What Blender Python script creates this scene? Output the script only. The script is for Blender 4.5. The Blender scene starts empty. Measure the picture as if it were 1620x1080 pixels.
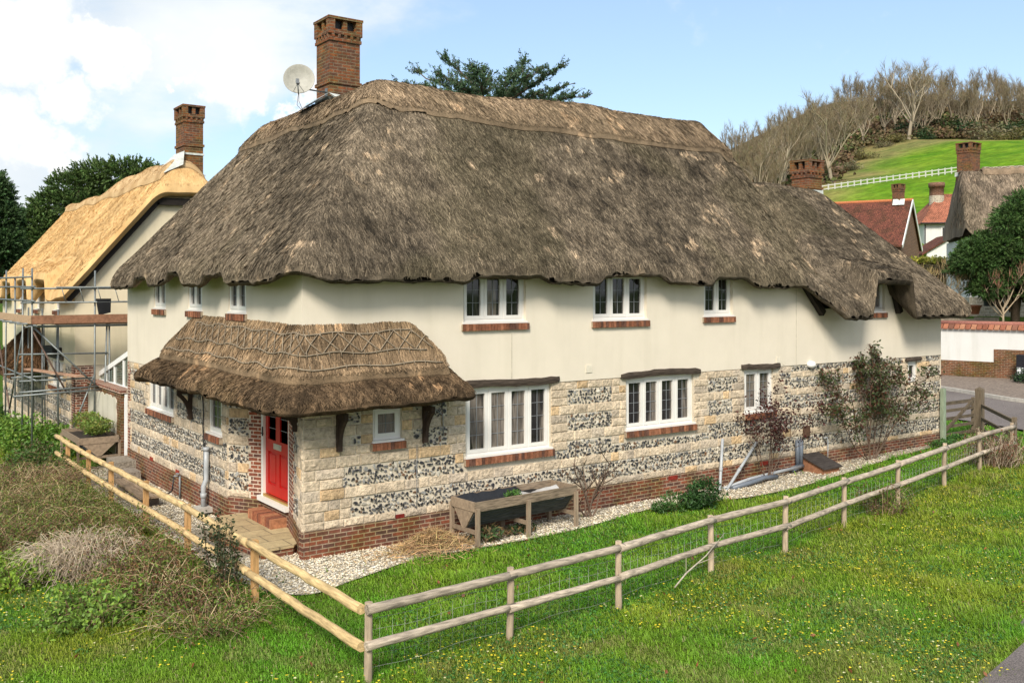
import bpy, math, random
import numpy as np
from math import radians, sin, cos, pi

SC = bpy.context.scene
COL = SC.collection
random.seed(7)
RNG = np.random.default_rng(11)

# ------------------------------------------------------------ camera, sky, sun, exposure
FW = np.array([.586, .810, 0.]); FW /= np.linalg.norm(FW)
RT = np.array([FW[1], -FW[0], 0.])
CAM = np.array([-6.63, -15.19, 4.54])
cam = bpy.data.cameras.new('camera')
cam.lens = 33.67; cam.sensor_width = 36.; cam.shift_y = -79 / 1620.
cam.clip_start = .1; cam.clip_end = 4000
camo = bpy.data.objects.new('camera', cam)
camo.location = CAM
camo.rotation_euler = (radians(90), 0, -math.atan2(FW[0], FW[1]))
COL.objects.link(camo)
SC.camera = camo
SC.view_settings.view_transform = 'Standard'
SC.view_settings.look = 'None'
SC.view_settings.exposure = 0.72
SC.view_settings.gamma = 1.0

SUN_EL, SUN_AZ = radians(39), radians(227)      # azimuth clockwise from +Y
sd = np.array([sin(SUN_AZ) * cos(SUN_EL), cos(SUN_AZ) * cos(SUN_EL), sin(SUN_EL)])
sun = bpy.data.lights.new('sun', 'SUN')
sun.energy = 3.0; sun.angle = radians(17); sun.color = (1., .93, .82)
suno = bpy.data.objects.new('sun', sun)
from mathutils import Vector
suno.rotation_euler = Vector(-sd).to_track_quat('-Z', 'Y').to_euler()
suno.location = (-20, -20, 40)
COL.objects.link(suno)

world = bpy.data.worlds.new('World')
SC.world = world
world.use_nodes = True
nt = world.node_tree
nt.nodes.clear()
def wn(t, **k):
    n = nt.nodes.new(t)
    for a, b in k.items(): setattr(n, a, b)
    return n
L = nt.links.new
out = wn('ShaderNodeOutputWorld'); bg = wn('ShaderNodeBackground')
sky = wn('ShaderNodeTexSky'); sky.sky_type = 'NISHITA'; sky.sun_disc = False
sky.sun_elevation = SUN_EL; sky.sun_rotation = SUN_AZ
sky.air_density = 1.0; sky.dust_density = 1.2; sky.ozone_density = 1.4
tc = wn('ShaderNodeTexCoord')
mp = wn('ShaderNodeMapping'); mp.inputs['Scale'].default_value = (1., 1., 2.1)
mp.inputs['Location'].default_value = (.35, .1, .12)
n1 = wn('ShaderNodeTexNoise'); n1.inputs['Scale'].default_value = 2.6; n1.inputs['Detail'].default_value = 12; n1.inputs['Roughness'].default_value = .55
L(tc.outputs['Generated'], mp.inputs['Vector']); L(mp.outputs[0], n1.inputs['Vector'])
# cloud bank stands in the west (towards -X +Y): more cover where the direction leans that way
dt = wn('ShaderNodeVectorMath', operation='DOT_PRODUCT')
lw = FW * cos(radians(33)) - RT * sin(radians(33)); lw = lw / np.linalg.norm(lw)
dt.inputs[1].default_value = (lw[0], lw[1], .22)
L(tc.outputs['Generated'], dt.inputs[0])
mr = wn('ShaderNodeMapRange'); mr.inputs['From Min'].default_value = .86; mr.inputs['From Max'].default_value = 1.02
mr.inputs['To Min'].default_value = -.20; mr.inputs['To Max'].default_value = .17
L(dt.outputs['Value'], mr.inputs['Value'])
# unseen cloud cover added behind and above the viewer, as neutral fill light
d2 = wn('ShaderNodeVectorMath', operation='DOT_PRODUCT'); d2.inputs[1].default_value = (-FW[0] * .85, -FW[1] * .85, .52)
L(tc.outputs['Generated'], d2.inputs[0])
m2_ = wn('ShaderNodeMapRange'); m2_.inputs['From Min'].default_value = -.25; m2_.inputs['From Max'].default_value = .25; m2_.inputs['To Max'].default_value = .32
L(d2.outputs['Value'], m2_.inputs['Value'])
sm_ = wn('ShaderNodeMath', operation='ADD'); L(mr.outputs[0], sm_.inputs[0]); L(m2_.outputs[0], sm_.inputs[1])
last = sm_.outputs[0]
# separate heaped clouds standing in the west
n3 = wn('ShaderNodeTexNoise'); n3.inputs['Scale'].default_value = 16.; n3.inputs['Detail'].default_value = 8; n3.inputs['Roughness'].default_value = .6
L(tc.outputs['Generated'], n3.inputs['Vector'])
nw_ = wn('ShaderNodeTexNoise'); nw_.inputs['Scale'].default_value = 22.; nw_.inputs['Detail'].default_value = 7; nw_.inputs['Roughness'].default_value = .6
L(tc.outputs['Generated'], nw_.inputs['Vector'])
ws = wn('ShaderNodeVectorMath', operation='MULTIPLY_ADD'); L(nw_.outputs[1], ws.inputs[0]); ws.inputs[1].default_value = (.11, .11, .11); L(tc.outputs['Generated'], ws.inputs[2])
wo = wn('ShaderNodeVectorMath', operation='SUBTRACT'); L(ws.outputs[0], wo.inputs[0]); wo.inputs[1].default_value = (.055, .055, .055)
puff = None
for (px, py, rad) in ((165, 75, .036), (110, 150, .03), (200, 98, .026), (178, 50, .02), (372, 118, .040), (395, 135, .026), (345, 130, .022), (70, 30, .045), (25, 90, .05), (30, 210, .04), (85, 245, .03), (288, 105, .010), (262, 75, .008), (505, 150, .018), (470, 165, .014)):
    v = FW + RT * (px - 810) / 1515. + np.array([0, 0, -(py - 461) / 1515.]); v = v / np.linalg.norm(v)
    ds = wn('ShaderNodeVectorMath', operation='DISTANCE'); ds.inputs[1].default_value = v; L(wo.outputs[0], ds.inputs[0])
    pr = wn('ShaderNodeMapRange'); pr.inputs['From Min'].default_value = rad * 1.25; pr.inputs['From Max'].default_value = rad * .35
    L(ds.outputs['Value'], pr.inputs['Value'])
    if puff is None: puff = pr.outputs[0]
    else:
        q = wn('ShaderNodeMath', operation='MAXIMUM'); L(puff, q.inputs[0]); L(pr.outputs[0], q.inputs[1]); puff = q.outputs[0]
pm = wn('ShaderNodeMath', operation='MULTIPLY_ADD'); L(n3.outputs[0], pm.inputs[0]); pm.inputs[1].default_value = 1.5; pm.inputs[2].default_value = -.75
pa = wn('ShaderNodeMath', operation='ADD'); L(pm.outputs[0], pa.inputs[0]); L(puff, pa.inputs[1])
pf = wn('ShaderNodeMapRange'); pf.interpolation_type = 'SMOOTHSTEP'; pf.inputs['From Min'].default_value = .18; pf.inputs['From Max'].default_value = .85
L(pa.outputs[0], pf.inputs['Value'])
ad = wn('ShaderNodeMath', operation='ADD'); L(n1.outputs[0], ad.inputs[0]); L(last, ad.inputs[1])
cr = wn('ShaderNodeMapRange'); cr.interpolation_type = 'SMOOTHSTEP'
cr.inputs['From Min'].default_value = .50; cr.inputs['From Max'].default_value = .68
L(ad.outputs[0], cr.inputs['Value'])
n2 = wn('ShaderNodeTexNoise'); n2.inputs['Scale'].default_value = 5.; n2.inputs['Detail'].default_value = 6
L(mp.outputs[0], n2.inputs['Vector'])
cc = wn('ShaderNodeValToRGB')
cc.color_ramp.elements[0].position = .35; cc.color_ramp.elements[0].color = (4.1, 4.55, 4.95, 1)
cc.color_ramp.elements[1].position = .62; cc.color_ramp.elements[1].color = (5.2, 5.45, 5.6, 1)
L(n2.outputs[0], cc.inputs[0])
# thin high haze over the whole sky
hz = wn('ShaderNodeMix', data_type='RGBA'); hz.inputs[0].default_value = .25
hz.inputs[7].default_value = (3.7, 5.0, 6.5, 1)
L(sky.outputs[0], hz.inputs[6])
mx = wn('ShaderNodeMix', data_type='RGBA')
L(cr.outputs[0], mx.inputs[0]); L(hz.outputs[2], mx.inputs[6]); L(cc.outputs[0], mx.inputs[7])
mx2 = wn('ShaderNodeMix', data_type='RGBA'); L(pf.outputs[0], mx2.inputs[0]); L(mx.outputs[2], mx2.inputs[6]); mx2.inputs[7].default_value = (5.75, 5.8, 5.85, 1)
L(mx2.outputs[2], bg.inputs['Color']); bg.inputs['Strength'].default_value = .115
L(bg.outputs[0], out.inputs['Surface'])

# ------------------------------------------------------------ helpers
def ray(px, py): return FW + RT * (px - 810) / 1515. + np.array([0, 0, -(py - 461) / 1515.])
def at(px, py, d): return CAM + d * ray(px, py)
def gp(px, py, z=0.):
    r = ray(px, py); return CAM + r * ((z - CAM[2]) / r[2])
def fr(px, py, y=0.):
    r = ray(px, py); return CAM + r * ((y - CAM[1]) / r[1])

def _h(i, j, k, s):
    n = (i * 374761393 + j * 668265263 + k * 2147483647 + s * 1274126177) & 0xFFFFFFFF
    n = ((n ^ (n >> 13)) * 1274126177) & 0xFFFFFFFF
    return ((n ^ (n >> 16)) & 0xFFFF) / 65535.
def vnoise(P, scale=1., seed=0):
    P = np.asarray(P, float) * scale
    if P.shape[1] == 2: P = np.c_[P, np.zeros(len(P))]
    I = np.floor(P).astype(np.int64); Fp = P - I; Fp = Fp * Fp * (3 - 2 * Fp)
    r = 0
    for a in (0, 1):
        wa = Fp[:, 0] if a else 1 - Fp[:, 0]
        for b in (0, 1):
            wb = Fp[:, 1] if b else 1 - Fp[:, 1]
            for c in (0, 1):
                wc = Fp[:, 2] if c else 1 - Fp[:, 2]
                r = r + wa * wb * wc * _h(I[:, 0] + a, I[:, 1] + b, I[:, 2] + c, seed)
    return r
def fbm(P, scale=1., seed=0, o=3):
    return sum(vnoise(P, scale * 2 ** i, seed + i) * .5 ** i for i in range(o)) / sum(.5 ** i for i in range(o))
def sst(a, b, x): t = np.clip((x - a) / (b - a), 0, 1); return t * t * (3 - 2 * t)
def smin(a, b, k): h = np.clip(.5 + .5 * (b - a) / k, 0, 1); return b + (a - b) * h - k * h * (1 - h)
def smax(a, b, k): return -smin(-a, -b, k)
def unit(v): v = np.asarray(v, float); return v / max(1e-9, np.linalg.norm(v))
def lerp(a, b, t): return np.asarray(a) + (np.asarray(b) - np.asarray(a)) * np.asarray(t)[..., None]

class MB:
    def __init__(s): s.V = []; s.F = []; s.C = []; s.n = 0
    def add(s, V, F, col=(1, 1, 1), mi=0, smooth=False):
        V = np.asarray(V, float).reshape(-1, 3)
        C = np.asarray(col, float)
        if C.ndim == 1: C = np.tile(C[:3], (len(V), 1))
        if isinstance(F, np.ndarray): s.F.append((F.astype(np.int64) + s.n, mi, smooth))
        else:
            by = {}
            for f in F: by.setdefault(len(f), []).append(f)
            for k in by: s.F.append((np.array(by[k], np.int64) + s.n, mi, smooth))
        s.V.append(V); s.C.append(C); s.n += len(V)
        return s
    def box(s, c, size, col=(1, 1, 1), rz=0., mi=0, ax=None):
        h = np.array(size) / 2.
        P = np.array([[x, y, z] for x in (-1, 1) for y in (-1, 1) for z in (-1, 1)]) * h
        if ax is not None: P = P @ np.array(ax)
        elif rz: P = np.c_[P[:, 0] * cos(rz) - P[:, 1] * sin(rz), P[:, 0] * sin(rz) + P[:, 1] * cos(rz), P[:, 2]]
        s.add(P + np.array(c), [(0, 1, 3, 2), (4, 6, 7, 5), (0, 4, 5, 1), (2, 3, 7, 6), (0, 2, 6, 4), (1, 5, 7, 3)], col, mi)
        return s
    def bb(s, a, b, col=(1, 1, 1), mi=0):
        a = np.array(a, float); b = np.array(b, float); return s.box((a + b) / 2, np.abs(b - a), col, 0, mi)
    def bar(s, p, q, w, h, col=(1, 1, 1), up=(0, 0, 1), mi=0):
        p = np.array(p, float); q = np.array(q, float); d = q - p; l = np.linalg.norm(d); d /= l
        a = np.cross(up, d); a = unit(a) if np.linalg.norm(a) > 1e-5 else np.array([1., 0, 0])
        b = np.cross(d, a)
        return s.box((p + q) / 2, (l, w, h), col, 0, mi, ax=[d, a, b])
    def tube(s, pts, r, n=6, col=(1, 1, 1), mi=0, cap=True, smooth=True):
        pts = np.array(pts, float); m = len(pts)
        r = np.full(m, float(r)) if np.isscalar(r) else np.array(r, float)
        T = np.gradient(pts, axis=0); T /= np.linalg.norm(T, axis=1)[:, None] + 1e-9
        ref = np.array([0, 0, 1.]) if abs(T[0][2]) < .9 else np.array([1., 0, 0])
        A = np.cross(ref, T); A /= np.linalg.norm(A, axis=1)[:, None] + 1e-9
        B = np.cross(T, A)
        th = np.arange(n) * 2 * pi / n
        V = (pts[:, None] + r[:, None, None] * (A[:, None] * np.cos(th)[None, :, None] + B[:, None] * np.sin(th)[None, :, None])).reshape(-1, 3)
        i = np.arange(m - 1)[:, None] * n; j = np.arange(n)[None]; k = (j + 1) % n
        F = np.stack([i + j, i + k, i + n + k, i + n + j], -1).reshape(-1, 4)
        c = np.asarray(col, float)
        if c.ndim == 2: c = np.repeat(c, n, 0)
        o = s.n
        s.add(V, F, c, mi, smooth)
        if cap:
            s.F.append((np.array([[o + q for q in range(n)][::-1]]), mi, False))
            s.F.append((np.array([[o + (m - 1) * n + q for q in range(n)]]), mi, False))
        return s
    def lathe(s, c, prof, n=16, col=(1, 1, 1), mi=0, smooth=True, ax=None):
        P = []
        for (r, z) in prof:
            for q in range(n): P.append((r * cos(2 * pi * q / n), r * sin(2 * pi * q / n), z))
        P = np.array(P)
        if ax is not None: P = P @ np.array(ax)
        F = [(i * n + q, i * n + (q + 1) % n, (i + 1) * n + (q + 1) % n, (i + 1) * n + q) for i in range(len(prof) - 1) for q in range(n)]
        return s.add(P + np.array(c), F, col, mi, smooth)
    def quads(s, P4, col, mi=0):          # (n,4,3) separate quads, colour (n,3)
        n = len(P4); C = np.asarray(col, float)
        if C.ndim == 2: C = np.repeat(C, 4, 0)
        return s.add(P4.reshape(-1, 3), np.arange(4 * n).reshape(n, 4), C, mi)
    def tris(s, P3, col, mi=0):
        n = len(P3); C = np.asarray(col, float)
        if C.ndim == 2: C = np.repeat(C, 3, 0)
        return s.add(P3.reshape(-1, 3), np.arange(3 * n).reshape(n, 3), C, mi)
    def mesh(s, name, mats):
        me = bpy.data.meshes.new(name)
        V = np.concatenate(s.V); C = np.concatenate(s.C)
        lv = np.concatenate([f.ravel() for f, _, _ in s.F])
        tot = np.concatenate([np.full(len(f), f.shape[1]) for f, _, _ in s.F])
        mi = np.concatenate([np.full(len(f), m) for f, m, _ in s.F])
        sm = np.concatenate([np.full(len(f), b) for f, _, b in s.F])
        st = np.concatenate([[0], np.cumsum(tot)[:-1]])
        me.vertices.add(len(V)); me.vertices.foreach_set('co', V.astype(np.float32).ravel())
        me.loops.add(len(lv)); me.loops.foreach_set('vertex_index', lv.astype(np.int32))
        me.polygons.add(len(tot)); me.polygons.foreach_set('loop_start', st.astype(np.int32))
        me.polygons.foreach_set('loop_total', tot.astype(np.int32))
        me.polygons.foreach_set('material_index', mi.astype(np.int32))
        me.polygons.foreach_set('use_smooth', sm.astype(bool))
        at_ = me.color_attributes.new('col', 'FLOAT_COLOR', 'POINT')
        at_.data.foreach_set('color', np.c_[C, np.ones(len(C))].astype(np.float32).ravel())
        for m in (mats if isinstance(mats, (list, tuple)) else [mats]): me.materials.append(m)
        me.update(calc_edges=True)
        return me
    def obj(s, name, mats, parent=None):
        o = bpy.data.objects.new(name, s.mesh(name, mats)); COL.objects.link(o)
        if parent is not None:
            o.parent = parent
            o.matrix_parent_inverse = parent.matrix_world.inverted() if parent.parent is None else parent.matrix_world.inverted()
        return o

def thing(name, label, cat, loc=(0, 0, 0), group=None):
    o = bpy.data.objects.new(name, None); COL.objects.link(o)
    o.location = loc; o.empty_display_size = .2
    o['label'] = label; o['category'] = cat
    if group: o['group'] = group
    import mathutils
    o.matrix_world = mathutils.Matrix.Translation(loc)
    return o
def tag(o, label, cat, group=None, kind=None):
    o['label'] = label; o['category'] = cat
    if group: o['group'] = group
    if kind: o['kind'] = kind
    return o
def struct(o, label, cat='ground'):
    o['kind'] = 'structure'; o['label'] = label; o['category'] = cat; return o
def kids(o): return [c for c in bpy.data.objects if c.parent == o]
def dup(root, loc, label=None, rz=0., sc=1., group=None, allk=None):
    r = root.copy(); COL.objects.link(r); r.location = loc; r.rotation_euler = (0, 0, rz); r.scale = (sc, sc, sc)
    if label: r['label'] = label
    if group: r['group'] = group
    for ch in (allk if allk is not None else kids(root)):
        c = ch.copy(); COL.objects.link(c); c.parent = r; c.matrix_parent_inverse = ch.matrix_parent_inverse.copy()
        for g in kids(ch):
            d = g.copy(); COL.objects.link(d); d.parent = c; d.matrix_parent_inverse = g.matrix_parent_inverse.copy()
    return r
# ------------------------------------------------------------ materials
def newmat(name):
    m = bpy.data.materials.new(name); m.use_nodes = True
    t = m.node_tree; b = t.nodes['Principled BSDF']
    return m, t, b
def nd(t, ty, **k):
    n = t.nodes.new(ty)
    for a, v in k.items():
        if a.startswith('i_'): n.inputs[a[2:].replace('_', ' ')].default_value = v
        else: setattr(n, a, v)
    return n
def noise(t, vec, scale, detail=4, rough=.55):
    n = nd(t, 'ShaderNodeTexNoise'); n.inputs['Scale'].default_value = scale
    n.inputs['Detail'].default_value = detail; n.inputs['Roughness'].default_value = rough
    if vec is not None: t.links.new(vec, n.inputs['Vector'])
    return n.outputs[0]
def geo(t): return nd(t, 'ShaderNodeNewGeometry').outputs['Position']
def ramp(t, fac, stops):
    r = nd(t, 'ShaderNodeValToRGB'); e = r.color_ramp.elements
    while len(e) < len(stops): e.new(.5)
    for q, (p, c) in zip(e, stops): q.position = p; q.color = (*c, 1) if len(c) == 3 else c
    t.links.new(fac, r.inputs[0]); return r.outputs[0]
def mixc(t, fac, a, b, mode='MIX'):
    n = nd(t, 'ShaderNodeMix', data_type='RGBA', blend_type=mode)
    for s, v in ((0, fac), (6, a), (7, b)):
        if isinstance(v, (int, float)): n.inputs[s].default_value = v
        elif isinstance(v, tuple): n.inputs[s].default_value = (*v[:3], 1)
        else: t.links.new(v, n.inputs[s])
    return n.outputs[2]
def bump(t, b, h, strength=.3, dist=.02):
    n = nd(t, 'ShaderNodeBump'); n.inputs['Strength'].default_value = strength; n.inputs['Distance'].default_value = dist
    t.links.new(h, n.inputs['Height']); t.links.new(n.outputs[0], b.inputs['Normal'])
def mul(t, a, b):
    return mixc(t, 1., a, b, 'MULTIPLY')

def m_attr(name, rough=.8, ns=30., amt=(.75, 1.2), bs=0., bd=.01, spec=.3, ns2=None, stretch=None, translucent=0., metallic=0.):
    m, t, b = newmat(name)
    a = nd(t, 'ShaderNodeAttribute', attribute_name='col').outputs['Color']
    p = geo(t)
    if stretch:
        mp = nd(t, 'ShaderNodeMapping'); mp.inputs['Scale'].default_value = stretch; t.links.new(p, mp.inputs[0]); p = mp.outputs[0]
    n = noise(t, p, ns, 5)
    c = mul(t, a, ramp(t, n, [(.3, (amt[0],) * 3), (.7, (amt[1],) * 3)]))
    if ns2:
        c = mul(t, c, ramp(t, noise(t, geo(t), ns2, 3), [(.3, (.8,) * 3), (.7, (1.12,) * 3)]))
    t.links.new(c, b.inputs['Base Color'])
    b.inputs['Roughness'].default_value = rough; b.inputs['Specular IOR Level'].default_value = spec
    b.inputs['Metallic'].default_value = metallic
    if bs: bump(t, b, n, bs, bd)
    if translucent:
        tr = nd(t, 'ShaderNodeBsdfTranslucent'); t.links.new(c, tr.inputs[0])
        ms = nd(t, 'ShaderNodeMixShader'); ms.inputs[0].default_value = translucent
        t.links.new(b.outputs[0], ms.inputs[1]); t.links.new(tr.outputs[0], ms.inputs[2])
        t.links.new(ms.outputs[0], t.nodes['Material Output'].inputs[0])
    return m
def m_plain(name, col, rough=.6, ns=12., amt=.12, bs=0., bd=.01, metallic=0., spec=.5, stretch=None):
    m, t, b = newmat(name)
    p = geo(t)
    if stretch:
        mp = nd(t, 'ShaderNodeMapping'); mp.inputs['Scale'].default_value = stretch; t.links.new(p, mp.inputs[0]); p = mp.outputs[0]
    n = noise(t, p, ns, 5)
    c = np.array(col)
    t.links.new(ramp(t, n, [(.3, tuple(c * (1 - amt))), (.7, tuple(np.minimum(c * (1 + amt), .95)))]), b.inputs['Base Color'])
    b.inputs['Roughness'].default_value = rough; b.inputs['Metallic'].default_value = metallic
    b.inputs['Specular IOR Level'].default_value = spec
    if bs: bump(t, b, n, bs, bd)
    return m
def wall_uv(t):
    g = nd(t, 'ShaderNodeNewGeometry')
    sp = nd(t, 'ShaderNodeSeparateXYZ'); t.links.new(g.outputs['Position'], sp.inputs[0])
    sn = nd(t, 'ShaderNodeSeparateXYZ'); t.links.new(g.outputs['True Normal'], sn.inputs[0])
    def mt(op, a, b_=None):
        n = nd(t, 'ShaderNodeMath', operation=op)
        for i, v in enumerate((a, b_)):
            if v is None: continue
            if isinstance(v, (int, float)): n.inputs[i].default_value = v
            else: t.links.new(v, n.inputs[i])
        return n.outputs[0]
    u = mt('SUBTRACT', mt('MULTIPLY', sp.outputs[1], sn.outputs[0]), mt('MULTIPLY', sp.outputs[0], sn.outputs[1]))
    up = mt('GREATER_THAN', mt('ABSOLUTE', sn.outputs[2]), .7)
    u = mt('ADD', mt('MULTIPLY', u, mt('SUBTRACT', 1., up)), mt('MULTIPLY', sp.outputs[0], up))
    v = mt('ADD', mt('MULTIPLY', sp.outputs[2], mt('SUBTRACT', 1., up)), mt('MULTIPLY', sp.outputs[1], up))
    cb = nd(t, 'ShaderNodeCombineXYZ'); t.links.new(u, cb.inputs[0]); t.links.new(v, cb.inputs[1])
    return cb.outputs[0], sp.outputs[2]
def m_brick(name, c1, c2, mortar, bw=.225, bh=.075, ms=.011, bs=.6, stain=None, off=.5, var=.35):
    m, t, b = newmat(name)
    uv, z = wall_uv(t)
    br = nd(t, 'ShaderNodeTexBrick'); t.links.new(uv, br.inputs['Vector'])
    br.offset = off
    for k, v in (('Color1', (*c1, 1)), ('Color2', (*c2, 1)), ('Mortar', (*mortar, 1)), ('Scale', 1.), ('Mortar Size', ms), ('Mortar Smooth', .2), ('Brick Width', bw), ('Row Height', bh)):
        br.inputs[k].default_value = v
    n = noise(t, geo(t), 9., 6, .65); n2 = noise(t, geo(t), 60., 3)
    # random darker/redder individual bricks
    c = mul(t, br.outputs[0], ramp(t, n, [(.32, (1 - var,) * 3), (.68, (1 + var,) * 3)]))
    c = mul(t, c, ramp(t, n2, [(.3, (.82,) * 3), (.7, (1.15,) * 3)]))
    if stain:
        s = ramp(t, noise(t, geo(t), 1.6, 4), [(.45, (0, 0, 0)), (.65, (1, 1, 1))])
        c = mixc(t, s, c, mul(t, c, stain))
    t.links.new(c, b.inputs['Base Color']); b.inputs['Roughness'].default_value = .85
    b.inputs['Specular IOR Level'].default_value = .25
    h = nd(t, 'ShaderNodeMath', operation='MULTIPLY_ADD'); t.links.new(n2, h.inputs[0]); h.inputs[1].default_value = .35
    inv = nd(t, 'ShaderNodeMath', operation='SUBTRACT'); inv.inputs[0].default_value = 1.; t.links.new(br.outputs['Fac'], inv.inputs[1])
    t.links.new(inv.outputs[0], h.inputs[2])
    bump(t, b, h.outputs[0], bs, .012)
    return m

MT = {}
MT['straw'] = m_attr('old_straw', .95, 45., (.6, 1.3), .5, .02, .1, ns2=1.3)
MT['newstraw'] = m_attr('new_straw', .9, 70., (.82, 1.15), .5, .015, .15, ns2=.9)
MT['stone'] = m_attr('limestone', .9, 17., (.70, 1.2), 1., .045, .2, ns2=5.)
MT['flint'] = m_attr('flint', .45, 60., (.7, 1.3), .3, .01, .5)
MT['mortar'] = m_plain('lime_mortar', (.54, .475, .37), .95, 25., .14, .4, .01, spec=.1)
MT['wood'] = m_attr('timber', .8, 14., (.72, 1.2), .3, .006, .2, stretch=(1, 1, 1))
MT['woodx'] = m_attr('timber_long_x', .8, 38., (.42, 1.22), .7, .012, .2, stretch=(.12, 1, 1))
MT['woody'] = m_attr('timber_long_y', .8, 34., (.55, 1.2), .6, .01, .2, stretch=(1, .12, 1))
MT['woodz'] = m_attr('timber_long_z', .8, 30., (.65, 1.25), .35, .006, .2, stretch=(1, 1, .12))
MT['bark'] = m_attr('bark', .9, 18., (.7, 1.25), .4, .02, .1)
MT['leaf'] = m_attr('leaf', .5, 3., (.8, 1.2), 0, 0, .35, translucent=.3)
MT['needle'] = m_attr('needle', .6, 2., (.75, 1.25), 0, 0, .25, translucent=.15)
MT['twig'] = m_attr('twig', .85, 20., (.75, 1.25), 0, 0, .15)
MT['grass'] = m_attr('grass_blade', .55, 1.2, (.85, 1.15), 0, 0, .3, translucent=.35)
MT['petal'] = m_attr('petal', .6, 3., (.9, 1.1), translucent=.2)
MT['pebble'] = m_attr('pebble', .8, 30., (.8, 1.15), .3, .01, .25)
MT['white'] = m_plain('white_upvc', (.72, .69, .64), .35, 3., .04, spec=.5)
MT['white2'] = m_plain('white_paint', (.80, .79, .76), .5, 3., .05)
MT['lead'] = m_plain('lead_flashing', (.52, .54, .50), .6, 9., .25, .3, .01)
MT['cames'] = m_plain('lead_came', (.22, .23, .24), .5, 9., .1)
MT['steel'] = m_plain('galvanised_tube', (.19, .205, .20), .5, 7., .25, metallic=.6)
MT['darksteel'] = m_plain('rusty_tube', (.12, .075, .055), .6, 7., .3, metallic=.3)
MT['black'] = m_plain('black_metal', (.015, .015, .017), .5, 7., .2)
MT['grey_plastic'] = m_plain('grey_plastic', (.13, .15, .18), .45, 5., .1)
MT['pipe'] = m_plain('pale_grey_pipe', (.36, .375, .385), .4, 5., .12)
MT['soil'] = m_plain('soil', (.028, .02, .014), .95, 40., .4, .8, .02)
MT['liner'] = m_plain('black_liner', (.012, .012, .014), .45, 8., .3, .5, .03)
MT['red'] = m_plain('red_door_paint', (.44, .009, .007), .38, 4., .08, spec=.5)
MT['brass'] = m_plain('brass', (.65, .45, .12), .3, 5., .1, metallic=.9)
MT['chrome'] = m_plain('brushed_metal', (.62, .60, .55), .35, 5., .1, metallic=.7)
MT['terracotta'] = m_plain('terracotta', (.42, .15, .07), .8, 9., .2)
MT['dish'] = m_plain('dish_enamel', (.30, .29, .245), .5, 14., .12)
MT['sheet'] = m_plain('pale_sheet', (.45, .44, .43), .6, 5., .2)
MT['brick'] = m_brick('plinth_brick', (.22, .066, .034), (.085, .045, .035), (.31, .225, .155), stain=(.75, .78, .5))
MT['brickq'] = m_brick('quoin_brick', (.27, .075, .035), (.10, .055, .045), (.55, .44, .34))
MT['chim'] = m_brick('chimney_brick', (.21, .068, .026), (.085, .042, .026), (.165, .115, .075), stain=(1.0, 1.15, .75))
MT['gbrick'] = m_brick('garden_wall_brick', (.20, .07, .03), (.11, .05, .026), (.24, .18, .12), stain=(.6, .72, .4))
MT['brickhouse'] = m_brick('far_house_brick', (.19, .085, .05), (.14, .065, .042), (.25, .19, .14), bw=.3, bh=.11)
MT['rubble'] = m_brick('rubble_stone', (.46, .40, .30), (.34, .29, .22), (.5, .45, .36), bw=.36, bh=.17, ms=.02)
MT['tile'] = m_brick('roof_tile', (.19, .065, .038), (.14, .046, .03), (.07, .025, .018), bw=.17, bh=.1, ms=.012, bs=.9, stain=(.55, .7, .6), var=.6)
MT['tile2'] = m_brick('paler_roof_tile', (.42, .15, .085), (.33, .12, .07), (.15, .06, .04), bw=.2, bh=.12, ms=.012, bs=.9, stain=(.6, .62, .6), var=.5)

def m_render(name, col, amt=.05, dirt=.12):
    m, t, b = newmat(name)
    p = geo(t)
    n = noise(t, p, .9, 6, .6); n2 = noise(t, p, 90., 3)
    mp = nd(t, 'ShaderNodeMapping'); mp.inputs['Scale'].default_value = (1.1, 1.1, .14); t.links.new(p, mp.inputs[0])
    st = noise(t, mp.outputs[0], 2., 5, .6)
    c = np.array(col)
    cc_ = ramp(t, n, [(.3, tuple(c * (1 - amt))), (.7, tuple(c * (1 + amt * .5)))])
    cc_ = mul(t, cc_, ramp(t, st, [(.25, (1 - dirt, 1 - dirt, 1 - dirt * 1.2)), (.5, (1, 1, 1))]))
    t.links.new(cc_, b.inputs['Base Color']); b.inputs['Roughness'].default_value = .85; b.inputs['Specular IOR Level'].default_value = .15
    h = nd(t, 'ShaderNodeMath', operation='ADD'); t.links.new(n2, h.inputs[0]); t.links.new(noise(t, p, 4., 3), h.inputs[1])
    bump(t, b, h.outputs[0], .22, .03)
    return m
MT['cream'] = m_render('cream_render', (.70, .626, .505), .06, .08)
MT['creamN'] = m_render('neighbour_render', (.70, .605, .43))
MT['whitewash'] = m_render('white_render', (.66, .65, .62))
MT['oldrender'] = m_render('weathered_render', (.56, .52, .42), .1, .3)

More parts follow.
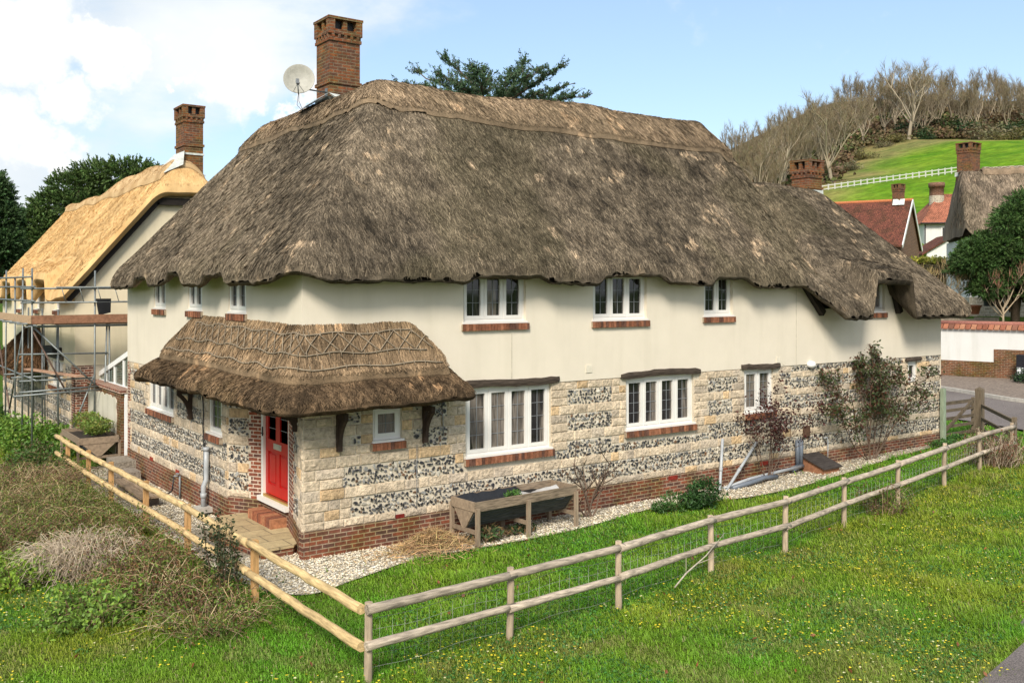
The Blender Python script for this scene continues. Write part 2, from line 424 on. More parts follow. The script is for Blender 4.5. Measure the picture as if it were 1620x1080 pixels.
def m_glass(name, tint=(.012, .014, .016), curtains=None):
    m, t, b = newmat(name)
    n = noise(t, geo(t), 1.7, 3)
    if curtains:
        mp = nd(t, 'ShaderNodeMapping'); mp.inputs['Scale'].default_value = (3.2, 3.2, .35); t.links.new(geo(t), mp.inputs[0])
        fold = noise(t, mp.outputs[0], 9., 2); n = noise(t, mp.outputs[0], .9, 2)
        oi = nd(t, 'ShaderNodeObjectInfo').outputs['Random']; sh = nd(t, 'ShaderNodeMath', operation='MULTIPLY_ADD'); t.links.new(oi, sh.inputs[0]); sh.inputs[1].default_value = .34; sh.inputs[2].default_value = -.2
        s2 = nd(t, 'ShaderNodeMath', operation='ADD'); t.links.new(sh.outputs[0], s2.inputs[0]); t.links.new(n, s2.inputs[1]); n = s2.outputs[0]
        c = ramp(t, n, [(.48, tint), (.54, curtains)]); c = mul(t, c, ramp(t, fold, [(.3, (.45,) * 3), (.7, (1.3,) * 3)]))
    else: c = ramp(t, n, [(.35, tint), (.75, tuple(np.array(tint) * 2.2))])
    t.links.new(c, b.inputs['Base Color']); b.inputs['Roughness'].default_value = .04
    b.inputs['Specular IOR Level'].default_value = .55
    bump(t, b, noise(t, geo(t), 1.1, 2), .02, .05)
    return m
MT['glass'] = m_glass('window_glass', (.022, .021, .02), (.17, .145, .12))
MT['glassfar'] = m_glass('far_glass', (.03, .04, .05))
MT['conserv'] = m_glass('conservatory_glass', (.10, .13, .10), (.2, .24, .2))

def m_ground():
    m, t, b = newmat('meadow_soil')
    p = geo(t)
    a = ramp(t, noise(t, p, .55, 5, .6), [(.3, (.075, .10, .012)), (.5, (.06, .125, .010)), (.7, (.05, .14, .010))])
    c = mixc(t, ramp(t, noise(t, p, 7., 4), [(.5, (0, 0, 0)), (.72, (1, 1, 1))]), a, (.09, .06, .028))
    c = mul(t, c, ramp(t, noise(t, p, 40., 4), [(.3, (.55,) * 3), (.7, (1.25,) * 3)]))
    t.links.new(c, b.inputs['Base Color']); b.inputs['Roughness'].default_value = .95; b.inputs['Specular IOR Level'].default_value = .05
    bump(t, b, noise(t, p, 25., 4), .8, .05)
    return m
MT['ground'] = m_ground()
def m_field():
    m, t, b = newmat('pasture')
    a = nd(t, 'ShaderNodeAttribute', attribute_name='col').outputs['Color']
    p = geo(t)
    c = mul(t, a, ramp(t, noise(t, p, .12, 6, .65), [(.36, (.62, .76, .6)), (.64, (1.35, 1.12, 1.2))]))
    mp = nd(t, 'ShaderNodeMapping'); mp.inputs['Scale'].default_value = (.5, 1.2, 2.); t.links.new(p, mp.inputs[0])
    c = mul(t, c, ramp(t, noise(t, mp.outputs[0], .7, 6, .75), [(.36, (.62,) * 3), (.64, (1.25,) * 3)]))
    t.links.new(c, b.inputs['Base Color']); b.inputs['Roughness'].default_value = .95; b.inputs['Specular IOR Level'].default_value = .05
    bump(t, b, noise(t, p, 1.2, 4), .6, .3)
    return m
MT['field'] = m_field()
def m_tarmac():
    m, t, b = newmat('tarmac')
    p = geo(t)
    c = ramp(t, noise(t, p, .5, 5, .6), [(.3, (.17, .145, .135)), (.7, (.235, .205, .19))])
    v = nd(t, 'ShaderNodeTexVoronoi'); v.inputs['Scale'].default_value = 55.; t.links.new(p, v.inputs['Vector'])
    c = mul(t, c, ramp(t, v.outputs['Distance'], [(.1, (1.35, 1.32, 1.3)), (.6, (.62, .62, .62))]))
    t.links.new(c, b.inputs['Base Color']); b.inputs['Roughness'].default_value = .9; b.inputs['Specular IOR Level'].default_value = .2
    bump(t, b, v.outputs['Distance'], .5, .01)
    return m
MT['tarmac'] = m_tarmac()
def m_gravel():
    m, t, b = newmat('gravel_bed')
    p = geo(t)
    v = nd(t, 'ShaderNodeTexVoronoi'); v.inputs['Scale'].default_value = 28.; t.links.new(p, v.inputs['Vector'])
    c = ramp(t, noise(t, p, 14., 5, .7), [(.3, (.40, .33, .22)), (.6, (.62, .55, .42))])
    c = mul(t, c, ramp(t, v.outputs['Distance'], [(.15, (1.15,) * 3), (.75, (.35,) * 3)]))
    t.links.new(c, b.inputs['Base Color']); b.inputs['Roughness'].default_value = .9; b.inputs['Specular IOR Level'].default_value = .15
    bump(t, b, v.outputs['Distance'], .9, -.03)
    return m
MT['gravel'] = m_gravel()
MT['slab'] = m_brick('paving_slab', (.46, .36, .20), (.38, .29, .16), (.22, .17, .10), bw=.62, bh=.45, ms=.014, bs=.3, off=.4, var=.2)
MT['kerb'] = m_plain('kerb_stone', (.42, .39, .34), .9, 6., .2, .4, .01)
MT['pavement'] = m_brick('brick_pavement', (.24, .19, .15), (.19, .15, .12), (.15, .12, .1), bw=.2, bh=.1, ms=.008, bs=.3)
# ------------------------------------------------------------ thatched roofs (solids from a height field)
def roof_solid(mb, X0, X1, Y0, Y1, step, sdf, H, T, r, colf, mi=0):
    xs = np.arange(X0, X1 + step, step); ys = np.arange(Y0, Y1 + step, step)
    X, Y = np.meshgrid(xs, ys, indexing='ij'); nx, ny = X.shape
    x = X.ravel().copy(); y = Y.ravel().copy(); d = sdf(x, y)
    D2 = d.reshape(nx, ny) > 0
    cell = D2[:-1, :-1] | D2[1:, :-1] | D2[:-1, 1:] | D2[1:, 1:]
    for _ in range(3):
        o = d < 0
        e = 1e-3
        gx = (sdf(x[o] + e, y[o]) - sdf(x[o] - e, y[o])) / (2 * e); gy = (sdf(x[o], y[o] + e) - sdf(x[o], y[o] - e)) / (2 * e)
        g2 = gx * gx + gy * gy + 1e-6
        x[o] -= d[o] * gx / g2; y[o] -= d[o] * gy / g2
        d = sdf(x, y); d[np.abs(d) < 1e-4] = 0
    d = np.maximum(d, 0)
    Z = H(x, y); ro = 1 - np.sqrt(1 - (1 - np.clip(d / r, 0, 1)) ** 2)
    top = Z - .5 * T * ro; bot = Z - T + .5 * T * ro
    i, j = np.nonzero(cell); a = i * ny + j
    F = np.stack([a, a + ny, a + ny + 1, a + 1], -1)
    used = np.unique(F); rem = np.full(nx * ny, -1); rem[used] = np.arange(len(used)); F = rem[F]
    P = np.c_[x, y, top][used]; B = np.c_[x, y, bot][used]; n = len(P)
    C = colf(P)
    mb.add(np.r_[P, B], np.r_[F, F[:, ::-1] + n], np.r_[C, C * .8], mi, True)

def straws(mb, pts, H, colf, Lr=(.14, .34), w=.014, lift=(.005, .04), twist=.22, off=.0, mi=0, jit=.33, skew=0.):
    """short reeds laid down the slope at plan points"""
    x, y = pts[:, 0], pts[:, 1]; n = len(x); e = .03
    z = H(x, y); gx = (H(x + e, y) - H(x - e, y)) / (2 * e); gy = (H(x, y + e) - H(x, y - e)) / (2 * e)
    g = np.sqrt(gx * gx + gy * gy) + 1e-6
    dn = np.stack([-gx / g, -gy / g, -g], -1); dn /= np.linalg.norm(dn, axis=1)[:, None]
    N = np.stack([-gx, -gy, np.ones(n)], -1); N /= np.linalg.norm(N, axis=1)[:, None]
    S = np.cross(N, dn)
    th = RNG.normal(skew, twist, n)[:, None]; dr = dn * np.cos(th) + S * np.sin(th)
    sd_ = np.cross(N, dr) + N * RNG.normal(0, .45, n)[:, None]
    sd_ /= np.linalg.norm(sd_, axis=1)[:, None]
    P = np.stack([x, y, z], -1)
    Ln = RNG.uniform(*Lr, n)[:, None]; W = (w * RNG.uniform(.6, 1.5, n))[:, None]
    p0 = P - dr * Ln * .5 + N * (off + RNG.uniform(.0, .008, n))[:, None]
    p1 = P + dr * Ln * .5 + N * (off + RNG.uniform(*lift, n))[:, None]
    Q = np.stack([p0 - sd_ * W, p0 + sd_ * W, p1 + sd_ * W * .6, p1 - sd_ * W * .6], 1)
    C = colf(P) * RNG.uniform(1 - jit * 1.6, 1 + jit * 1.6, n)[:, None]
    mb.quads(Q, C, mi)

M_F = 1.19
def bumpf(t, c, w, s=.3): return sst(c - w - s, c - w + s * .2, t) * (1 - sst(c + w - s * .2, c + w + s, t))
SLOT = (15.3, 16.9)
def slot(x, s=.2): return sst(SLOT[0] - s, SLOT[0] + .06, x) * (1 - sst(SLOT[1] - .06, SLOT[1] + s, x))
def yF(x): return -.5 - .32 * sst(13.1, 14.1, x)
def sdf_house(x, y):
    P = np.stack([x, y], -1)
    wob = (vnoise(P, 1.3, 3) - .5) * .05 + (vnoise(P, 7., 5) - .5) * .03
    yf = yF(x)
    up = bumpf(x, 3.95, .75) + bumpf(x, 7.2, .8) + bumpf(x, 10.25, .5)
    a = smin(smin(x + .5, 20.45 - x, .5), smin(y - yf - .07 * up, 6.8 - y, .3), .9)
    b = smin(smin(x + .5, 6.8 - x, .3), smin(y + .5, 11.75 - y, .3), .9)
    return smax(a, b, .1) + wob
def H_house(x, y, raw=False):
    P = np.stack([x, y], -1)
    upF = .13 * bumpf(x, 3.95, .75) + .13 * bumpf(x, 7.2, .8) + .12 * bumpf(x, 10.25, .5)
    upL = .2 * bumpf(y, 8.3, .4) + .2 * bumpf(y, 5.65, .4) + .2 * bumpf(y, 3.05, .5)
    xv = 12.95 + 1.1 + .26 * np.clip(y + .5, 0, 3.6); c = np.clip((x - 12.85) / (xv - 12.85), 0, 1) ** 1.15      # hip down to the low wing, with a valley crease
    zeF = 4.88 * (1 - c) + 4.10 * c
    m = M_F + (.93 - M_F) * c
    yf = -.5 - .3 * sst(13.1, 14.1, x)
    dF = y - yf
    F_ = zeF + m * dF + upF * np.exp(-np.maximum(dF, 0) / .7)
    F_ = F_ - .30 * np.exp(-((x - xv) / .42) ** 2) * sst(-.3, .8, y)
    # dormer slot: roof lifted over the window in the low eaves
    F_ = F_ + slot(x) * np.maximum(0, 5.02 + .30 * dF - F_)
    B_ = 4.88 + 1.19 * (6.8 - y)
    zr = 8.78 + .030 * x - 1.60 * c + .06 * np.sin(x * .9)
    L_ = 4.86 + M_F * (x + .5) + upL * np.exp(-np.maximum(x + .5, 0) / .7)
    R_ = 4.1 + 1.6 * (20.45 - x)
    A = smin(smin(F_, B_, .4), smin(L_, R_, .3), .55)
    A = smin(A, zr, .3)
    W_ = smin(smin(L_, 4.88 + M_F * (6.8 - x), .4), smin(4.88 + M_F * (y + .5), 4.80 + 1.55 * (11.75 - y), .4), .55)
    W_ = smin(W_, 8.83 + 0 * x, .3)
    z = smax(A, W_, .25)
    z = z + (fbm(P, .5, 9, 2) - .5) * .12 + (vnoise(P, 5., 12) - .5) * .025
    return z

def old_col(P, tan=.0):
    n = fbm(P, .55, 21, 4); n2 = fbm(P, 3.2, 31, 3); n3 = fbm(P * np.array([1, 1, .35]), 1.5, 41, 3)
    n4 = vnoise(P, 11., 33); t = np.clip(.40 + (n - .5) * .9 + (n2 - .5) * .7 + (n4 - .5) * .55 + tan, 0, 1)
    c = lerp((.050, .041, .030), (.30, .236, .163), t)
    moss = sst(.50, .62, fbm(P, .45, 51, 3)) * (1 - np.clip(tan * 2, 0, 1))
    c = c * (1 - moss[:, None] * .4) + np.array([.098, .084, .046]) * (moss * .4)[:, None]
    scuff = sst(.57, .66, n3) * sst(.57, .66, vnoise(P, 4.5, 61)) * sst(.38, .6, vnoise(P, 14., 62))
    c = lerp(c, c * 0 + np.array([.50, .37, .24]), np.clip(scuff, 0, 1) * .9) if False else c + (np.array([.50, .37, .24]) - c) * np.clip(scuff, 0, 1)[:, None] * .85
    return c
def left_tan(P):          # shifts the west slope to a paler tan
    return .16 * sst(1.5, 4.5, P[:, 1] - P[:, 0] * 1.0) 
def house_col(P): return old_col(P, left_tan(P))
def samp(n, X0, X1, Y0, Y1, ok):
    o = []; k = 0
    while k < n:
        x = RNG.uniform(X0, X1, n); y = RNG.uniform(Y0, Y1, n); q = ok(x, y)
        o.append(np.c_[x[q], y[q]]); k += q.sum()
    return np.concatenate(o)[:n]

HOUSE = thing('thatched_cottage', 'large cream cottage with grey brown thatch, flint lower walls and red door', 'cottage', (0, 0, 0))
mb = MB()
T_ = .36
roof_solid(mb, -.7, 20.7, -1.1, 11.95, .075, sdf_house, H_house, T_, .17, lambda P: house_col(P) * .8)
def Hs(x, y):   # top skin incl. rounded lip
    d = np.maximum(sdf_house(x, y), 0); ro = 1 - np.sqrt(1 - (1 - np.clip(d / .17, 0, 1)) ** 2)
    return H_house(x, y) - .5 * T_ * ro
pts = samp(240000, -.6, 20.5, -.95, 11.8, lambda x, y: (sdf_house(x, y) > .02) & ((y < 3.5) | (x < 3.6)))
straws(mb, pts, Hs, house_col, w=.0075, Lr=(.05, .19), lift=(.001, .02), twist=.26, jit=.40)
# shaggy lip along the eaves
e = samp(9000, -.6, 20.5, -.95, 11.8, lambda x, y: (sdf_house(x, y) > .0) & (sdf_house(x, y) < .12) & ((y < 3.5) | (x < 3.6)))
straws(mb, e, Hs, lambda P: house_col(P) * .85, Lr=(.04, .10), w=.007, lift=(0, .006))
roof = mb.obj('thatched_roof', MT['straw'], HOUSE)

# raised block-cut ridge cap
def rdist(x, y):
    d1 = np.hypot(np.maximum(0, np.maximum(3.1 - x, x - 13.1)), y - 3.12)
    d2 = np.hypot(np.maximum(0, np.maximum(3.1 - y, y - 9.6)), x - 3.12)
    return np.minimum(d1, d2)
def sdf_cap(x, y):
    P = np.stack([x, y], -1)
    return .82 - rdist(x, y) + (vnoise(P, 1.1, 77) - .5) * .06 + (vnoise(P, 5., 78) - .5) * .03
def H_cap(x, y): return H_house(x, y) + .15
def cap_col(P): return old_col(P, .30) * np.array([1.12, 1.03, .95])
mb = MB()
roof_solid(mb, 2.1, 14.1, 2.1, 10.6, .06, sdf_cap, H_cap, .22, .06, lambda P: cap_col(P) * .8)
pts = samp(30000, 2.1, 14.1, 2.1, 10.6, lambda x, y: sdf_cap(x, y) > .075)
straws(mb, pts, H_cap, cap_col, w=.010, Lr=(.10, .26), skew=.25, lift=(.002, .02))
pts = samp(7000, 2.1, 14.1, 2.1, 10.6, lambda x, y: (sdf_cap(x, y) > .012) & (sdf_cap(x, y) < .11))
straws(mb, pts, H_cap, cap_col, w=.009, Lr=(.03, .08), skew=.25, lift=(.0, .008), off=-.004)
mb.obj('ridge_cap', MT['straw'], HOUSE)

# ------------------------------------------------------------ porch roof wrapping the corner
def dw_(x, y): return np.where((x < 0) & (y < 0), np.hypot(x, y), np.maximum(-x, -y))
def sdf_porch(x, y):
    P = np.stack([x, y], -1); w = (vnoise(P, 2., 83) - .5) * .06 + (vnoise(P, 8., 84) - .5) * .02
    dw = dw_(x, y)
    return smin(smin(.84 - dw + w, dw + .03, .02), smin(7.55 - y, 3.05 - x, .02) + w, .25)
def H_porch(x, y):
    dw = np.maximum(dw_(x, y), -.03)
    t = np.where(dw < .42, 3.90 - 1.95 * dw, 3.90 - 1.95 * .42 - .74 * (dw - .42))
    t = t - .05 * np.exp(-((x - y) / 2.) ** 2)
    l = 2.68 + .66 * (7.55 - y); r = 2.74 + 1.12 * (3.06 - x)
    P = np.stack([x, y], -1)
    return smin(t, smin(l, r, .1), .18) + (fbm(P, 2., 88, 3) - .5) * .045
def porch_col(P): return old_col(P, -.10) * np.array([1.08, .9, .74])
def pcap_col(P): return old_col(P, .22) * np.array([1.2, 1.05, .9])
mb = MB()
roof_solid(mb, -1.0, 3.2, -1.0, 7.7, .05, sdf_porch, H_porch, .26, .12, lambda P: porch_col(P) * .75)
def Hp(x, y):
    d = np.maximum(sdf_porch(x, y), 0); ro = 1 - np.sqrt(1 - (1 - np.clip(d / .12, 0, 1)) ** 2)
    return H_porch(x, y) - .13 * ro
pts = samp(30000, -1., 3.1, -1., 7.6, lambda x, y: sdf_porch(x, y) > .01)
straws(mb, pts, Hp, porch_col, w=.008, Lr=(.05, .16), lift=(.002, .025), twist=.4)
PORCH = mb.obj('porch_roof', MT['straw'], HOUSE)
def sdf_pcap(x, y):
    P = np.stack([x, y], -1); w = (vnoise(P, 3., 93) - .5) * .03
    return np.minimum(np.minimum(.49 - dw_(x, y) + w, dw_(x, y) + .03), np.minimum(6.75 - y, 2.62 - x) + w)
def H_pcap(x, y): return H_porch(x, y) + .17
mb = MB()
roof_solid(mb, -.6, 2.8, -.6, 6.9, .04, sdf_pcap, H_pcap, .26, .05, lambda P: pcap_col(P) * .8)
pts = samp(12000, -.5, 2.7, -.5, 6.8, lambda x, y: sdf_pcap(x, y) > .05)
straws(mb, pts, H_pcap, pcap_col, w=.008, Lr=(.12, .26), twist=.12, lift=(.001, .012))
pts = samp(4000, -.6, 2.8, -.6, 6.9, lambda x, y: (sdf_pcap(x, y) > .008) & (sdf_pcap(x, y) < .08))
straws(mb, pts, H_pcap, pcap_col, w=.007, Lr=(.03, .07), twist=.12, lift=(0, .006), off=-.004)
PCAP = mb.obj('porch_ridge_cap', MT['straw'], HOUSE)
# hazel rods (liggers) and cross spars pinned over the cap
def pp(u, dw, off=.03):
    """u<0 along the west wall (y=-u), 0..A round the corner, then along the front wall"""
    A = pi / 2 * .45
    if u < 0: x, y = -dw, -u
    elif u < A: a = u / .45; x, y = -dw * cos(a), -dw * sin(a)
    else: x, y = u - A, -dw
    z = float(H_pcap(np.array([x]), np.array([y]))[0]); n = .5 * off
    return np.array([x - n * (1 if u < .3 else 0), y - n * (1 if u > .3 else 0), z + off])
mb = MB(); rc = np.array([.30, .24, .17])
for dw, a, b in ((.12, -5.3, 2.75), (.29, -6.1, 2.95), (.41, -6.5, 3.2)):
    us = np.linspace(a, b, 70)
    P = np.array([pp(u, dw + .012 * sin(u * 5 + dw * 40)) for u in us])
    mb.tube(P, .012, 5, rc * random.uniform(.8, 1.1))
    for u in np.arange(a + .1, b, .22):
        q = pp(u, dw, .045); r_ = pp(u + .01, dw + .02, .045)
        mb.tube([pp(u, dw - .025, .035), q, pp(u, dw + .03, .035)], .008, 4, rc * .8)
us = np.arange(-5.2, 2.8, .36)
for k, u in enumerate(us):
    for s in (-1, 1):
        p, q = (.12, .29) if s > 0 else (.29, .12)
        seg = [pp(u + .36 * f, p + (q - p) * f, .035) for f in np.linspace(0, 1, 5)]
        mb.tube(seg, .009, 4, rc * random.uniform(.7, 1.15))
mb.obj('hazel_rod', MT['twig'], PCAP)
# ------------------------------------------------------------ walls of the cottage
class Seg:
    def __init__(s, p, q, out):
        s.p = np.array([p[0], p[1], 0.]); d = np.array([q[0] - p[0], q[1] - p[1], 0.]); s.L = np.linalg.norm(d); s.d = d / s.L
        n = np.array([s.d[1], -s.d[0], 0.])
        if n @ np.array([out[0], out[1], 0.]) < 0: n = -n
        s.n = n
    def P(s, u, z, o=0.): return s.p + s.d * u + s.n * o + np.array([0, 0, z])
    def box(s, mb, u0, u1, z0, z1, o0, o1, col=(1, 1, 1), mi=0):
        V = np.array([s.P(u, z, o) for u in (u0, u1) for o in (o0, o1) for z in (z0, z1)])
        F = [(0, 1, 3, 2), (4, 6, 7, 5), (0, 4, 5, 1), (2, 3, 7, 6), (0, 2, 6, 4), (1, 5, 7, 3)]
        if np.dot(np.cross(s.d, s.n), (0, 0, 1)) < 0: F = [f[::-1] for f in F]
        mb.add(V, F, col, mi)
    def block(s, mb, u0, u1, z0, z1, o0, o1, bev, col):
        """rough stone: chamfered front with a pushed-out face"""
        c = [(u0, z0), (u1, z0), (u1, z1), (u0, z1)]
        um, zm = (u0 + u1) / 2, (z0 + z1) / 2
        V = [s.P(u, z, o0) for u, z in c]
        V += [s.P(u + np.sign(um - u) * bev, z + np.sign(zm - z) * bev, o1 + random.uniform(-.006, .004)) for u, z in c]
        nx = max(1, int((u1 - u0) / .16)); mids = []
        V.append(s.P(um + random.uniform(-.2, .2) * (u1 - u0), zm + random.uniform(-.2, .2) * (z1 - z0), o1 + random.uniform(.0, .016)))
        F = [(0, 1, 5, 4), (1, 2, 6, 5), (2, 3, 7, 6), (3, 0, 4, 7), (4, 5, 8), (5, 6, 8), (6, 7, 8), (7, 4, 8)]
        if np.dot(np.cross(s.d, s.n), (0, 0, 1)) < 0: pass
        else: F = [f[::-1] for f in F]
        if np.dot(np.cross(s.d, (0, 0, 1)), s.n) > 0: F = [f for f in F]
        mb.add(V, F, col)
def wall_holes(mb, sg, u0, u1, z0, z1, holes, o, depth=.14, col=(1, 1, 1), mi=0):
    us = sorted({u0, u1, *[min(max(h[k], u0), u1) for h in holes for k in (0, 1)]}); zs = sorted({z0, z1, *[min(max(h[k], z0), z1) for h in holes for k in (2, 3)]})
    for a, b in zip(us[:-1], us[1:]):
        for c, d in zip(zs[:-1], zs[1:]):
            m = ((a + b) / 2, (c + d) / 2)
            if any(h[0] < m[0] < h[1] and h[2] < m[1] < h[3] for h in holes): continue
            mb.add([sg.P(a, c, o), sg.P(b, c, o), sg.P(b, d, o), sg.P(a, d, o)], [(0, 1, 2, 3)], col, mi)
    for h in holes:
        a, b, c, d = max(h[0], u0), min(h[1], u1), max(h[2], z0), min(h[3], z1)
        if a >= b or c >= d: continue
        for q in (((a, c), (b, c)), ((b, c), (b, d)), ((b, d), (a, d)), ((a, d), (a, c))):
            mb.add([sg.P(*q[0], o), sg.P(*q[1], o), sg.P(*q[1], o - depth), sg.P(*q[0], o - depth)], [(0, 1, 2, 3)], col, mi)

SF = Seg((0, 0), (19.62, 0), (0, -1))         # long south front
SW = Seg((0, 11.24), (0, 3.63), (-1, 0))      # west wall up to the recessed door
SWU = Seg((0, 11.24), (0, 0), (-1, 0))        # west wall, upper storey
SJ1 = Seg((0, 3.63), (.42, 2.95), (-1, -1))   # splayed jambs and door wall
SD = Seg((.42, 2.95), (.42, 1.55), (-1, 0))
SJ2 = Seg((.42, 1.55), (0, .0), (-1, .3))
# windows: (u0,u1,z0,z1,lights)
WF_up = [(3.21, 4.68, 3.93, 4.93, 3), (6.42, 7.96, 3.92, 4.93, 3), (9.75, 10.73, 3.96, 4.93, 2), (15.9, 16.86, 3.97, 4.85, 2)]
WF_lo = [(1.32, 1.90, 1.86, 2.47, 1), (3.28, 5.32, 1.38, 2.70, 4), (7.37, 9.44, 1.55, 2.68, 4), (11.16, 12.22, 1.63, 2.68, 2), (18.0, 18.47, 1.98, 2.58, 1)]
lw = lambda y: 11.24 - y
WW_up = [(lw(8.77), lw(7.82), 4.12, 4.98, 2), (lw(6.12), lw(5.18), 4.12, 4.98, 2), (lw(3.55), lw(2.58), 4.11, 4.98, 2)]
WW_lo = [(lw(9.32), lw(7.24), 1.66, 2.55, 4), (lw(4.85), lw(4.02), 1.58, 2.5, 1)]

ZB, ZP, ZS = -.45, .46, 2.74
mb = MB()
wall_holes(mb, SF, -.03, 13.06, ZS - .03, 5.3, [w[:4] for w in WF_up], .03)
wall_holes(mb, SF, 14.05, 15.3, ZS - .03, 4.1, [], .03); wall_holes(mb, SF, 17.5, 19.64, ZS - .03, 4.1, [], .03)
wall_holes(mb, SF, 15.3, 17.5, ZS - .03, 4.1, [w[:4] for w in WF_up], .03)
wall_holes(mb, SF, 15.75, 16.95, 4.1, 4.98, [w[:4] for w in WF_up], .03)
for uu_ in ((15.3, 15.75, 15.75), (17.5, 16.95, 16.95)): mb.add([SF.P(uu_[0], 4.1, .03), SF.P(uu_[1], 4.1, .03), SF.P(uu_[2], 4.98, .03)], [(0, 1, 2)])
mb.add([SF.P(13.06, ZS - .03, .03), SF.P(14.05, ZS - .03, .03), SF.P(14.05, 4.1, .03), SF.P(13.06, 5.0, .03)], [(0, 1, 2, 3)])
wall_holes(mb, SWU, -.02, 11.27, ZS - .03, 5.3, [w[:4] for w in WW_up], .03)
# drip edge under the render
for sg, a, b in ((SF, -.03, 19.65), (SWU, -.02, 11.27)):
    mb.add([sg.P(a, ZS - .03, .03), sg.P(b, ZS - .03, .03), sg.P(b, ZS - .03, -.05), sg.P(a, ZS - .03, -.05)], [(0, 1, 2, 3)])
# east and north sides
mb.add([(19.64, -.03, -.4), (19.64, 6.3, -.4), (19.64, 6.3, 4.3), (19.64, -.03, 4.1)], [(0, 1, 2, 3)])
mb.add([(-.03, 11.26, -.4), (6.3, 11.26, -.4), (6.3, 11.26, 5.0), (-.03, 11.26, 5.0)], [(0, 1, 2, 3)])
mb.add([(6.3, 11.26, -.4), (6.3, 6.3, -.4), (6.3, 6.3, 5.0), (6.3, 11.26, 5.0)], [(0, 1, 2, 3)])
mb.add([(6.3, 6.3, -.4), (19.64, 6.3, -.4), (19.64, 6.3, 5.0), (6.3, 6.3, 5.0)], [(0, 1, 2, 3)])
mb.obj('render_wall', MT['cream'], HOUSE)
# movement joints in the render
mb = MB()
for u, z0, z1 in ((4.33, 2.84, 3.72), (13.06, 2.74, 4.7)):
    mb = MB(); SF.box(mb, u - .006, u + .006, z0, z1, .031, .036, (.45, .41, .33)); mb.obj('movement_joint', MT['wood'], HOUSE)

# stone storey: mortar sheet with openings
mb = MB()
wall_holes(mb, SF, 0, 19.6, ZB, ZS - .03, [w[:4] for w in WF_lo], 0)
wall_holes(mb, SW, 0, SW.L, ZB, ZS - .03, [w[:4] for w in WW_lo], 0)
for sg in (SJ1, SJ2): wall_holes(mb, sg, 0, sg.L, ZB, ZS - .03, [], 0)
wall_holes(mb, SD, 0, SD.L, ZB, ZS - .03, [(.02, 1.38, .5, 2.62)], 0)
mb.add([(.45, 3.7, ZS - .05), (-.0, 3.7, ZS - .05), (0, 0, ZS - .05), (.45, 0, ZS - .05)], [(0, 1, 2, 3)])
mb.obj('stone_wall', MT['mortar'], HOUSE)

def isub(ivs, holes):
    for a, b in holes:
        n = []
        for p, q in ivs:
            if b <= p or a >= q: n.append((p, q)); continue
            if a > p: n.append((p, a))
            if b < q: n.append((b, q))
        ivs = n
    return [(p, q) for p, q in ivs if q - p > .03]
def stone_col():
    c = np.array([.63, .51, .365]) * random.uniform(.8, 1.1)
    r = random.random()
    if r < .10: c = c * np.array([1.05, .92, .74])
    elif r < .3: c = c * np.array([.88, .90, .95])
    return c
import bmesh
_bm = bmesh.new(); bmesh.ops.create_icosphere(_bm, subdivisions=2, radius=1.)
ICO_V = np.array([v.co[:] for v in _bm.verts]); ICO_F = np.array([[v.index for v in f.verts] for f in _bm.faces]); _bm.free()
_bm = bmesh.new(); bmesh.ops.create_icosphere(_bm, subdivisions=1, radius=1.)
IC1_V = np.array([v.co[:] for v in _bm.verts]); IC1_F = np.array([[v.index for v in f.verts] for f in _bm.faces]); _bm.free()
def flint(mb, sg, u, z, ru, rz):
    th = random.uniform(-.6, .6) + (random.random() < .45) * pi / 2
    V = ICO_V.copy()
    V *= (1 + .75 * (vnoise(V * 1.3 + random.uniform(0, 99), 1.1) - .5))[:, None]
    dep = V[:, 2]
    a = V[:, 0] * ru; b = V[:, 1] * rz
    uu = a * cos(th) - b * sin(th); zz = a * sin(th) + b * cos(th)
    oo = np.minimum(V[:, 2], .55) * .04 + random.uniform(-.004, .008)
    W = sg.p + np.outer(u + uu, sg.d) + np.outer(oo, sg.n); W[:, 2] += z + zz
    r = random.random()
    core = np.array((.022, .022, .026)) if r < .46 else np.array((.09, .088, .09)) if r < .68 else np.array((.24, .235, .22)) if r < .82 else np.array((.12, .06, .03)) if r < .9 else np.array((.46, .42, .35))
    core = core * random.uniform(.7, 1.5)
    rim = np.array((.50, .455, .37)) * random.uniform(.7, 1.15)
    k = sst(.30, .52, dep + .45 * (vnoise(V + random.uniform(0, 50), 1.6) - .5))
    C = rim + (core - rim) * k[:, None]
    mb.add(W, ICO_F, C, 0, False)
BANDS = [('s', ZP, .60), ('f', .60, .95), ('s', .95, 1.14), ('f', 1.14, 1.49), ('s', 1.49, 1.69), ('f', 1.69, 2.03), ('s', 2.03, 2.22), ('f', 2.22, 2.54), ('s', 2.54, 2.71)]
BANDR = [('s', ZP, .58), ('f', .58, .93), ('s', .93, 1.10), ('f', 1.10, 1.45), ('s', 1.45, 1.62), ('f', 1.62, 1.97), ('s', 1.97, 2.13), ('f', 2.13, 2.40), ('s', 2.40, 2.55), ('f', 2.55, 2.71)]
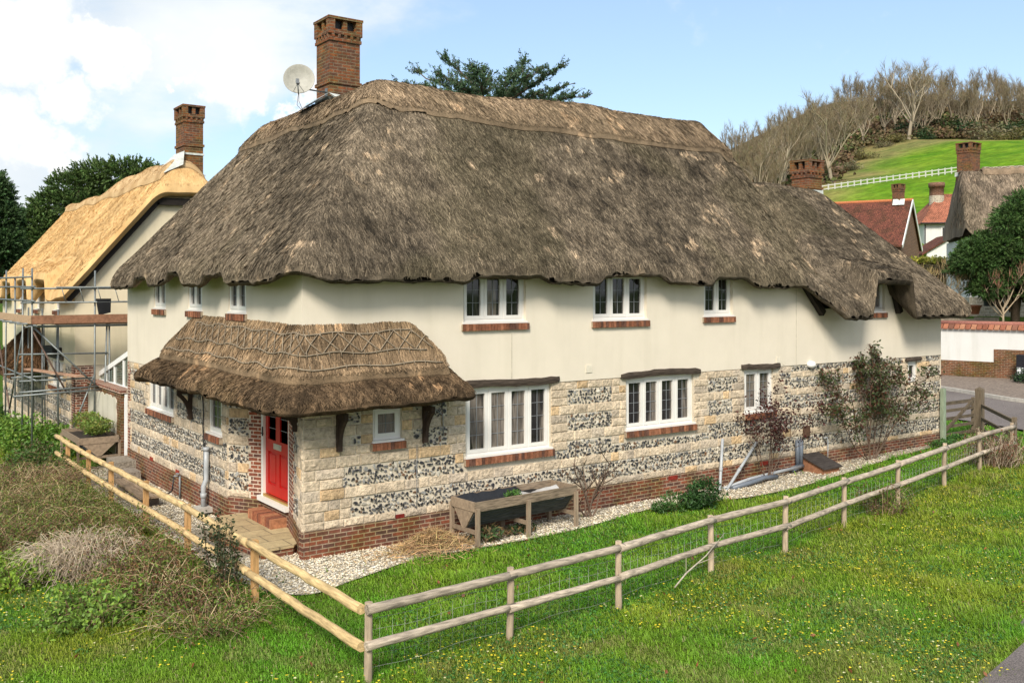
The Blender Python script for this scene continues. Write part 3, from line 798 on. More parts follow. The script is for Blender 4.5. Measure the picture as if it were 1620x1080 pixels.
def masonry(sg, u0, u1, bands, holes, mbS, mbF, quoin=(.35, .35), extra=()):
    for kind, z0, z1 in bands:
        rows = [(z0, z1)] if z1 - z0 < .22 else [(z0, (z0 + z1) / 2), ((z0 + z1) / 2, z1)]
        for ri, (a, b) in enumerate(rows):
            hh = [(h[0], h[1]) for h in holes if h[3] > a + .01 and h[2] < b - .01]
            free = isub([(u0, u1)], hh)
            fl = []
            if kind == 'f':
                q = [(u0 - 1, u0 + quoin[0] + random.uniform(-.12, .15)), (u1 - quoin[1] - random.uniform(-.1, .15), u1 + 1)] if max(quoin) > 0 else []
                q = [x for x, w in zip(q, quoin) if w > 0]
                for h in holes:
                    if h[3] > a - .05 and h[2] < b + .05 and h[3] - h[2] > .3:
                        q.append((h[0] - random.choice((.24, .42)), h[1] + random.choice((.24, .42))))
                q += list(extra) if a > 1.3 else []
                fl = isub(free, q)
            st = isub(free, fl)
            for p, r in st:
                u = p
                while u < r - .01:
                    w = random.choice((.22, .3, .38, .46, .6)); v = u + w
                    if r - v < .14: v = r
                    sg.block(mbS, u + .006, v - .006, a + .004, b - .004, 0., random.uniform(.012, .032), .014, stone_col())
                    u = v
            for p, r in fl:
                h = b - a; n_ = int((r - p) * h / .0037); got = []
                for _ in range(n_ * 7):
                    if len(got) >= n_: break
                    sz = random.choice((.021, .025, .030, .036, .044)) * random.uniform(.85, 1.15)
                    if r - p < 2.2 * sz or h < 2 * sz: sz = min(h, r - p) * .4
                    u, z = random.uniform(p + sz * .8, r - sz * .8), random.uniform(a + sz * .75, b - sz * .75)
                    if any((u - g[0]) ** 2 + (z - g[1]) ** 2 < (.88 * (sz + g[2])) ** 2 for g in got if abs(u - g[0]) < .13): continue
                    got.append((u, z, sz)); flint(mbF, sg, u, z, sz * random.uniform(1.0, 1.35), sz * random.uniform(.62, .95))
mbS, mbF = MB(), MB()
LINT = [(3.15, 5.5, 2.70, 2.84), (7.2, 9.62, 2.68, 2.82), (11.02, 12.42, 2.68, 2.81), (17.85, 18.6, 2.58, 2.68)]
hol = [w[:4] for w in WF_lo] + [(l[0], l[1], l[2], l[3]) for l in LINT] + [(w[0] - .05, w[1] + .05, w[2] - .14, w[2]) for w in WF_lo[:4]] + [(1.76, 1.95, ZP, ZP + .07)]
masonry(SF, .0, 12.9, BANDS, hol, mbS, mbF, quoin=(.85, 0), extra=[(5.3, 5.75), (6.95, 7.4), (9.4, 9.9)])
masonry(SF, 12.9, 19.6, BANDR, hol, mbS, mbF, quoin=(0, 0))
holw = [w[:4] for w in WW_lo] + [(w[0] - .05, w[1] + .05, w[2] - .14, w[2]) for w in WW_lo]
BANDW = [('s', ZP - .06, .58)] + BANDS[1:]
masonry(SW, 0, SW.L, BANDW, holw, mbS, mbF, quoin=(.3, .12), extra=[(lw(6.0), lw(5.0)) for _ in range(0)])
masonry(SJ1, 0, .50, BANDS, [], mbS, mbF, quoin=(0, 0))
masonry(SJ2, .62, SJ2.L, BANDS, [], mbS, mbF, quoin=(0, .55))
mbS.obj('stone_block', MT['stone'], HOUSE)['kind'] = 'stuff'
mbF.obj('flint_band', MT['flint'], HOUSE)['kind'] = 'stuff'
# brick plinth and the brick jambs of the door
mb = MB()
SF.box(mb, -.03, 19.62, ZB, ZP, -.1, .035); SW.box(mb, -.02, SW.L + .02, ZB, ZP - .06, -.1, .035)
SJ1.box(mb, -.0, SJ1.L, ZB, ZP, -.1, .03); SJ2.box(mb, -.0, SJ2.L + .02, ZB, ZP - .004, -.1, .03)
SD.box(mb, 0, SD.L, ZB, ZP - .006, -.1, .01)
mb.obj('brick_plinth', MT['brick'], HOUSE)
mb = MB(); mbq = MB()
z = ZP
k = 0
while z < 2.68:
    w = .30 if k % 2 else .24
    SJ1.box(mb, SJ1.L - w, SJ1.L - .003, z, z + .15, -.05, .022)
    SJ2.box(mbq, .003, .40 + (.22 if k % 2 else 0), z, z + .15, -.05, .022)
    z += .15; k += 1
mbq.obj('brick_quoin', MT['brickq'], HOUSE)
mb.obj('brick_quoin', MT['brickq'], HOUSE)
mb = MB(); SW.box(mb, -.015, .2, ZP - .06, 2.7, -.05, .026)
mb.obj('brick_quoin', MT['brickq'], HOUSE)

# ------------------------------------------------------------ windows
def brick_sill(mb, sg, u0, u1, z1, o=.09, h=.13):
    u = u0
    while u < u1 - .02:
        v = min(u + .072, u1)
        c = np.array(random.choice([(.25, .10, .055), (.19, .08, .045), (.29, .125, .07), (.12, .06, .042)])) * random.uniform(.8, 1.15)
        sg.box(mb, u + .004, v - .004, z1 - h, z1 - random.uniform(0, .006), -.02, o + random.uniform(-.004, .004), c); u = v
    sg.box(mb, u0 + .003, u1 - .003, z1 - h + .006, z1 - .008, -.02, o - .012, (.36, .29, .21))
def window(sg, w, o=-.05, sill=True, rows=3, cols=2, far=False, bsill=True, pw=.0):
    u0, u1, z0, z1, n = w
    mb = MB(); g = MB(); c = MB(); f = .055; dp = .06
    zb = z0 + .03
    sg.box(mb, u0, u1, zb, zb + f, o - dp, o); sg.box(mb, u0, u1, z1 - f, z1, o - dp, o)
    sg.box(mb, u0, u0 + f, zb + f, z1 - f, o - dp, o); sg.box(mb, u1 - f, u1, zb + f, z1 - f, o - dp, o)
    W = (u1 - u0 - 2 * f) / n; zl, zh = zb + f, z1 - f
    for k in range(n):
        a = u0 + f + W * k; b = a + W
        if k: sg.box(mb, a - .014, a + .014, zl, zh, o - dp, o + .002)
        s = .062; a2, b2 = a + (.014 if k else .0), b - (.014 if k < n - 1 else 0.)
        # casement, standing a little proud
        sg.box(mb, a2, b2, zl, zl + s, o - .04, o + .012); sg.box(mb, a2, b2, zh - s, zh, o - .04, o + .012)
        sg.box(mb, a2, a2 + s, zl + s, zh - s, o - .04, o + .012); sg.box(mb, b2 - s, b2, zl + s, zh - s, o - .04, o + .012)
        p, q = a2 + s, b2 - s; r, t_ = zl + s, zh - s
        tl = random.uniform(-.004, .004)
        g.add([sg.P(p, r, o - .03 + tl), sg.P(q, r, o - .03 - tl), sg.P(q, t_, o - .03), sg.P(p, t_, o - .03 + tl)], [(0, 1, 2, 3)])
        for i in range(1, cols): x = p + (q - p) * i / cols; sg.box(c, x - .004, x + .004, r, t_, o - .03, o - .018)
        for i in range(1, rows): y = r + (t_ - r) * i / rows; sg.box(c, p, q, y - .004, y + .004, o - .0305, o - .0175)
    ob = mb.obj('window', MT['white'], HOUSE)
    g.obj('window_pane', MT['glass'], ob)
    c.obj('leaded_bar', MT['cames'], ob)
    if sill:
        m2 = MB(); sg.box(m2, u0 - .03, u1 + .03, z0 - .005, z0 + .035, o - .05, .05); m2.obj('sill', MT['white'], ob)
    if bsill:
        m2 = MB(); brick_sill(m2, sg, u0 - .05, u1 + .05, z0 - .006); m2.obj('brick_sill', MT['bark'], ob)
    return ob
for w in WF_up: window(SF, w)
for w in WF_lo: window(SF, w, rows=(2 if w[4] == 1 else 4), cols=(2 if w[4] > 1 or w[0] < 2 else 1), bsill=w[0] < 17, sill=w[0] < 17)
for w in WW_up: window(SWU, w, o=.005)
for w in WW_lo: window(SW, w, o=-.03)
# dark cheek boards under the low eaves
for p, q in (((13.02, 5.0), (14.02, 3.98)), ((17.02, 4.95), (17.42, 3.96)), ((15.72, 4.95), (15.3, 3.96))):
    mb = MB(); mb.bar(SF.P(*p, .11), SF.P(*q, .11), .16, .14, (.03, .024, .02), up=(0, 1, 0)); mb.obj('cheek_board', MT['wood'], HOUSE)
# oak lintels
mb = MB()
for k, (a, b, z0, z1) in enumerate(LINT):
    mb = MB(); n = 14; us = np.linspace(a, b, n)
    prof = [(0.0, -.05), (.055, -.055), (.068, .0), (.055, .055), (0.0, .05)]
    V = []; cz = (z0 + z1) / 2; hh = (z1 - z0) / 2
    for i, u in enumerate(us):
        e = 1. if 0 < i < n - 1 else .75
        for (o_, dz) in prof: V.append(SF.P(u, cz + dz / .055 * hh * e + .02 * sin(u * 2.3 + k) + random.uniform(-.012, .012), .02 + o_ * e + random.uniform(-.006, .006)))
    F = [(i * 5 + j, i * 5 + j + 1, (i + 1) * 5 + j + 1, (i + 1) * 5 + j) for i in range(n - 1) for j in range(4)] + [tuple(range(5)), tuple(range((n - 1) * 5, n * 5))]
    mb.add(V, F, np.array([.075, .056, .042]) * random.uniform(.9, 1.15))
    mb.obj('timber_lintel', MT['woodx'], HOUSE)
# ------------------------------------------------------------ door
mb = MB(); f = .11
SD.box(mb, .02, .02 + f, .56, 2.62, -.10, .02); SD.box(mb, 1.38 - .03, 1.38, .56, 2.62, -.10, .02); SD.box(mb, .02, 1.38, 2.52, 2.62, -.10, .018)
SD.box(mb, .0, 1.4, .47, .56, -.1, .10)
DF = mb.obj('door_frame', MT['white'], HOUSE)
mb = MB(); a, b, z0, z1 = .135, 1.345, .62, 2.52; o = -.03
st = .13
def rail(u0, u1, p, q, o1=o): SD.box(mb, u0, u1, p, q, -.07, o1)
rail(a, a + st, z0, z1); rail(b - st, b, z0, z1)
rail(a + st, b - st, z0, z0 + .2, o - .001); rail(a + st, b - st, 1.45, 1.68, o - .001); rail(a + st, b - st, z1 - .12, z1, o - .001)
m = (a + b) / 2; rail(m - .08, m + .08, z0 + .2, 1.45, o - .001); rail(m - .1, m + .1, 1.68, z1 - .12, o - .001)
for p, q in ((a + st, m - .08), (m + .08, b - st)):
    SD.box(mb, p, q, z0 + .2, 1.45, -.07, o - .03)
    SD.box(mb, p + .05, q - .05, z0 + .25, 1.40, -.06, o - .008)
DOOR = mb.obj('door', MT['red'], HOUSE)
mb = MB()
for p, q in ((a + st, m - .1), (m + .1, b - st)): SD.box(mb, p, q, 1.68, z1 - .12, -.06, o - .03)
g = mb.obj('door_pane', MT['glass'], DOOR)
mb = MB()
for p, q in ((a + st, m - .1), (m + .1, b - st)):
    for z in (1.9, 2.12): SD.box(mb, p, q, z - .006, z + .006, -.06, o - .018)
mb.obj('leaded_bar', MT['cames'], DOOR)
mb = MB(); SD.box(mb, m - .19, m + .19, 1.52, 1.63, o, o + .012); SD.box(mb, m - .15, m + .15, 1.55, 1.60, o + .012, o + .02); mb.obj('letterbox', MT['chrome'], DOOR)
mb = MB(); SD.box(mb, .085, .125, 1.72, 1.9, .02, .034); mb.bar(SD.P(.105, 1.78, .05), SD.P(.22, 1.78, .06), .02, .02); mb.obj('door_handle', MT['black'], DOOR)
mb = MB(); SD.box(mb, a, b, .565, .61, -.03, .03); mb.obj('threshold', MT['brass'], DOOR)
# step of brick on edge
mb = MB()
x0, x1, y0, y1 = .10, .44, 1.68, 2.86
y = y0
while y < y1 - .02:
    c = np.array(random.choice([(.34, .13, .07), (.28, .10, .055), (.38, .17, .09), (.20, .08, .05)])) * random.uniform(.85, 1.1)
    mb.bb((x0, y + .004, .10), (x1, min(y + .074, y1) - .004, .34 - random.uniform(0, .005)), c); y += .078
mb.bb((x0 + .006, y0 + .006, .1), (x1, y1 - .006, .33), (.42, .34, .25))
mb.obj('doorstep', MT['bark'], HOUSE)
# brackets that carry the porch thatch
def bracket(px, sg, u, z0=1.78, z1=2.46):
    mb = MB(); c = (.055, .036, .026)
    sg.box(mb, u - .045, u + .045, z0, z1, .02, .10, c); sg.box(mb, u - .04, u + .04, z1 - .09, z1, .10, .34, c)
    P = [sg.P(u, z0 + .12 + t * (z1 - z0 - .2), .08 + .24 * t ** 2.2) for t in np.linspace(0, 1, 7)]
    for p, q in zip(P[:-1], P[1:]): mb.bar(p, q, .07, .08, c)
    mb.obj('porch_bracket', MT['wood'], HOUSE)
bracket(0, SF, .64); bracket(0, SF, 2.36); bracket(0, SJ2, SJ2.L - .55, 2.1, 2.5)
bracket(0, SW, lw(5.9), 1.75, 2.4)
# small fittings on the walls
mb = MB(); SF.box(mb, 1.77, 1.94, ZP + .002, ZP + .068, 0, .03, (.16, .02, .015)); mb.obj('air_brick', MT['bark'], HOUSE)
for u in (8.75, 11.84):
    mb = MB(); SF.box(mb, u - .14, u + .14, .36, .45, .03, .045, (.22, .03, .02)); mb.obj('air_brick', MT['bark'], HOUSE)
for y in (9.0, 6.9):
    mb = MB(); SW.box(mb, lw(y) - .12, lw(y) + .12, .40, .49, .03, .045, (.28, .05, .03)); mb.obj('air_brick', MT['bark'], HOUSE)
mb = MB(); MT['vent'] = m_plain('cream_plastic', (.66, .60, .48), .6)
for q in ((6.22, 6.38, 2.86, 3.02), (12.30, 12.42, 2.80, 2.94)): mb = MB(); SF.box(mb, *q, .03, .045); mb.obj('wall_vent', MT['vent'], HOUSE)
mb = MB(); mb.lathe(SF.P(13.62, 2.70, .05), [(.0, -.09), (.10, -.06), (.13, 0), (.10, .07), (0, .1)], 12); mb.obj('wall_lamp', MT['white2'], HOUSE)
mb = MB(); SF.box(mb, 13.33, 13.58, .90, 1.17, .03, .06, (.10, .055, .035)); mb.obj('meter_cover', MT['wood'], HOUSE)

# ------------------------------------------------------------ chimney
def chimney(name, parent, x, y, w, d, z0, z1, mat, ss=1., pots=True, neck=None):
    mb = MB()
    mb.bb((x - w / 2, y - d / 2, z0), (x + w / 2, y + d / 2, z1 - .62))
    if neck: mb.bb((x - w / 2 - .035, y - d / 2 - .035, neck), (x + w / 2 + .035, y + d / 2 + .035, neck + .08))
    e = .03; zt = z1 - .62
    mb.bb((x - w / 2 - e, y - d / 2 - e, zt), (x + w / 2 + e, y + d / 2 + e, zt + .075)); zt += .075
    mb.bb((x - w / 2 - .0, y - d / 2 - .0, zt), (x + w / 2, y + d / 2, zt + .085))
    k = max(4, int(w / .15))
    for i in range(k):                               # dentil course
        t = (i + .5) / k - .5
        for q in (-1, 1):
            mb.box((x + t * (w + .02), y + q * (d / 2 + .015), zt + .04), (.065, .05, .083)); mb.box((x + q * (w / 2 + .015), y + t * (d + .02), zt + .04), (.05, .065, .083))
    zt += .085
    mb.bb((x - w / 2 - .045, y - d / 2 - .045, zt), (x + w / 2 + .045, y + d / 2 + .045, zt + .11)); zt += .11
    # smoke vents between piers
    for i in (-1, 0, 1):
        for j in (-1, 0, 1):
            if i == 0 and j == 0: continue
            sx = .13 if i else .09; 
            mb.box((x + i * (w / 2 - .035), y + j * (d / 2 - .035), zt + .12), (.16 if i and j else .10, .16 if i and j else .10, .24))
    mb.bb((x - w / 2 - .06, y - d / 2 - .06, zt + .24), (x + w / 2 + .06, y + d / 2 + .06, zt + .30))
    o = mb.obj(name, mat, parent)
    m2 = MB(); m2.bb((x - w / 2 + .12, y - d / 2 + .12, zt - .1), (x + w / 2 - .12, y + d / 2 - .12, zt + .238)); m2.obj('flue', MT['black'], o)
    return o
CX, CY = 3.45, 5.85
CH = chimney('chimney', HOUSE, CX, CY, .78, .74, 8.2, 11.05, MT['chim'], neck=9.42)
mb = MB()
mb.bb((CX - .42, CY - .40, 8.4), (CX + .42, CY + .40, 9.12), mi=0)
for (p, q) in (((CX - .45, CY - .5), (CX - .45, CY + .45)), ((CX - .45, CY - .43), (CX + .45, CY - .43))):
    a = np.array([*p, 9.16]); b = np.array([*q, 9.10])
    od = np.array([-.45, 0, -.32]) if p[0] == q[0] else np.array([0, -.34, -.16])
    mb.add([a, b, b + od, a + od], [(0, 1, 2, 3)]); mb.add([a + (0, 0, .02), b + (0, 0, .02), b + od + (0, 0, .03), a + od + (0, 0, .03)], [(0, 1, 2, 3)])
mb.obj('lead_flashing', MT['lead'], CH)
# lower ridge chimney seen over the back of the low wing
CH2 = chimney('chimney', HOUSE, 18.7, 3.9, .66, .64, 6.0, 8.72, MT['chim'], neck=7.75)
mb = MB(); mb.bb((18.34, 3.55, 6.2), (19.06, 4.25, 7.72)); mb.obj('lead_flashing', MT['lead'], CH2)

# satellite dish strapped to the chimney
SDsh = thing('satellite_dish', 'pale round satellite dish strapped to the tall brick chimney of the big cottage', 'satellite dish', (2.5, 5.6, 9.5))
dc = fr(473, 125, 5.35); nrm = unit([-.45, -.86, .18])
uu = unit(np.cross((0, 0, 1), nrm)); vv = np.cross(nrm, uu)
mb = MB(); R = .345
mb.lathe(dc, [(0, -.055), (R * .4, -.046), (R * .75, -.02), (R, .012), (R + .008, .012), (R + .008, .0), (R * .75, -.035), (R * .4, -.06), (0, -.07)], 32, ax=[uu, vv, nrm])
mb.obj('dish', MT['dish'], SDsh)
mb = MB(); lnb = dc + nrm * .34 - vv * .12 + uu * 0 - vv * .1
mb.tube([dc - vv * R, dc - vv * (R + .05) + nrm * .05, lnb - vv * .04], .014, 6); mb.tube([dc - vv * R * .9 + uu * .12, lnb - vv * .03], .006, 5); mb.tube([dc - vv * R * .9 - uu * .12, lnb - vv * .03], .006, 5)
mb.obj('feed_arm', MT['cames'], SDsh)
mb = MB(); mb.tube([lnb - nrm * .07, lnb + nrm * .05], [.045, .03], 10); mb.box(lnb + nrm * .06, (.06, .06, .1)); mb.obj('receiver', MT['cames'], SDsh)
mb = MB(); q = dc - nrm * .08
mb.tube([q, q - nrm * .1 - vv * .15, np.array([CX - .39, CY - .2, 9.22])], .02, 8); mb.box((CX - .395, CY - .2, 9.22), (.03, .12, .2)); mb.obj('wall_bracket', MT['steel'], SDsh)
mb = MB()
for k in (0, 1): mb.tube([q - vv * .2, q - vv * (.5 + .1 * k) - uu * .04 * k, q - vv * .75 + uu * .1, np.array([CX - .42, CY - .1 + .2 * k, 8.9])], .006, 5)
mb.obj('cable', MT['black'], SDsh)
# ------------------------------------------------------------ ground, road, hill
KERB = [(60, -34), (44, -14), (33.5, -3.0), (29.6, 2.2), (31.0, 6.3), (33.5, 14), (37, 30), (40, 60)]
EDGE = [(-60, -22), (-20, -13.4), (4.22, -9.4), (6.75, -8.65), (14, -6.6), (19.5, -4.2), (23.2, -1.6), (25.2, 2.5), (26.6, 12), (29, 30), (31, 60)]
def dl(x, y):            # depth and lateral distance from the camera's axis
    return (x - CAM[0]) * FW[0] + (y - CAM[1]) * FW[1], (x - CAM[0]) * RT[0] + (y - CAM[1]) * RT[1]
def gz(x, y):
    D_, X_ = dl(x, y)
    z = -.017 * np.clip(y, 0, 30) * (1 - sst(0, 6, x))
    z = z + .16 * sst(8, 19, x) + .42 * sst(23, 36, x)
    z = z + 4.2 * sst(46, 64, D_) * sst(15, 40, X_)
    g = np.clip(D_ - 60, 0, 65) * .27 + np.clip(D_ - 125, 0, 150) * .17 + np.clip(D_ - 192, 0, 70) * .13 * sst(66, 95, X_) + np.clip(D_ - 275, 0, 300) * .03
    z = z + g * sst(0, 40, X_) * np.minimum(.9 + np.clip(X_ - 60, -45, 80) / 120., 1.03)
    return z
def grid_sheet(xs, ys, zf, col=None):
    X, Y = np.meshgrid(xs, ys, indexing='ij'); nx, ny = X.shape
    P = np.c_[X.ravel(), Y.ravel(), zf(X.ravel(), Y.ravel())]
    i, j = np.meshgrid(np.arange(nx - 1), np.arange(ny - 1), indexing='ij'); a = (i * ny + j).ravel()
    return P, np.stack([a, a + ny, a + ny + 1, a + 1], -1)
def spread(c, near, far, n, step):
    core = np.arange(c - near, c + near + step, step); g = np.geomspace(step, far, n).cumsum(); g = g / g[-1] * far
    return np.r_[(c - near - g)[::-1], core, c + near + step + g]
mb = MB()
def gz2(x, y):
    P = np.stack([x, y], -1)
    return gz(x, y) + (fbm(P, .35, 61, 3) - .5) * .16 * sst(1.2, 3., np.maximum(-y - .6, -x - 1.5)) - .02
P, F = grid_sheet(spread(5, 26, 1500, 24, .4), spread(-2, 16, 1500, 28, .4), gz2)
keep = ~((P[F].mean(1)[:, 0] > 45) & (P[F].mean(1)[:, 0] < -1))
mb.add(P, F, (1, 1, 1), 0, True)
struct(mb.obj('ground', MT['ground']), 'rough green grass ground around the cottage')
# the pasture hill, laid just above the ground sheet
mb = MB()
D_ = np.r_[np.arange(62, 130, 3.), np.arange(130, 420, 8.)]; X_ = np.arange(8, 260, 4.)
DD, XX = np.meshgrid(D_, X_, indexing='ij')
px_ = CAM[0] + DD * FW[0] + XX * RT[0]; py_ = CAM[1] + DD * FW[1] + XX * RT[1]
P = np.c_[px_.ravel(), py_.ravel(), (gz(px_, py_) + .35 * sst(62, 70, DD) + .0).ravel()]
P[:, 2] += (fbm(P[:, :2], .06, 71, 3) - .5) * .8
nx, ny = DD.shape
i, j = np.meshgrid(np.arange(nx - 1), np.arange(ny - 1), indexing='ij'); a = (i * ny + j).ravel()
green = np.array([.115, .225, .014]); rough = np.array([.20, .19, .07]); wood = np.array([.085, .062, .035])
n = fbm(P[:, :2], .05, 72, 3)
def woodline(X): return np.interp(X, [25, 41, 67, 100], [121, 130, 190, 193])       # where pasture gives way to rough bank, then trees
t = woodline(XX.ravel()) - DD.ravel() + (n - .5) * 30
C = lerp(green, rough, sst(26, 12, t)); C = C + (wood - C) * sst(2, -8, t)[:, None]
mb.add(P, np.stack([a, a + 1, a + ny + 1, a + ny], -1), C, 0, True)
struct(mb.obj('hill', MT['field']), 'bright green pasture hill rising behind the village', 'hill')
# roads
def ribbon(A, B, zoff, n=160):
    def rs(L):
        L = np.array(L, float)
        # Catmull-Rom smooth
        out_ = []
        for i in range(len(L) - 1):
            p0, p1, p2, p3 = L[max(i - 1, 0)], L[i], L[i + 1], L[min(i + 2, len(L) - 1)]
            for t in np.linspace(0, 1, 14, endpoint=False):
                out_.append(.5 * (2 * p1 + (p2 - p0) * t + (2 * p0 - 5 * p1 + 4 * p2 - p3) * t * t + (3 * p1 - p0 - 3 * p2 + p3) * t ** 3))
        out_.append(L[-1]); L = np.array(out_)
        s = np.r_[0, np.cumsum(np.linalg.norm(np.diff(L, axis=0), axis=1))]; q = np.linspace(0, s[-1], n)
        return np.c_[np.interp(q, s, L[:, 0]), np.interp(q, s, L[:, 1])]
    a, b = rs(A), rs(B); m = 7
    G = np.stack([a + (b - a) * t for t in np.linspace(0, 1, m)], 1).reshape(-1, 2)
    P = np.c_[G, gz(G[:, 0], G[:, 1]) + zoff]
    i, j = np.meshgrid(np.arange(n - 1), np.arange(m - 1), indexing='ij'); k = (i * m + j).ravel()
    return P, np.stack([k, k + 1, k + m + 1, k + m], -1), a, b
mb = MB()
OUTER = [(-60, -34), (-20, -26), (4, -22), (14, -19), (26, -13), (30.5, -7), (30.2, -2), (29.5, 2.2), (30.9, 6.3), (33.4, 14), (37, 30), (40, 60)]
EDGE2 = [(-60, -22), (-20, -13.4), (4.22, -9.4), (6.75, -8.65), (14, -6.6), (19.5, -4.2), (22.4, -2.4), (23.6, -.9), (24.4, 1.5), (26.4, 12), (29, 30), (31, 60)]
P, F, ea, eb = ribbon(EDGE2, OUTER, .05)
mb.add(P, F[:, ::-1], (1, 1, 1), 0, True)
struct(mb.obj('road', MT['tarmac']), 'pinkish grey tarmac lane bending round the plot', 'road')
# pavement and kerb on the far side
kb = np.array([(30.5, -7.2), (30.25, -2), (29.55, 2.2), (30.95, 6.3), (33.45, 14), (37.05, 30)])
WL = np.array([(36.2, -4.0), (35.95, 1.0), (35.75, 5.45), (35.0, 8.5), (35.9, 15), (39.5, 30)])
mb = MB()
P, F, ka, wa = ribbon(kb, WL, .15)
mb.add(P, F[:, ::-1], (1, 1, 1), 0, True)
struct(mb.obj('pavement', MT['pavement']), 'brick paved footway under the white wall', 'pavement')
mb = MB()
for k in range(0, 159, 1):
    p, q = ka[k], ka[k + 1]
    za, zb_ = gz(p[0], p[1]) + .10, gz(q[0], q[1]) + .10
    mb.bar((p[0], p[1], za), (q[0], q[1], zb_), .14, .16)
struct(mb.obj('kerb', MT['kerb']), 'pale kerb stones along the far footway', 'kerb')

# gravel around the house
GE = [(-1.35, 12.5), (-1.35, 6), (-1.35, 2), (-1.30, -.6), (-.75, -1.75), (.22, -1.50), (1.49, -1.10), (2.42, -1.1), (4.88, -1.12), (7.67, -.66), (9.0, -.95), (10.24, -1.19), (12.56, -1.12), (16.87, -.5), (19.8, -.2)]
GI = [(.3, 12.5), (.3, 6), (.3, 3), (.3, 2), (.2, .2), (.25, .1), (1.5, .1), (2.4, .1), (4.9, .1), (7.7, .1), (9, .1), (10.2, .1), (12.5, .1), (16.9, .1), (19.8, .05)]
mb = MB()
P, F, ga, gi = ribbon(GE, GI, .005, 200)
w = (fbm(P[:, :2], 1.8, 64, 2) - .5) * .35; 
mb.add(P, F, (1, 1, 1), 0, True)
struct(mb.obj('gravel_bed', MT['gravel']), 'pale gravel strip along the cottage walls', 'gravel')
gpoly = np.r_[ga, gi[::-1]]
def inpoly(x, y, poly):
    r = np.zeros(len(x), bool); j = len(poly) - 1
    for i in range(len(poly)):
        a, b = poly[i], poly[j]
        c = ((a[1] > y) != (b[1] > y)) & (x < (b[0] - a[0]) * (y - a[1]) / (b[1] - a[1] + 1e-12) + a[0]); r ^= c; j = i
    return r
# loose pebbles on it
q = samp(16000, -1.5, 20, -2, 12, lambda x, y: inpoly(x, y, gpoly) & (RNG.random(len(x)) < np.clip((17. / dl(x, y)[0]) ** 3, 0, 1)) & ~((x < .05) & (x > -1.0) & (y > .7) & (y < 3.3)))
n = len(q); r = RNG.uniform(.010, .024, n)
z = gz(q[:, 0], q[:, 1]) + r * .4 + .005
OV = np.array([[1, 0, 0], [-1, 0, 0], [0, 1, 0], [0, -1, 0], [0, 0, .8], [0, 0, -.5]]); OF = np.array([[0, 2, 4], [2, 1, 4], [1, 3, 4], [3, 0, 4], [2, 0, 5], [1, 2, 5], [3, 1, 5], [0, 3, 5]])
th = RNG.uniform(0, 2 * pi, n); sx = RNG.uniform(.8, 1.6, n)
V = np.repeat(OV[None], n, 0) * r[:, None, None] * RNG.uniform(.75, 1.25, (n, 6, 1)); V[:, :, 0] *= sx[:, None]
V = np.stack([V[:, :, 0] * np.cos(th)[:, None] - V[:, :, 1] * np.sin(th)[:, None], V[:, :, 0] * np.sin(th)[:, None] + V[:, :, 1] * np.cos(th)[:, None], V[:, :, 2]], -1) + np.c_[q, z][:, None]
Fp = (OF[None] + np.arange(n)[:, None, None] * 6).reshape(-1, 3)
base = np.array([(.62, .53, .38), (.66, .60, .48), (.50, .40, .26), (.42, .38, .32), (.72, .66, .54)])[RNG.integers(0, 5, n)] * RNG.uniform(.75, 1.15, (n, 1))
mb = MB(); mb.add(V.reshape(-1, 3), Fp, np.repeat(base, 6, 0))
tag(mb.obj('gravel', MT['pebble']), 'loose cream and buff gravel stones beside the cottage', 'gravel', kind='stuff')
# patio of sandstone slabs at the door
mb = MB()
pts_ = [(.44, 3.3), (-.28, 3.3), (-.82, 2.35), (-.55, .42), (.0, .42), (.44, .9)]
zt = .165
mb.add([(*p, zt) for p in pts_], [tuple(range(6))]); 
struct(mb.obj('patio', MT['slab']), 'buff sandstone slab landing before the red door', 'paving')
mb = MB()
for p, q in zip(pts_, pts_[1:] + pts_[:1]): mb.add([(*p, -.1), (*q, -.1), (*q, zt - .035), (*p, zt - .035)], [(0, 1, 2, 3)])
struct(mb.obj('patio_edge', MT['brick']), 'brick riser under the sandstone landing', 'paving')
mb = MB()
for p, q in zip(pts_, pts_[1:] + pts_[:1]):
    c = np.mean(pts_, 0); e = lambda a: np.array(a) + unit(np.array(a) - c) * .02
    P_, Q_ = e(p), e(q)
    mb.add([(*P_, zt - .035), (*Q_, zt - .035), (*Q_, zt - .002), (*P_, zt - .002)], [(0, 1, 2, 3)])
    mb.add([(*P_, zt - .002), (*Q_, zt - .002), (*q, zt - .002), (*p, zt - .002)], [(0, 1, 2, 3)])
struct(mb.obj('patio_nosing', MT['slab']), 'front edge of the sandstone landing', 'paving')

# ------------------------------------------------------------ fences
def pole(mb, p, q, r0, r1, col, n=10, wob=.008, half=False):
    p, q = np.array(p, float), np.array(q, float); m = max(4, int(np.linalg.norm(q - p) / .22))
    ts = np.linspace(0, 1, m)
    P = p + (q - p) * ts[:, None] + RNG.normal(0, wob, (m, 3))
    R = r0 + (r1 - r0) * ts; R = R * (1 + RNG.normal(0, .018, m))
    C = np.array(col) * (1 + RNG.normal(0, .07, (m, 1)))
    mb.tube(P, R, n, C)
def weathered(): return np.array([.47, .39, .30]) * random.uniform(.82, 1.1)
RF = thing('post_and_rail_fence', 'weathered grey round rail fence with wire mesh along the front lawn', 'fence', (-1.45, -5.18, 0))
posts = [(-1.45, -5.18, .93), (.66, -5.06, .95), (2.69, -4.92, .96), (5.06, -4.53, .93), (7.11, -4.38, .95), (9.44, -3.94, .94), (11.77, -3.61, .95), (14.21, -3.23, .98), (16.5, -2.85, .95), (18.5, -2.62, .97)]
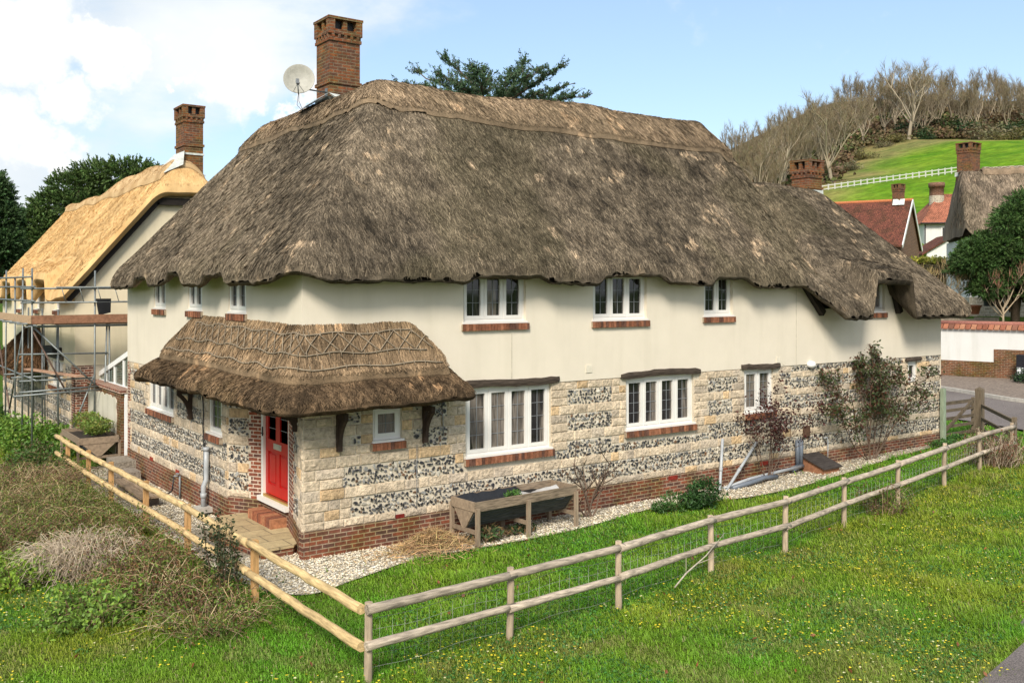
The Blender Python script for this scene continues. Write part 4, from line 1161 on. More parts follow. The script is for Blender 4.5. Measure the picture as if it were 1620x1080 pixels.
for x, y, h in posts:
    mb = MB(); lx, ly = random.uniform(-.02, .02), random.uniform(-.02, .02)
    z0 = float(gz(np.array([x]), np.array([y]))[0])
    pole(mb, (x, y, z0 - .25), (x + lx, y + ly, z0 + h), .052, .046, np.array([.40, .31, .215]) * random.uniform(.85, 1.15), 10, .003)
    mb.obj('post', MT['woodz'], RF)
for lvl, r in ((.87, .056), (.44, .052)):
    for (a, b) in zip(posts[:-1], posts[1:]):
        mb = MB(); d = unit([b[0] - a[0], b[1] - a[1], 0]); nn = np.array([d[1], -d[0], 0]) * .055
        za = float(gz(np.array([a[0]]), np.array([a[1]]))[0]); zb_ = float(gz(np.array([b[0]]), np.array([b[1]]))[0])
        s = random.uniform(-.01, .01)
        p = np.array([a[0], a[1], za + lvl + s]) + nn - d * .06; q = np.array([b[0], b[1], zb_ + lvl + random.uniform(-.01, .01)]) + nn + d * .05
        pole(mb, p, q, r * random.uniform(.95, 1.08), r * random.uniform(.88, 1.), weathered(), 12, .0028)
        mb.obj('rail', MT['woodx'], RF)
mb = MB()
for (a, b) in zip(posts[:-1], posts[1:]):
    d = np.array([b[0] - a[0], b[1] - a[1]]); l = np.linalg.norm(d); nn = np.array([-d[1], d[0]]) / l * .055; ts = np.linspace(0, 1, int(l / .16))
    za = float(gz(np.array([a[0]]), np.array([a[1]]))[0])
    for h in (.12, .27, .42, .56, .68):
        mb.tube([(a[0] + d[0] * t + nn[0], a[1] + d[1] * t + nn[1], za + h + .03 * sin(t * pi) * (h > .6) - .02 * sin(t * 9 + a[0])) for t in np.linspace(0, 1, 9)], .0035 if h > .6 else .0024, 3, (.30, .31, .28))
    for t in ts: 
        x, y = a[0] + d[0] * t + nn[0], a[1] + d[1] * t + nn[1]
        mb.tube([(x, y, za + .02), (x + .01, y, za + .68)], .0019, 3, (.36, .38, .34))
mb.obj('wire_mesh', MT['twig'], RF)
LF = thing('post_and_rail_fence', 'new yellow pine half round rail fence beside the bramble bank', 'fence', (-1.45, -5.05, 0))
lposts = [(-1.47, -1.56), (-1.50, 1.5), (-1.45, 4.3), (-1.42, 7.2), (-1.42, 9.4), (-1.45, 11.6)]
for x, y in lposts:
    mb = MB(); z0 = float(gz(np.array([x]), np.array([y]))[0])
    mb.box((x + .03, y, z0 + .32), (.09, .10, 1.14), np.array([.50, .29, .12]) * random.uniform(.9, 1.1)); mb.obj('post', MT['woodz'], LF)
lp = [(-1.45, -5.10)] + lposts + [(-1.48, 12.3)]
runs = [(-5.14, -1.56), (-1.56, 1.5), (1.5, 4.3), (4.3, 7.2), (7.2, 9.4), (9.4, 12.5)]
for lvl in (.86, .42):
    for k, (a, b) in enumerate(runs):
        mb = MB(); za = float(gz(np.array([-1.5]), np.array([a]))[0]); zb_ = float(gz(np.array([-1.5]), np.array([b]))[0])
        x = -1.53
        lift = .06 if b > 12 else 0
        pole(mb, (x + random.uniform(-.01, .01), a - .03, za + lvl + random.uniform(-.01, .01)), (x, b + .03, zb_ + lvl + lift), .062, .056, np.array([.60, .43, .21]) * random.uniform(.92, 1.06), 10, .004)
        mb.obj('rail', MT['woody'], LF)

# field gate by the lane
GT = thing('farm_gate', 'weathered five bar wooden field gate between the cottage and the lane', 'gate', (20.5, .5, .15))
gA, gB = np.array([20.35, .55, .1]), np.array([22.35, .48, .12]); gd = unit(gB - gA); gw = np.array([.13, .10, .068])
def gpart(nm, p, q, w, h, c=1.): mb = MB(); mb.bar(p, q, w, h, gw * c * random.uniform(.85, 1.1)); mb.obj(nm, MT['woodx'] if abs((np.array(q) - p)[2]) < .5 else MT['woodz'], GT)
gpart('gate_stile', gA + (0, 0, .02), gA + (0, 0, 1.25), .11, .09, .8); gpart('gate_stile', gB + (0, 0, .05), gB + (0, 0, 1.15), .08, .09, 1.2)
for h in (.12, .36, .60, .84, 1.06): gpart('gate_bar', gA + (0, -.02, h + .0) + gd * .05, gB + (0, -.02, h + .0) - gd * .04, .05, .10 if h > 1 else .085, 1.1)
gpart('gate_brace', gA + (.15, -.06, .12), gB + (-.18, -.06, 1.04), .05, .09, 1.0)
GP = thing('gate_post', 'thick square weathered gate post at the latch end of the field gate', 'post', (22.65, .45, .1))
mb = MB(); mb.box((22.68, .45, .75), (.2, .2, 1.5), gw * 1.2); mb.add([(22.58, .35, 1.5), (22.78, .35, 1.5), (22.78, .55, 1.5), (22.58, .55, 1.5), (22.68, .45, 1.58)], [(0, 1, 4), (1, 2, 4), (2, 3, 4), (3, 0, 4)], gw)
mb.obj('post', MT['woodz'], GP)
GP2 = thing('gate_post', 'pale green painted post fixed at the cottage corner', 'post', (19.75, -.12, .1))
mb = MB(); mb.box((19.58, -.13, .88), (.13, .11, 1.75), (.25, .30, .21)); mb.obj('post', MT['woodz'], GP2)
mb = MB(); mb.box((20.05, .2, 1.1), (.5, .03, .05), (.05, .05, .05), rz=.9); mb.obj('hinge', MT['black'], GP2)
VF = thing('verge_fence', 'low sawn rail fence running from gate post to the corner of the front fence', 'fence', (22.7, .3, .1))
e = np.array([18.62, -2.6, .2])
for h in (.86, .45, .12):
    mb = MB(); mb.bar((22.62, .36, h + .14), (19.9, -2.05, h + .10), .05, .10, gw * 1.5); mb.bar((19.9, -2.05, h + .10), (18.58, -2.66, h + .10), .05, .10, gw * 1.5); mb.obj('rail', MT['woodx'], VF)
mb = MB(); mb.box((19.9, -2.0, .6), (.1, .1, 1.0), gw * 1.4); mb.obj('post', MT['woodz'], VF)

# ------------------------------------------------------------ planters, bench, pipes, box
def trough(name_label, O, u, L, W, zt, legs, soilm, loc):
    u = unit(u); v = np.array([-u[1], u[0], 0]); O = np.array(O, float)
    th = thing('planter_trough', name_label, 'planter', loc)
    X = lambda a, b, z: O + u * a + v * b + np.array([0, 0, z])
    c = lambda k=1.: np.array([.28, .21, .145]) * k * random.uniform(.9, 1.1)
    fh = .17
    for b in (0, W): mb = MB(); mb.bar(X(-.02, b, zt - fh / 2), X(L + .02, b, zt - fh / 2), .035, fh, c()); mb.obj('long_board', MT['woodx'], th)
    for a in (0, L): mb = MB(); mb.bar(X(a, .02, zt - fh / 2 - .003), X(a, W - .02, zt - fh / 2 - .003), .035, fh, c(.95)); mb.obj('end_board', MT['wood'], th)
    mb = MB(); zb = zt - fh; dz = .34
    for b0, b1 in ((.03, W / 2 - .05), (W - .03, W / 2 + .05)):
        for k in range(4):
            f0, f1 = k / 4, (k + 1) / 4
            p0, p1 = b0 + (b1 - b0) * f0, b0 + (b1 - b0) * f1
            A = [X(.03, p0, zb - dz * f0), X(L - .03, p0, zb - dz * f0), X(L - .03, p1, zb - dz * f1 + .008), X(.03, p1, zb - dz * f1 + .008)]
            nn = unit(np.cross(A[1] - A[0], A[3] - A[0])) * .022
            V = A + [a_ + nn for a_ in A]
            mb.add(V, [(0, 1, 2, 3), (7, 6, 5, 4), (0, 4, 5, 1), (1, 5, 6, 2), (2, 6, 7, 3), (3, 7, 4, 0)], np.array([.10, .105, .105]) * random.uniform(.8, 1.2))
    mb.obj('side_slat', MT['woodx'], th)
    for a in (-.005, L + .005):
        mb = MB(); T3 = [X(a, .06, zb), X(a, W - .06, zb), X(a, W / 2 + .05, zb - dz), X(a, W / 2 - .05, zb - dz)]
        mb.add(T3 + [t_ + u * .03 for t_ in T3], [(0, 1, 2, 3), (7, 6, 5, 4), (0, 4, 5, 1), (1, 5, 6, 2), (2, 6, 7, 3), (3, 7, 4, 0)], c(1.)); mb.obj('end_panel', MT['wood'], th)
    for a in legs:
        for b in (.0, W):
            mb = MB(); bb = b + (-.03 if b == 0 else .03)
            mb.bar(X(a, bb * 1., -.12), X(a, bb, zt - fh + .06), .055, .075, c(1.05), up=tuple(u)); mb.obj('leg', MT['woodz'], th)
        mb = MB(); mb.bar(X(a, -.02, zb - dz - .03), X(a, W + .02, zb - dz - .03), .045, .07, c(.85)); mb.obj('cross_bar', MT['wood'], th)
    mb = MB(); m = 24; k = 9
    G = []
    for i in range(m):
        for j in range(k): 
            a, b = .03 + (L - .06) * i / (m - 1), .03 + (W - .06) * j / (k - 1)
            G.append(X(a, b, zt - .10 - (.10 if soilm == 'liner' else .0) + .04 * (random.random() - .5) + (.07 if soilm == 'liner' and j == 0 else .20 if soilm == 'liner' and j == k - 1 and i < 15 else .1 if soilm == 'liner' and j == k - 2 else 0)))
    mb.add(G, [(i * k + j, (i + 1) * k + j, (i + 1) * k + j + 1, i * k + j + 1) for i in range(m - 1) for j in range(k - 1)], (1, 1, 1), 0, True)
    mb.obj('soil' if soilm == 'soil' else 'liner', MT[soilm], th)
    return th, X
TR, XR = trough('long weathered timber planter trough with black liner on legs against the flint wall', (2.80, -1.06, 0), (2.40, .14, 0), 2.42, .72, .80, (.02, 1.2, 2.40), 'liner', (4, -.7, 0))
mb = MB(); G = []
for i in range(8):
    for j in range(5): G.append(XR(1.25 + i * .14, .06 + .15 * j, .74 + .05 * sin(i * .8 + j) - .06 * abs(j - 2)))
mb.add(G, [(i * 5 + j, (i + 1) * 5 + j, (i + 1) * 5 + j + 1, i * 5 + j + 1) for i in range(7) for j in range(4)], (1, 1, 1), 0, True)
mb.obj('plastic_sheet', MT['sheet'], TR)
TL, XL = trough('short brown timber planter trough full of green plants near the patched garden wall', (-.08, 12.0, -.2), (0, 1, 0), 2.2, .98, .86, (.03, 2.15), 'soil', (-.6, 12.5, -.2))
# plank bench on blocks
PB = thing('plank_bench', 'low bench of two worn planks on blocks by the west wall', 'bench', (-.8, 7.3, 0))
for k in (0, 1):
    mb = MB(); mb.bar((-.99 + .21 * k, 5.95, .13), (-.93 + .21 * k, 8.6, .10), .19, .045, np.array([.33, .24, .16]) * (1 + .1 * k)); mb.obj('plank', MT['woody'], PB)
for y in (6.3, 8.2):
    mb = MB(); mb.box((-.82, y, .0), (.36, .22, .2), (.16, .14, .12)); mb.obj('block', MT['wood'], PB)
# step at the side gate
DS = thing('concrete_step', 'small grey concrete step before the white side gate', 'step', (-.25, 9.9, -.1)); 
mb = MB(); mb.box((-.5, 9.7, -.06), (.62, .7, .32), (.26, .22, .18)); mb.box((-.25, 10.9, .05), (.55, 1.0, .3), (.28, .24, .19)); mb.obj('step', MT['stone'], DS)
# downpipe and cable on the west wall
DP = thing('drainpipe', 'grey plastic waste pipe low on the west flint wall', 'pipe', (-.1, 4.95, 0))
mb = MB(); yp = 4.72; mb.tube([(-.09, yp, 1.28), (-.09, yp, .85), (-.09, yp, .62), (-.16, yp - .04, .5), (-.16, yp - .04, .05)], .055, 10); mb.tube([(-.09, yp, 1.30), (-.09, yp, 1.22)], .068, 10); mb.tube([(-.16, yp - .04, .36), (-.16, yp - .04, .26)], .066, 10); mb.obj('pipe', MT['pipe'], DP)
mb = MB(); mb.box((-.17, yp - .05, .03), (.3, .36, .1), (.4, .4, .38)); mb.obj('gully', MT['kerb'], DP)
CB = thing('wall_cable', 'thin black cable hanging down the west flint wall', 'cable', (-.05, 5.0, 0))
mb = MB(); mb.tube([(-.05, 5.1, 2.4), (-.05, 5.02, 2.0), (-.05, 5.06, 1.7), (-.06, 4.97, 1.3), (-.05, 5.0, .8), (-.07, 4.98, .02)], .014, 6); mb.obj('cable', MT['black'], CB)
CB2 = thing('wall_cable', 'slim cable clipped to the front flint wall beside the porch', 'cable', (2.6, -.03, 0))
mb = MB(); mb.tube([(2.2, -.035, 2.6), (2.5, -.035, 2.42), (2.75, -.035, 2.25), (2.76, -.035, 1.9)], .010, 5); mb.tube([(2.2, -.032, 1.75), (2.19, -.03, .5)], .006, 4); mb.obj('cable', MT['cames'], CB2)
ST = thing('standpipe', 'thin dark standpipe tap against the west brick plinth', 'tap', (-.1, 6.4, 0))
mb = MB(); mb.tube([(-.07, 6.6, -.1), (-.07, 6.6, .42)], .022, 8); mb.tube([(-.07, 6.6, .40), (-.2, 6.6, .42)], .018, 6); mb.box((-.12, 6.6, .46), (.05, .12, .02)); mb.obj('tap', MT['cames'], ST)
HO = thing('garden_hose', 'black hose trailing from the standpipe tap over the gravel', 'hose', (-.3, 6.4, 0))
mb = MB(); mb.tube([(-.2, 6.6, .40), (-.24, 6.6, .1), (-.3, 6.7, .01), (-.45, 7.0, .0), (-.6, 7.3, -.02), (-.5, 7.6, -.03)], .016, 6); mb.obj('hose', MT['black'], HO)
# leaning plastic pipes and conduit on the right
LP = thing('leaning_pipes', 'pair of pale plastic pipes leaning in a V against the front wall', 'pipe', (9.95, -.2, 0))
for p, q in (((9.93, -.34, .0), (10.35, -.05, 1.12)), ((10.12, -.36, .0), (11.55, -.06, .95))):
    mb = MB(); q = np.array(q); p = np.array(p); mb.tube([p + (-.12, 0, -.02), p, p + (q - p) * .5, q], .035, 8); mb.tube([p + (q - p) * .38, p + (q - p) * .45], .043, 8); mb.obj('pipe', MT['pipe'], LP)
CD = thing('cable_duct', 'grey corrugated duct lying along the gravel under the front wall', 'pipe', (11, -.3, 0))
mb = MB(); mb.tube([(10.25, -.42, .05), (10.9, -.45, .12), (11.4, -.40, .16), (11.9, -.36, .12)], .055, 10); mb.obj('duct', MT['grey_plastic'], CD)
mb = MB(); mb.tube([(10.1, -.30, .04), (11.0, -.30, .16), (12.2, -.24, .20), (13.0, -.2, .22)], .04, 8); mb.obj('duct', MT['pipe'], CD)
WP = thing('waste_pipes', 'twin dark grey waste pipes rising up the front wall near the sloping box', 'pipe', (13.1, -.1, 0))
mb = MB()
for k in (0, 1): mb.tube([(13.02 + .14 * k, -.10, .86), (13.02 + .14 * k, -.10, .22)], .055, 8); mb.tube([(13.16 + .0 * k, -.1 - .05 * k, .22), (12.7, -.14 - .05 * k, .17)], .055, 8)
mb.obj('pipe', MT['grey_plastic'], WP)
mb = MB(); mb.tube([(14.15, -.06, .8), (14.25, -.06, .82), (14.3, -.06, .7), (14.3, -.06, .2)], .022, 6); mb.obj('overflow_pipe', MT['pipe'], WP)
HB = thing('wooden_box', 'small brown wooden box with dark sloping lid on the gravel', 'box', (13.5, -.45, 0))
mb = MB(); c = (.30, .14, .075)
A = [(13.2, -.72, .0), (13.85, -.72, .0), (13.85, -.12, .0), (13.2, -.12, .0), (13.2, -.72, .2), (13.85, -.72, .2), (13.85, -.12, .42), (13.2, -.12, .42)]
mb.add(A, [(0, 1, 5, 4), (1, 2, 6, 5), (2, 3, 7, 6), (3, 0, 4, 7)], c); mb.obj('box', MT['wood'], HB)
mb = MB(); mb.add([(13.15, -.78, .20), (13.9, -.78, .20), (13.9, -.08, .45), (13.15, -.08, .45), (13.15, -.78, .23), (13.9, -.78, .23), (13.9, -.08, .48), (13.15, -.08, .48)], [(3, 2, 1, 0), (4, 5, 6, 7), (0, 1, 5, 4), (1, 2, 6, 5), (2, 3, 7, 6), (3, 0, 4, 7)], (.06, .05, .045)); mb.obj('lid', MT['woodx'], HB)
# ------------------------------------------------------------ neighbour with the new thatch, scaffolding
NB = thing('neighbour_cottage', 'cream cottage with fresh golden thatched roof standing behind the scaffolding', 'cottage', (3, 22, -.3))
NX, NY0, NY1 = -.35, 16., 30.
SNW = Seg((NX, NY1), (NX, NY0), (-1, 0)); SNG = Seg((NX, NY0), (6.3, NY0), (0, -1))
nw = lambda y: NY1 - y
NWU = [(nw(19.1), nw(18.3), 3.92, 4.75, 2), (nw(22.6), nw(21.75), 3.9, 4.75, 2), (nw(26.15), nw(25.4), 3.86, 4.75, 2)]
NWL = [(nw(19.75), nw(17.75), 1.45, 2.35, 3)]
mb = MB()
wall_holes(mb, SNW, -.02, NY1 - NY0 + .02, 2.3, 4.56, [w[:4] for w in NWU], .02)
for w in NWU: wall_holes(mb, SNW, w[0] - .5, w[1] + .5, 4.56, 4.85, [w[:4]], .02)
mb.add([(NX - .02, NY0 - .02, 2.3), (6.3, NY0 - .02, 2.3), (6.3, NY0 - .02, 5), (2.95, NY0 - .02, 8.3), (NX - .02, NY0 - .02, 4.6)], [(0, 1, 2, 3, 4)])
mb.obj('render_wall', MT['creamN'], NB)
mb = MB(); wall_holes(mb, SNW, 0, 14, -.6, 2.3, [w[:4] for w in NWL], 0); wall_holes(mb, SNG, 0, 6.6, -.6, 2.3, [], 0); mb.obj('stone_wall', MT['mortar'], NB)
mbS, mbF = MB(), MB()
masonry(SNW, 0, 13.6, [('s', -.2, .3), ('f', .3, .62), ('s', .62, .82), ('f', .82, 1.15), ('s', 1.15, 1.35), ('f', 1.35, 1.7), ('s', 1.7, 1.9), ('f', 1.9, 2.25)], [w[:4] for w in NWL], mbS, mbF, quoin=(.1, .2))
mbS.obj('stone_block', MT['stone'], NB)['kind'] = 'stuff'; mbF.obj('flint_band', MT['flint'], NB)['kind'] = 'stuff'
mb = MB(); SNW.box(mb, 13.55, 14.02, -.6, 2.28, -.1, .03); SNG.box(mb, -.03, .5, -.6, 2.284, -.1, .034); mb.obj('brick_quoin', MT['brickq'], NB)
_H = HOUSE; HOUSE = NB
for w in NWU: window(SNW, w, o=-.06)
for w in NWL: window(SNW, w, o=-.06)
HOUSE = _H
mb = MB(); SNW.box(mb, nw(19.9), nw(17.6), 2.36, 2.5, .02, .08, (.09, .075, .06)); mb.obj('timber_lintel', MT['wood'], NB)
NSL = ((18.5, 20.45), (21.85, 23.9), (25.3, 27.3))
def nslot(y): return sum(sst(a - .16, a + .04, y) * (1 - sst(b - .04, b + .16, y)) for a, b in NSL)
def sdf_n(x, y): return smin(smin(x + .78, 6.7 - x, .2), smin(y - 15.62, 30.6 - y, .2), .06)
def H_n(x, y, z_=None):
    F_ = 4.52 + 1.19 * (x + .78); F_ = F_ + nslot(y) * np.maximum(0, 5.12 + .55 * (x + .78) - F_)
    B_ = 4.5 + 1.19 * (6.7 - x)
    z = smin(F_, B_, .4); z = smin(z, 7.85 + 1.15 * (y - 15.62), .35); z = smin(z, 8.66 + .0 * y - .5 * sst(22, 24, y), .2)
    P = np.stack([x, y], -1); return z + (fbm(P, 1.2, 99, 2) - .5) * .06 + .05 * np.sin(y * 1.7)
def n_col(P):
    n = fbm(P * np.array([.4, 1, .4]), 1.6, 121, 3); n2 = fbm(P, 5, 122, 2)
    return lerp((.50, .30, .12), (.74, .50, .235), np.clip(.5 + (n - .5) * 1.2 + (n2 - .5) * .8, 0, 1))
mb = MB(); roof_solid(mb, -1., 6.9, 15.4, 30.8, .1, sdf_n, H_n, .40, .07, lambda P: n_col(P) * .95)
q = samp(42000, -.7, 3.6, 15.6, 30.5, lambda x, y: sdf_n(x, y) > .05); straws(mb, q, H_n, n_col, w=.007, Lr=(.05, .13), lift=(.0, .006), jit=.10, twist=.15)
NR = mb.obj('thatched_roof', MT['newstraw'], NB)
def sdf_nc(x, y): return np.minimum(.78 - np.abs(x - 2.95) + (vnoise(np.stack([x, y], -1), .8, 5) - .5) * .06 + .25 * np.sin(np.clip((y - 19) * 2, -1.5, 1.5)) * .2, np.minimum(y - 16.2, 30.4 - y))
mb = MB(); roof_solid(mb, 1.8, 4.1, 16, 30.6, .07, sdf_nc, lambda x, y: H_n(x, y) + .19, .30, .05, lambda P: n_col(P) * np.array([.82, .86, 1.0]))
q = samp(6000, 2., 4, 16.2, 30.5, lambda x, y: sdf_nc(x, y) > .02); straws(mb, q, lambda x, y: H_n(x, y) + .19, lambda P: n_col(P) * np.array([.82, .86, 1.0]), w=.007, Lr=(.06, .14), lift=(0, .006), jit=.12)
mb.obj('ridge_cap', MT['newstraw'], NB)
# dark barge board under the gable thatch
mb = MB()
for p, q in (((-.62, 15.85, 4.28), (2.0, 15.85, 7.38)), ((2.0, 15.85, 7.38), (3.6, 15.85, 7.42))): mb.bar(p, q, .10, .22, (.02, .016, .013))
mb.obj('barge_board', MT['wood'], NB)
NCH = chimney('chimney', NB, 3.3, 16.75, .62, .9, 6.5, 10.68, MT['chim'], neck=9.28)
mb = MB(); mb.bb((2.96, 16.27, 9.0), (3.64, 17.23, 9.06)); 
zq = lambda x, y: float(H_n(np.array([x]), np.array([y]))[0])
mb.add([(2.97, 16.2, 9.1), (2.97, 17.3, 9.1), (2.62, 17.4, zq(2.62, 17.4) + .2), (2.30, 16.15, zq(2.30, 16.15) + .12), (2.9, 16.1, zq(2.9, 16.1) + .2)], [(0, 1, 2, 3), (0, 3, 4)])
mb.obj('lead_flashing', MT['lead'], NCH)
# thatched porch of the neighbour, dark old straw
def sdf_np(x, y): return smin(smin(-NX + .0 - x, x + 1.5, .05), smin(y - 20.2, 25.5 - y, .05), .2)
def H_np(x, y): return smin(3.35 + 1.35 * (x + .35), smin(2.0 + .9 * (y - 20.2), 2. + .9 * (25.5 - y), .2), .2)
mb = MB(); roof_solid(mb, -1.6, -.2, 20, 25.7, .08, sdf_np, H_np, .3, .12, lambda P: porch_col(P) * np.array([.7, .6, .55]))
q = samp(4000, -1.5, -.35, 20.2, 25.4, lambda x, y: sdf_np(x, y) > .02); straws(mb, q, H_np, lambda P: porch_col(P) * np.array([.75, .62, .55]), w=.012)
mb.obj('porch_roof', MT['straw'], NB)

SCF = thing('scaffolding', 'galvanised tube scaffolding with timber boards around the golden thatched cottage', 'scaffolding', (-1.7, 16, -.3))
XO = -1.75; YG = 14.7
def sp(nm, p, q, r=.026, m='steel'):
    mb = MB(); mb.tube([p, q], r, 8); mb.obj(nm, MT[m], SCF)
for y in (14.7, 16.2, 17.6, 19.3, 21.2, 23.5): sp('upright_pole', (XO + random.uniform(-.04, .04), y, -.6), (XO, y, 5.2 if y < 16 else random.uniform(4.9, 5.25)))
for y in (15.9, 18.4, 20.9): sp('upright_pole', (-.85, y, -.6), (-.85, y, 4.0))
for x in (-.10, 2.2): sp('upright_pole', (x, YG, -.6), (x + .02, YG, 5.15))
for x in (.35, .15): sp('upright_pole', (x, YG + .1, -.4), (x + random.uniform(-.1, .25), YG + .15, 3.6), m='steel')
for z in (4.62, 4.22): sp('guard_rail', (XO - .3, YG - .03, z), (3.2, YG - .03, z + .03)); sp('guard_rail', (XO - .03, YG - .6, z + .05), (XO - .03, 26, z + .08))
for y in (18.0, 20.2, 22.3): sp('upright_pole', (-.45, y, -.6), (-.5, y, 3.7))
sp('ledger_pole', (-.85, 14.9, 1.95), (-.85, 25, 1.97)); sp('ledger_pole', (XO - .3, 15.1, 2.75), (.3, 14.8, 2.72)); sp('brace_pole', (XO, 19.3, .2), (XO + .02, 16.2, 3.5)); sp('guard_rail', (XO - .05, YG - .3, 4.95), (XO - .05, 25, 5.0))
for z in (3.58, 2.05): sp('ledger_pole', (XO + .03, YG - .5, z), (XO + .03, 26, z + .02))
sp('ledger_pole', (XO - .1, YG + .03, 3.55), (3.2, YG + .03, 3.55)); sp('ledger_pole', (XO - .1, YG + .5, 3.52), (3.2, YG + .6, 3.52))
for y in (15.0, 16.3, 17.7, 19.4, 21.3): sp('cross_pole', (XO - .35, y, 3.62), (-.4, y, 3.62)); 
for y in (14.9, 16.3, 17.7): sp('cross_pole', (XO - .3, y, 2.0), (-.1, y, 2.0))
sp('cross_pole', (XO - .4, 14.2, 1.75), (.2, 14.4, 1.80)); sp('cross_pole', (XO - .6, 13.9, 1.68), (.25, 14.2, 1.72))
sp('brace_pole', (XO, 15.2, 3.6), (XO + .9, 14.6, 1.6), m='darksteel'); sp('brace_pole', (XO + .02, 22, 3.8), (XO, 18, .2), m='darksteel'); sp('brace_pole', (XO + .1, 15.0, 3.5), (.0, 14.5, 1.7)); sp('brace_pole', (-.85, 14.9, .0), (-.1, 14.7, 2.1))
def board(nm, p, q, w, h, c): mb = MB(); mb.bar(p, q, w, h, np.array(c) * random.uniform(.9, 1.1)); mb.obj(nm, MT['wood'], SCF)
board('toe_board', (XO - .05, YG - .06, 3.74), (3.2, YG - .06, 3.76), .045, .24, (.26, .13, .075)); board('toe_board', (XO - .06, YG - .1, 3.74), (XO - .06, 26, 3.76), .045, .22, (.42, .28, .17))
for k in range(4): board('scaffold_plank', (XO + .1 + .23 * k, 15.2, 3.655), (XO + .1 + .23 * k, 26, 3.665), .215, .04, (.34, .24, .16))
for k in range(2): board('scaffold_plank', (XO + .6, YG + .15 + .24 * k, 3.60), (3.2, YG + .15 + .24 * k, 3.60), .215, .04, (.3, .2, .13))
board('scaffold_plank', (-1.35, 18.0, 2.12), (-.55, 14.4, 2.10), .22, .045, (.40, .24, .16))
mb = MB()
p, q = np.array([-1.15, YG - .09, 4.66]), np.array([3.2, YG - .09, 4.70])
mb.tube([p, q], .02, 6); mb.tube([p + (.1, 0, -.44), q + (0, 0, -.44)], .02, 6)
for k in range(9): a = p + (q - p) * (k + .3) / 9; mb.tube([a, a + (.12, 0, -.44)], .012, 5)
mb.obj('lattice_beam', MT['steel'], SCF)
BK = thing('black_tarpaulin', 'small dark rubble sack hanging from the scaffolding guard rail', 'sack', (.25, 14.6, 4.2))
mb = MB(); o = fr(153, 475, YG - .12); mb.add([o + (0, 0, .05), o + (.40, 0, .05), o + (.40, .05, -.36), o + (.08, .05, -.44), o + (0, .14, .05), o + (.40, .14, .05), o + (.40, .12, -.36), o + (.08, .12, -.44)], [(0, 1, 2, 3), (7, 6, 5, 4), (0, 4, 5, 1), (1, 5, 6, 2), (2, 6, 7, 3), (3, 7, 4, 0)]); mb.obj('sack', MT['liner'], BK)
WB = thing('neighbour_sign_box', 'dark flat box above the lower window of the scaffolded cottage', 'box', (-.4, 19, 2.6))
mb = MB(); SNW.box(mb, nw(19.8), nw(17.9), 2.52, 2.75, .02, .3, (.03, .03, .03)); mb.obj('box', MT['wood'], WB)

# garden wall with the patch of render
GW = thing('garden_wall', 'brick garden wall with a flaking cream render patch near the white gate', 'wall', (.1, 14, 0))
mb = MB(); mb.bb((-.02, 11.95, -.6), (.26, 16.0, 1.78)); mb.obj('brickwork', MT['gbrick'], GW)
mb = MB(); mb.bb((-.06, 11.9, 1.78), (.30, 16.05, 1.86)); mb.obj('coping', MT['brickq'], GW)
mb = MB(); SG = Seg((-.02, 16), (-.02, 11.95), (-1, 0)); rngw = []
m = 26; us = np.linspace(.25, 3.55, m)
for zt, s in ((1.62, 1), (.05, -1)):
    rngw.append([(u, zt + random.uniform(-.05, .05)) for u in us])
L_ = rngw[0] + [(3.55 + random.uniform(-.06, .06), z) for z in np.linspace(1.5, .15, 9)] + rngw[1][::-1]
V = [SG.P(u, z, .025) for u, z in L_]; V2 = [SG.P(u, z, -.01) for u, z in L_]; n = len(L_)
mb.add(V + V2, [tuple(range(n))[::-1]] + [(i, (i + 1) % n, n + (i + 1) % n, n + i) for i in range(n)]); mb.obj('render_patch', MT['oldrender'], GW)
SGt = thing('side_gate', 'narrow white side gate between garden wall and cottage corner', 'gate', (.15, 11.6, 0))
for x in (.0, .10, .2, .30): mb = MB(); mb.bb((x - .03, 11.5, -.25), (x + .035, 11.56, 1.80 if x in (0, .30) else 1.72)); mb.obj('upright', MT['white2'], SGt)
mb = MB(); mb.bb((-.03, 11.57, -.2), (.34, 11.6, 1.7)); mb.obj('panel', MT['white2'], SGt)
CO = thing('conservatory', 'white framed lean to conservatory glimpsed behind the garden wall', 'conservatory', (1.5, 14, 0))
mb = MB(); x = .36
A = np.array([x, 11.35, 3.12]); B = np.array([x, 16.0, 2.02])
mb.bar(A, B, .09, .14); mb.bar((x, 11.35, 1.82), (x, 16., 1.82), .1, .1); mb.bar((x, 11.38, .0), (x, 11.38, 3.05), .08, .08)
for t in (.18, .4, .62, .84): p = A + (B - A) * t; mb.bar((x, p[1], 0), p, .06, .06)
for k in range(1, 5): mb.bar(A + (k * .9, 0, 0), B + (k * .9, 0, 0), .06, .08)
mb.obj('frame', MT['white2'], CO)
mb = MB(); mb.add([(x + .01, 11.4, .2), (x + .01, 16, .2), B + (.01, 0, 0), A + (.01, 0, 0)], [(0, 1, 2, 3)]); mb.add([A + (0, 0, .03), B + (0, 0, .03), B + (3.6, 0, .03), A + (3.6, 0, .03)], [(0, 1, 2, 3)]); mb.obj('glazing', MT['conserv'], CO)
# ------------------------------------------------------------ buildings and walls beyond the lane
def xf(mb, O, u):           # local (x along u, y to the left-hand normal) -> world
    u = unit([u[0], u[1], 0]); v = np.array([-u[1], u[0], 0]); O = np.array(O, float)
    mb.V = [O + P[:, :1] * u + P[:, 1:2] * v + P[:, 2:] * np.array([0, 0, 1.]) for P in mb.V]
    return mb
def cdir(a, b): return RT * a + FW * b
def gzs(p): return float(gz(np.array([p[0]]), np.array([p[1]]))[0])

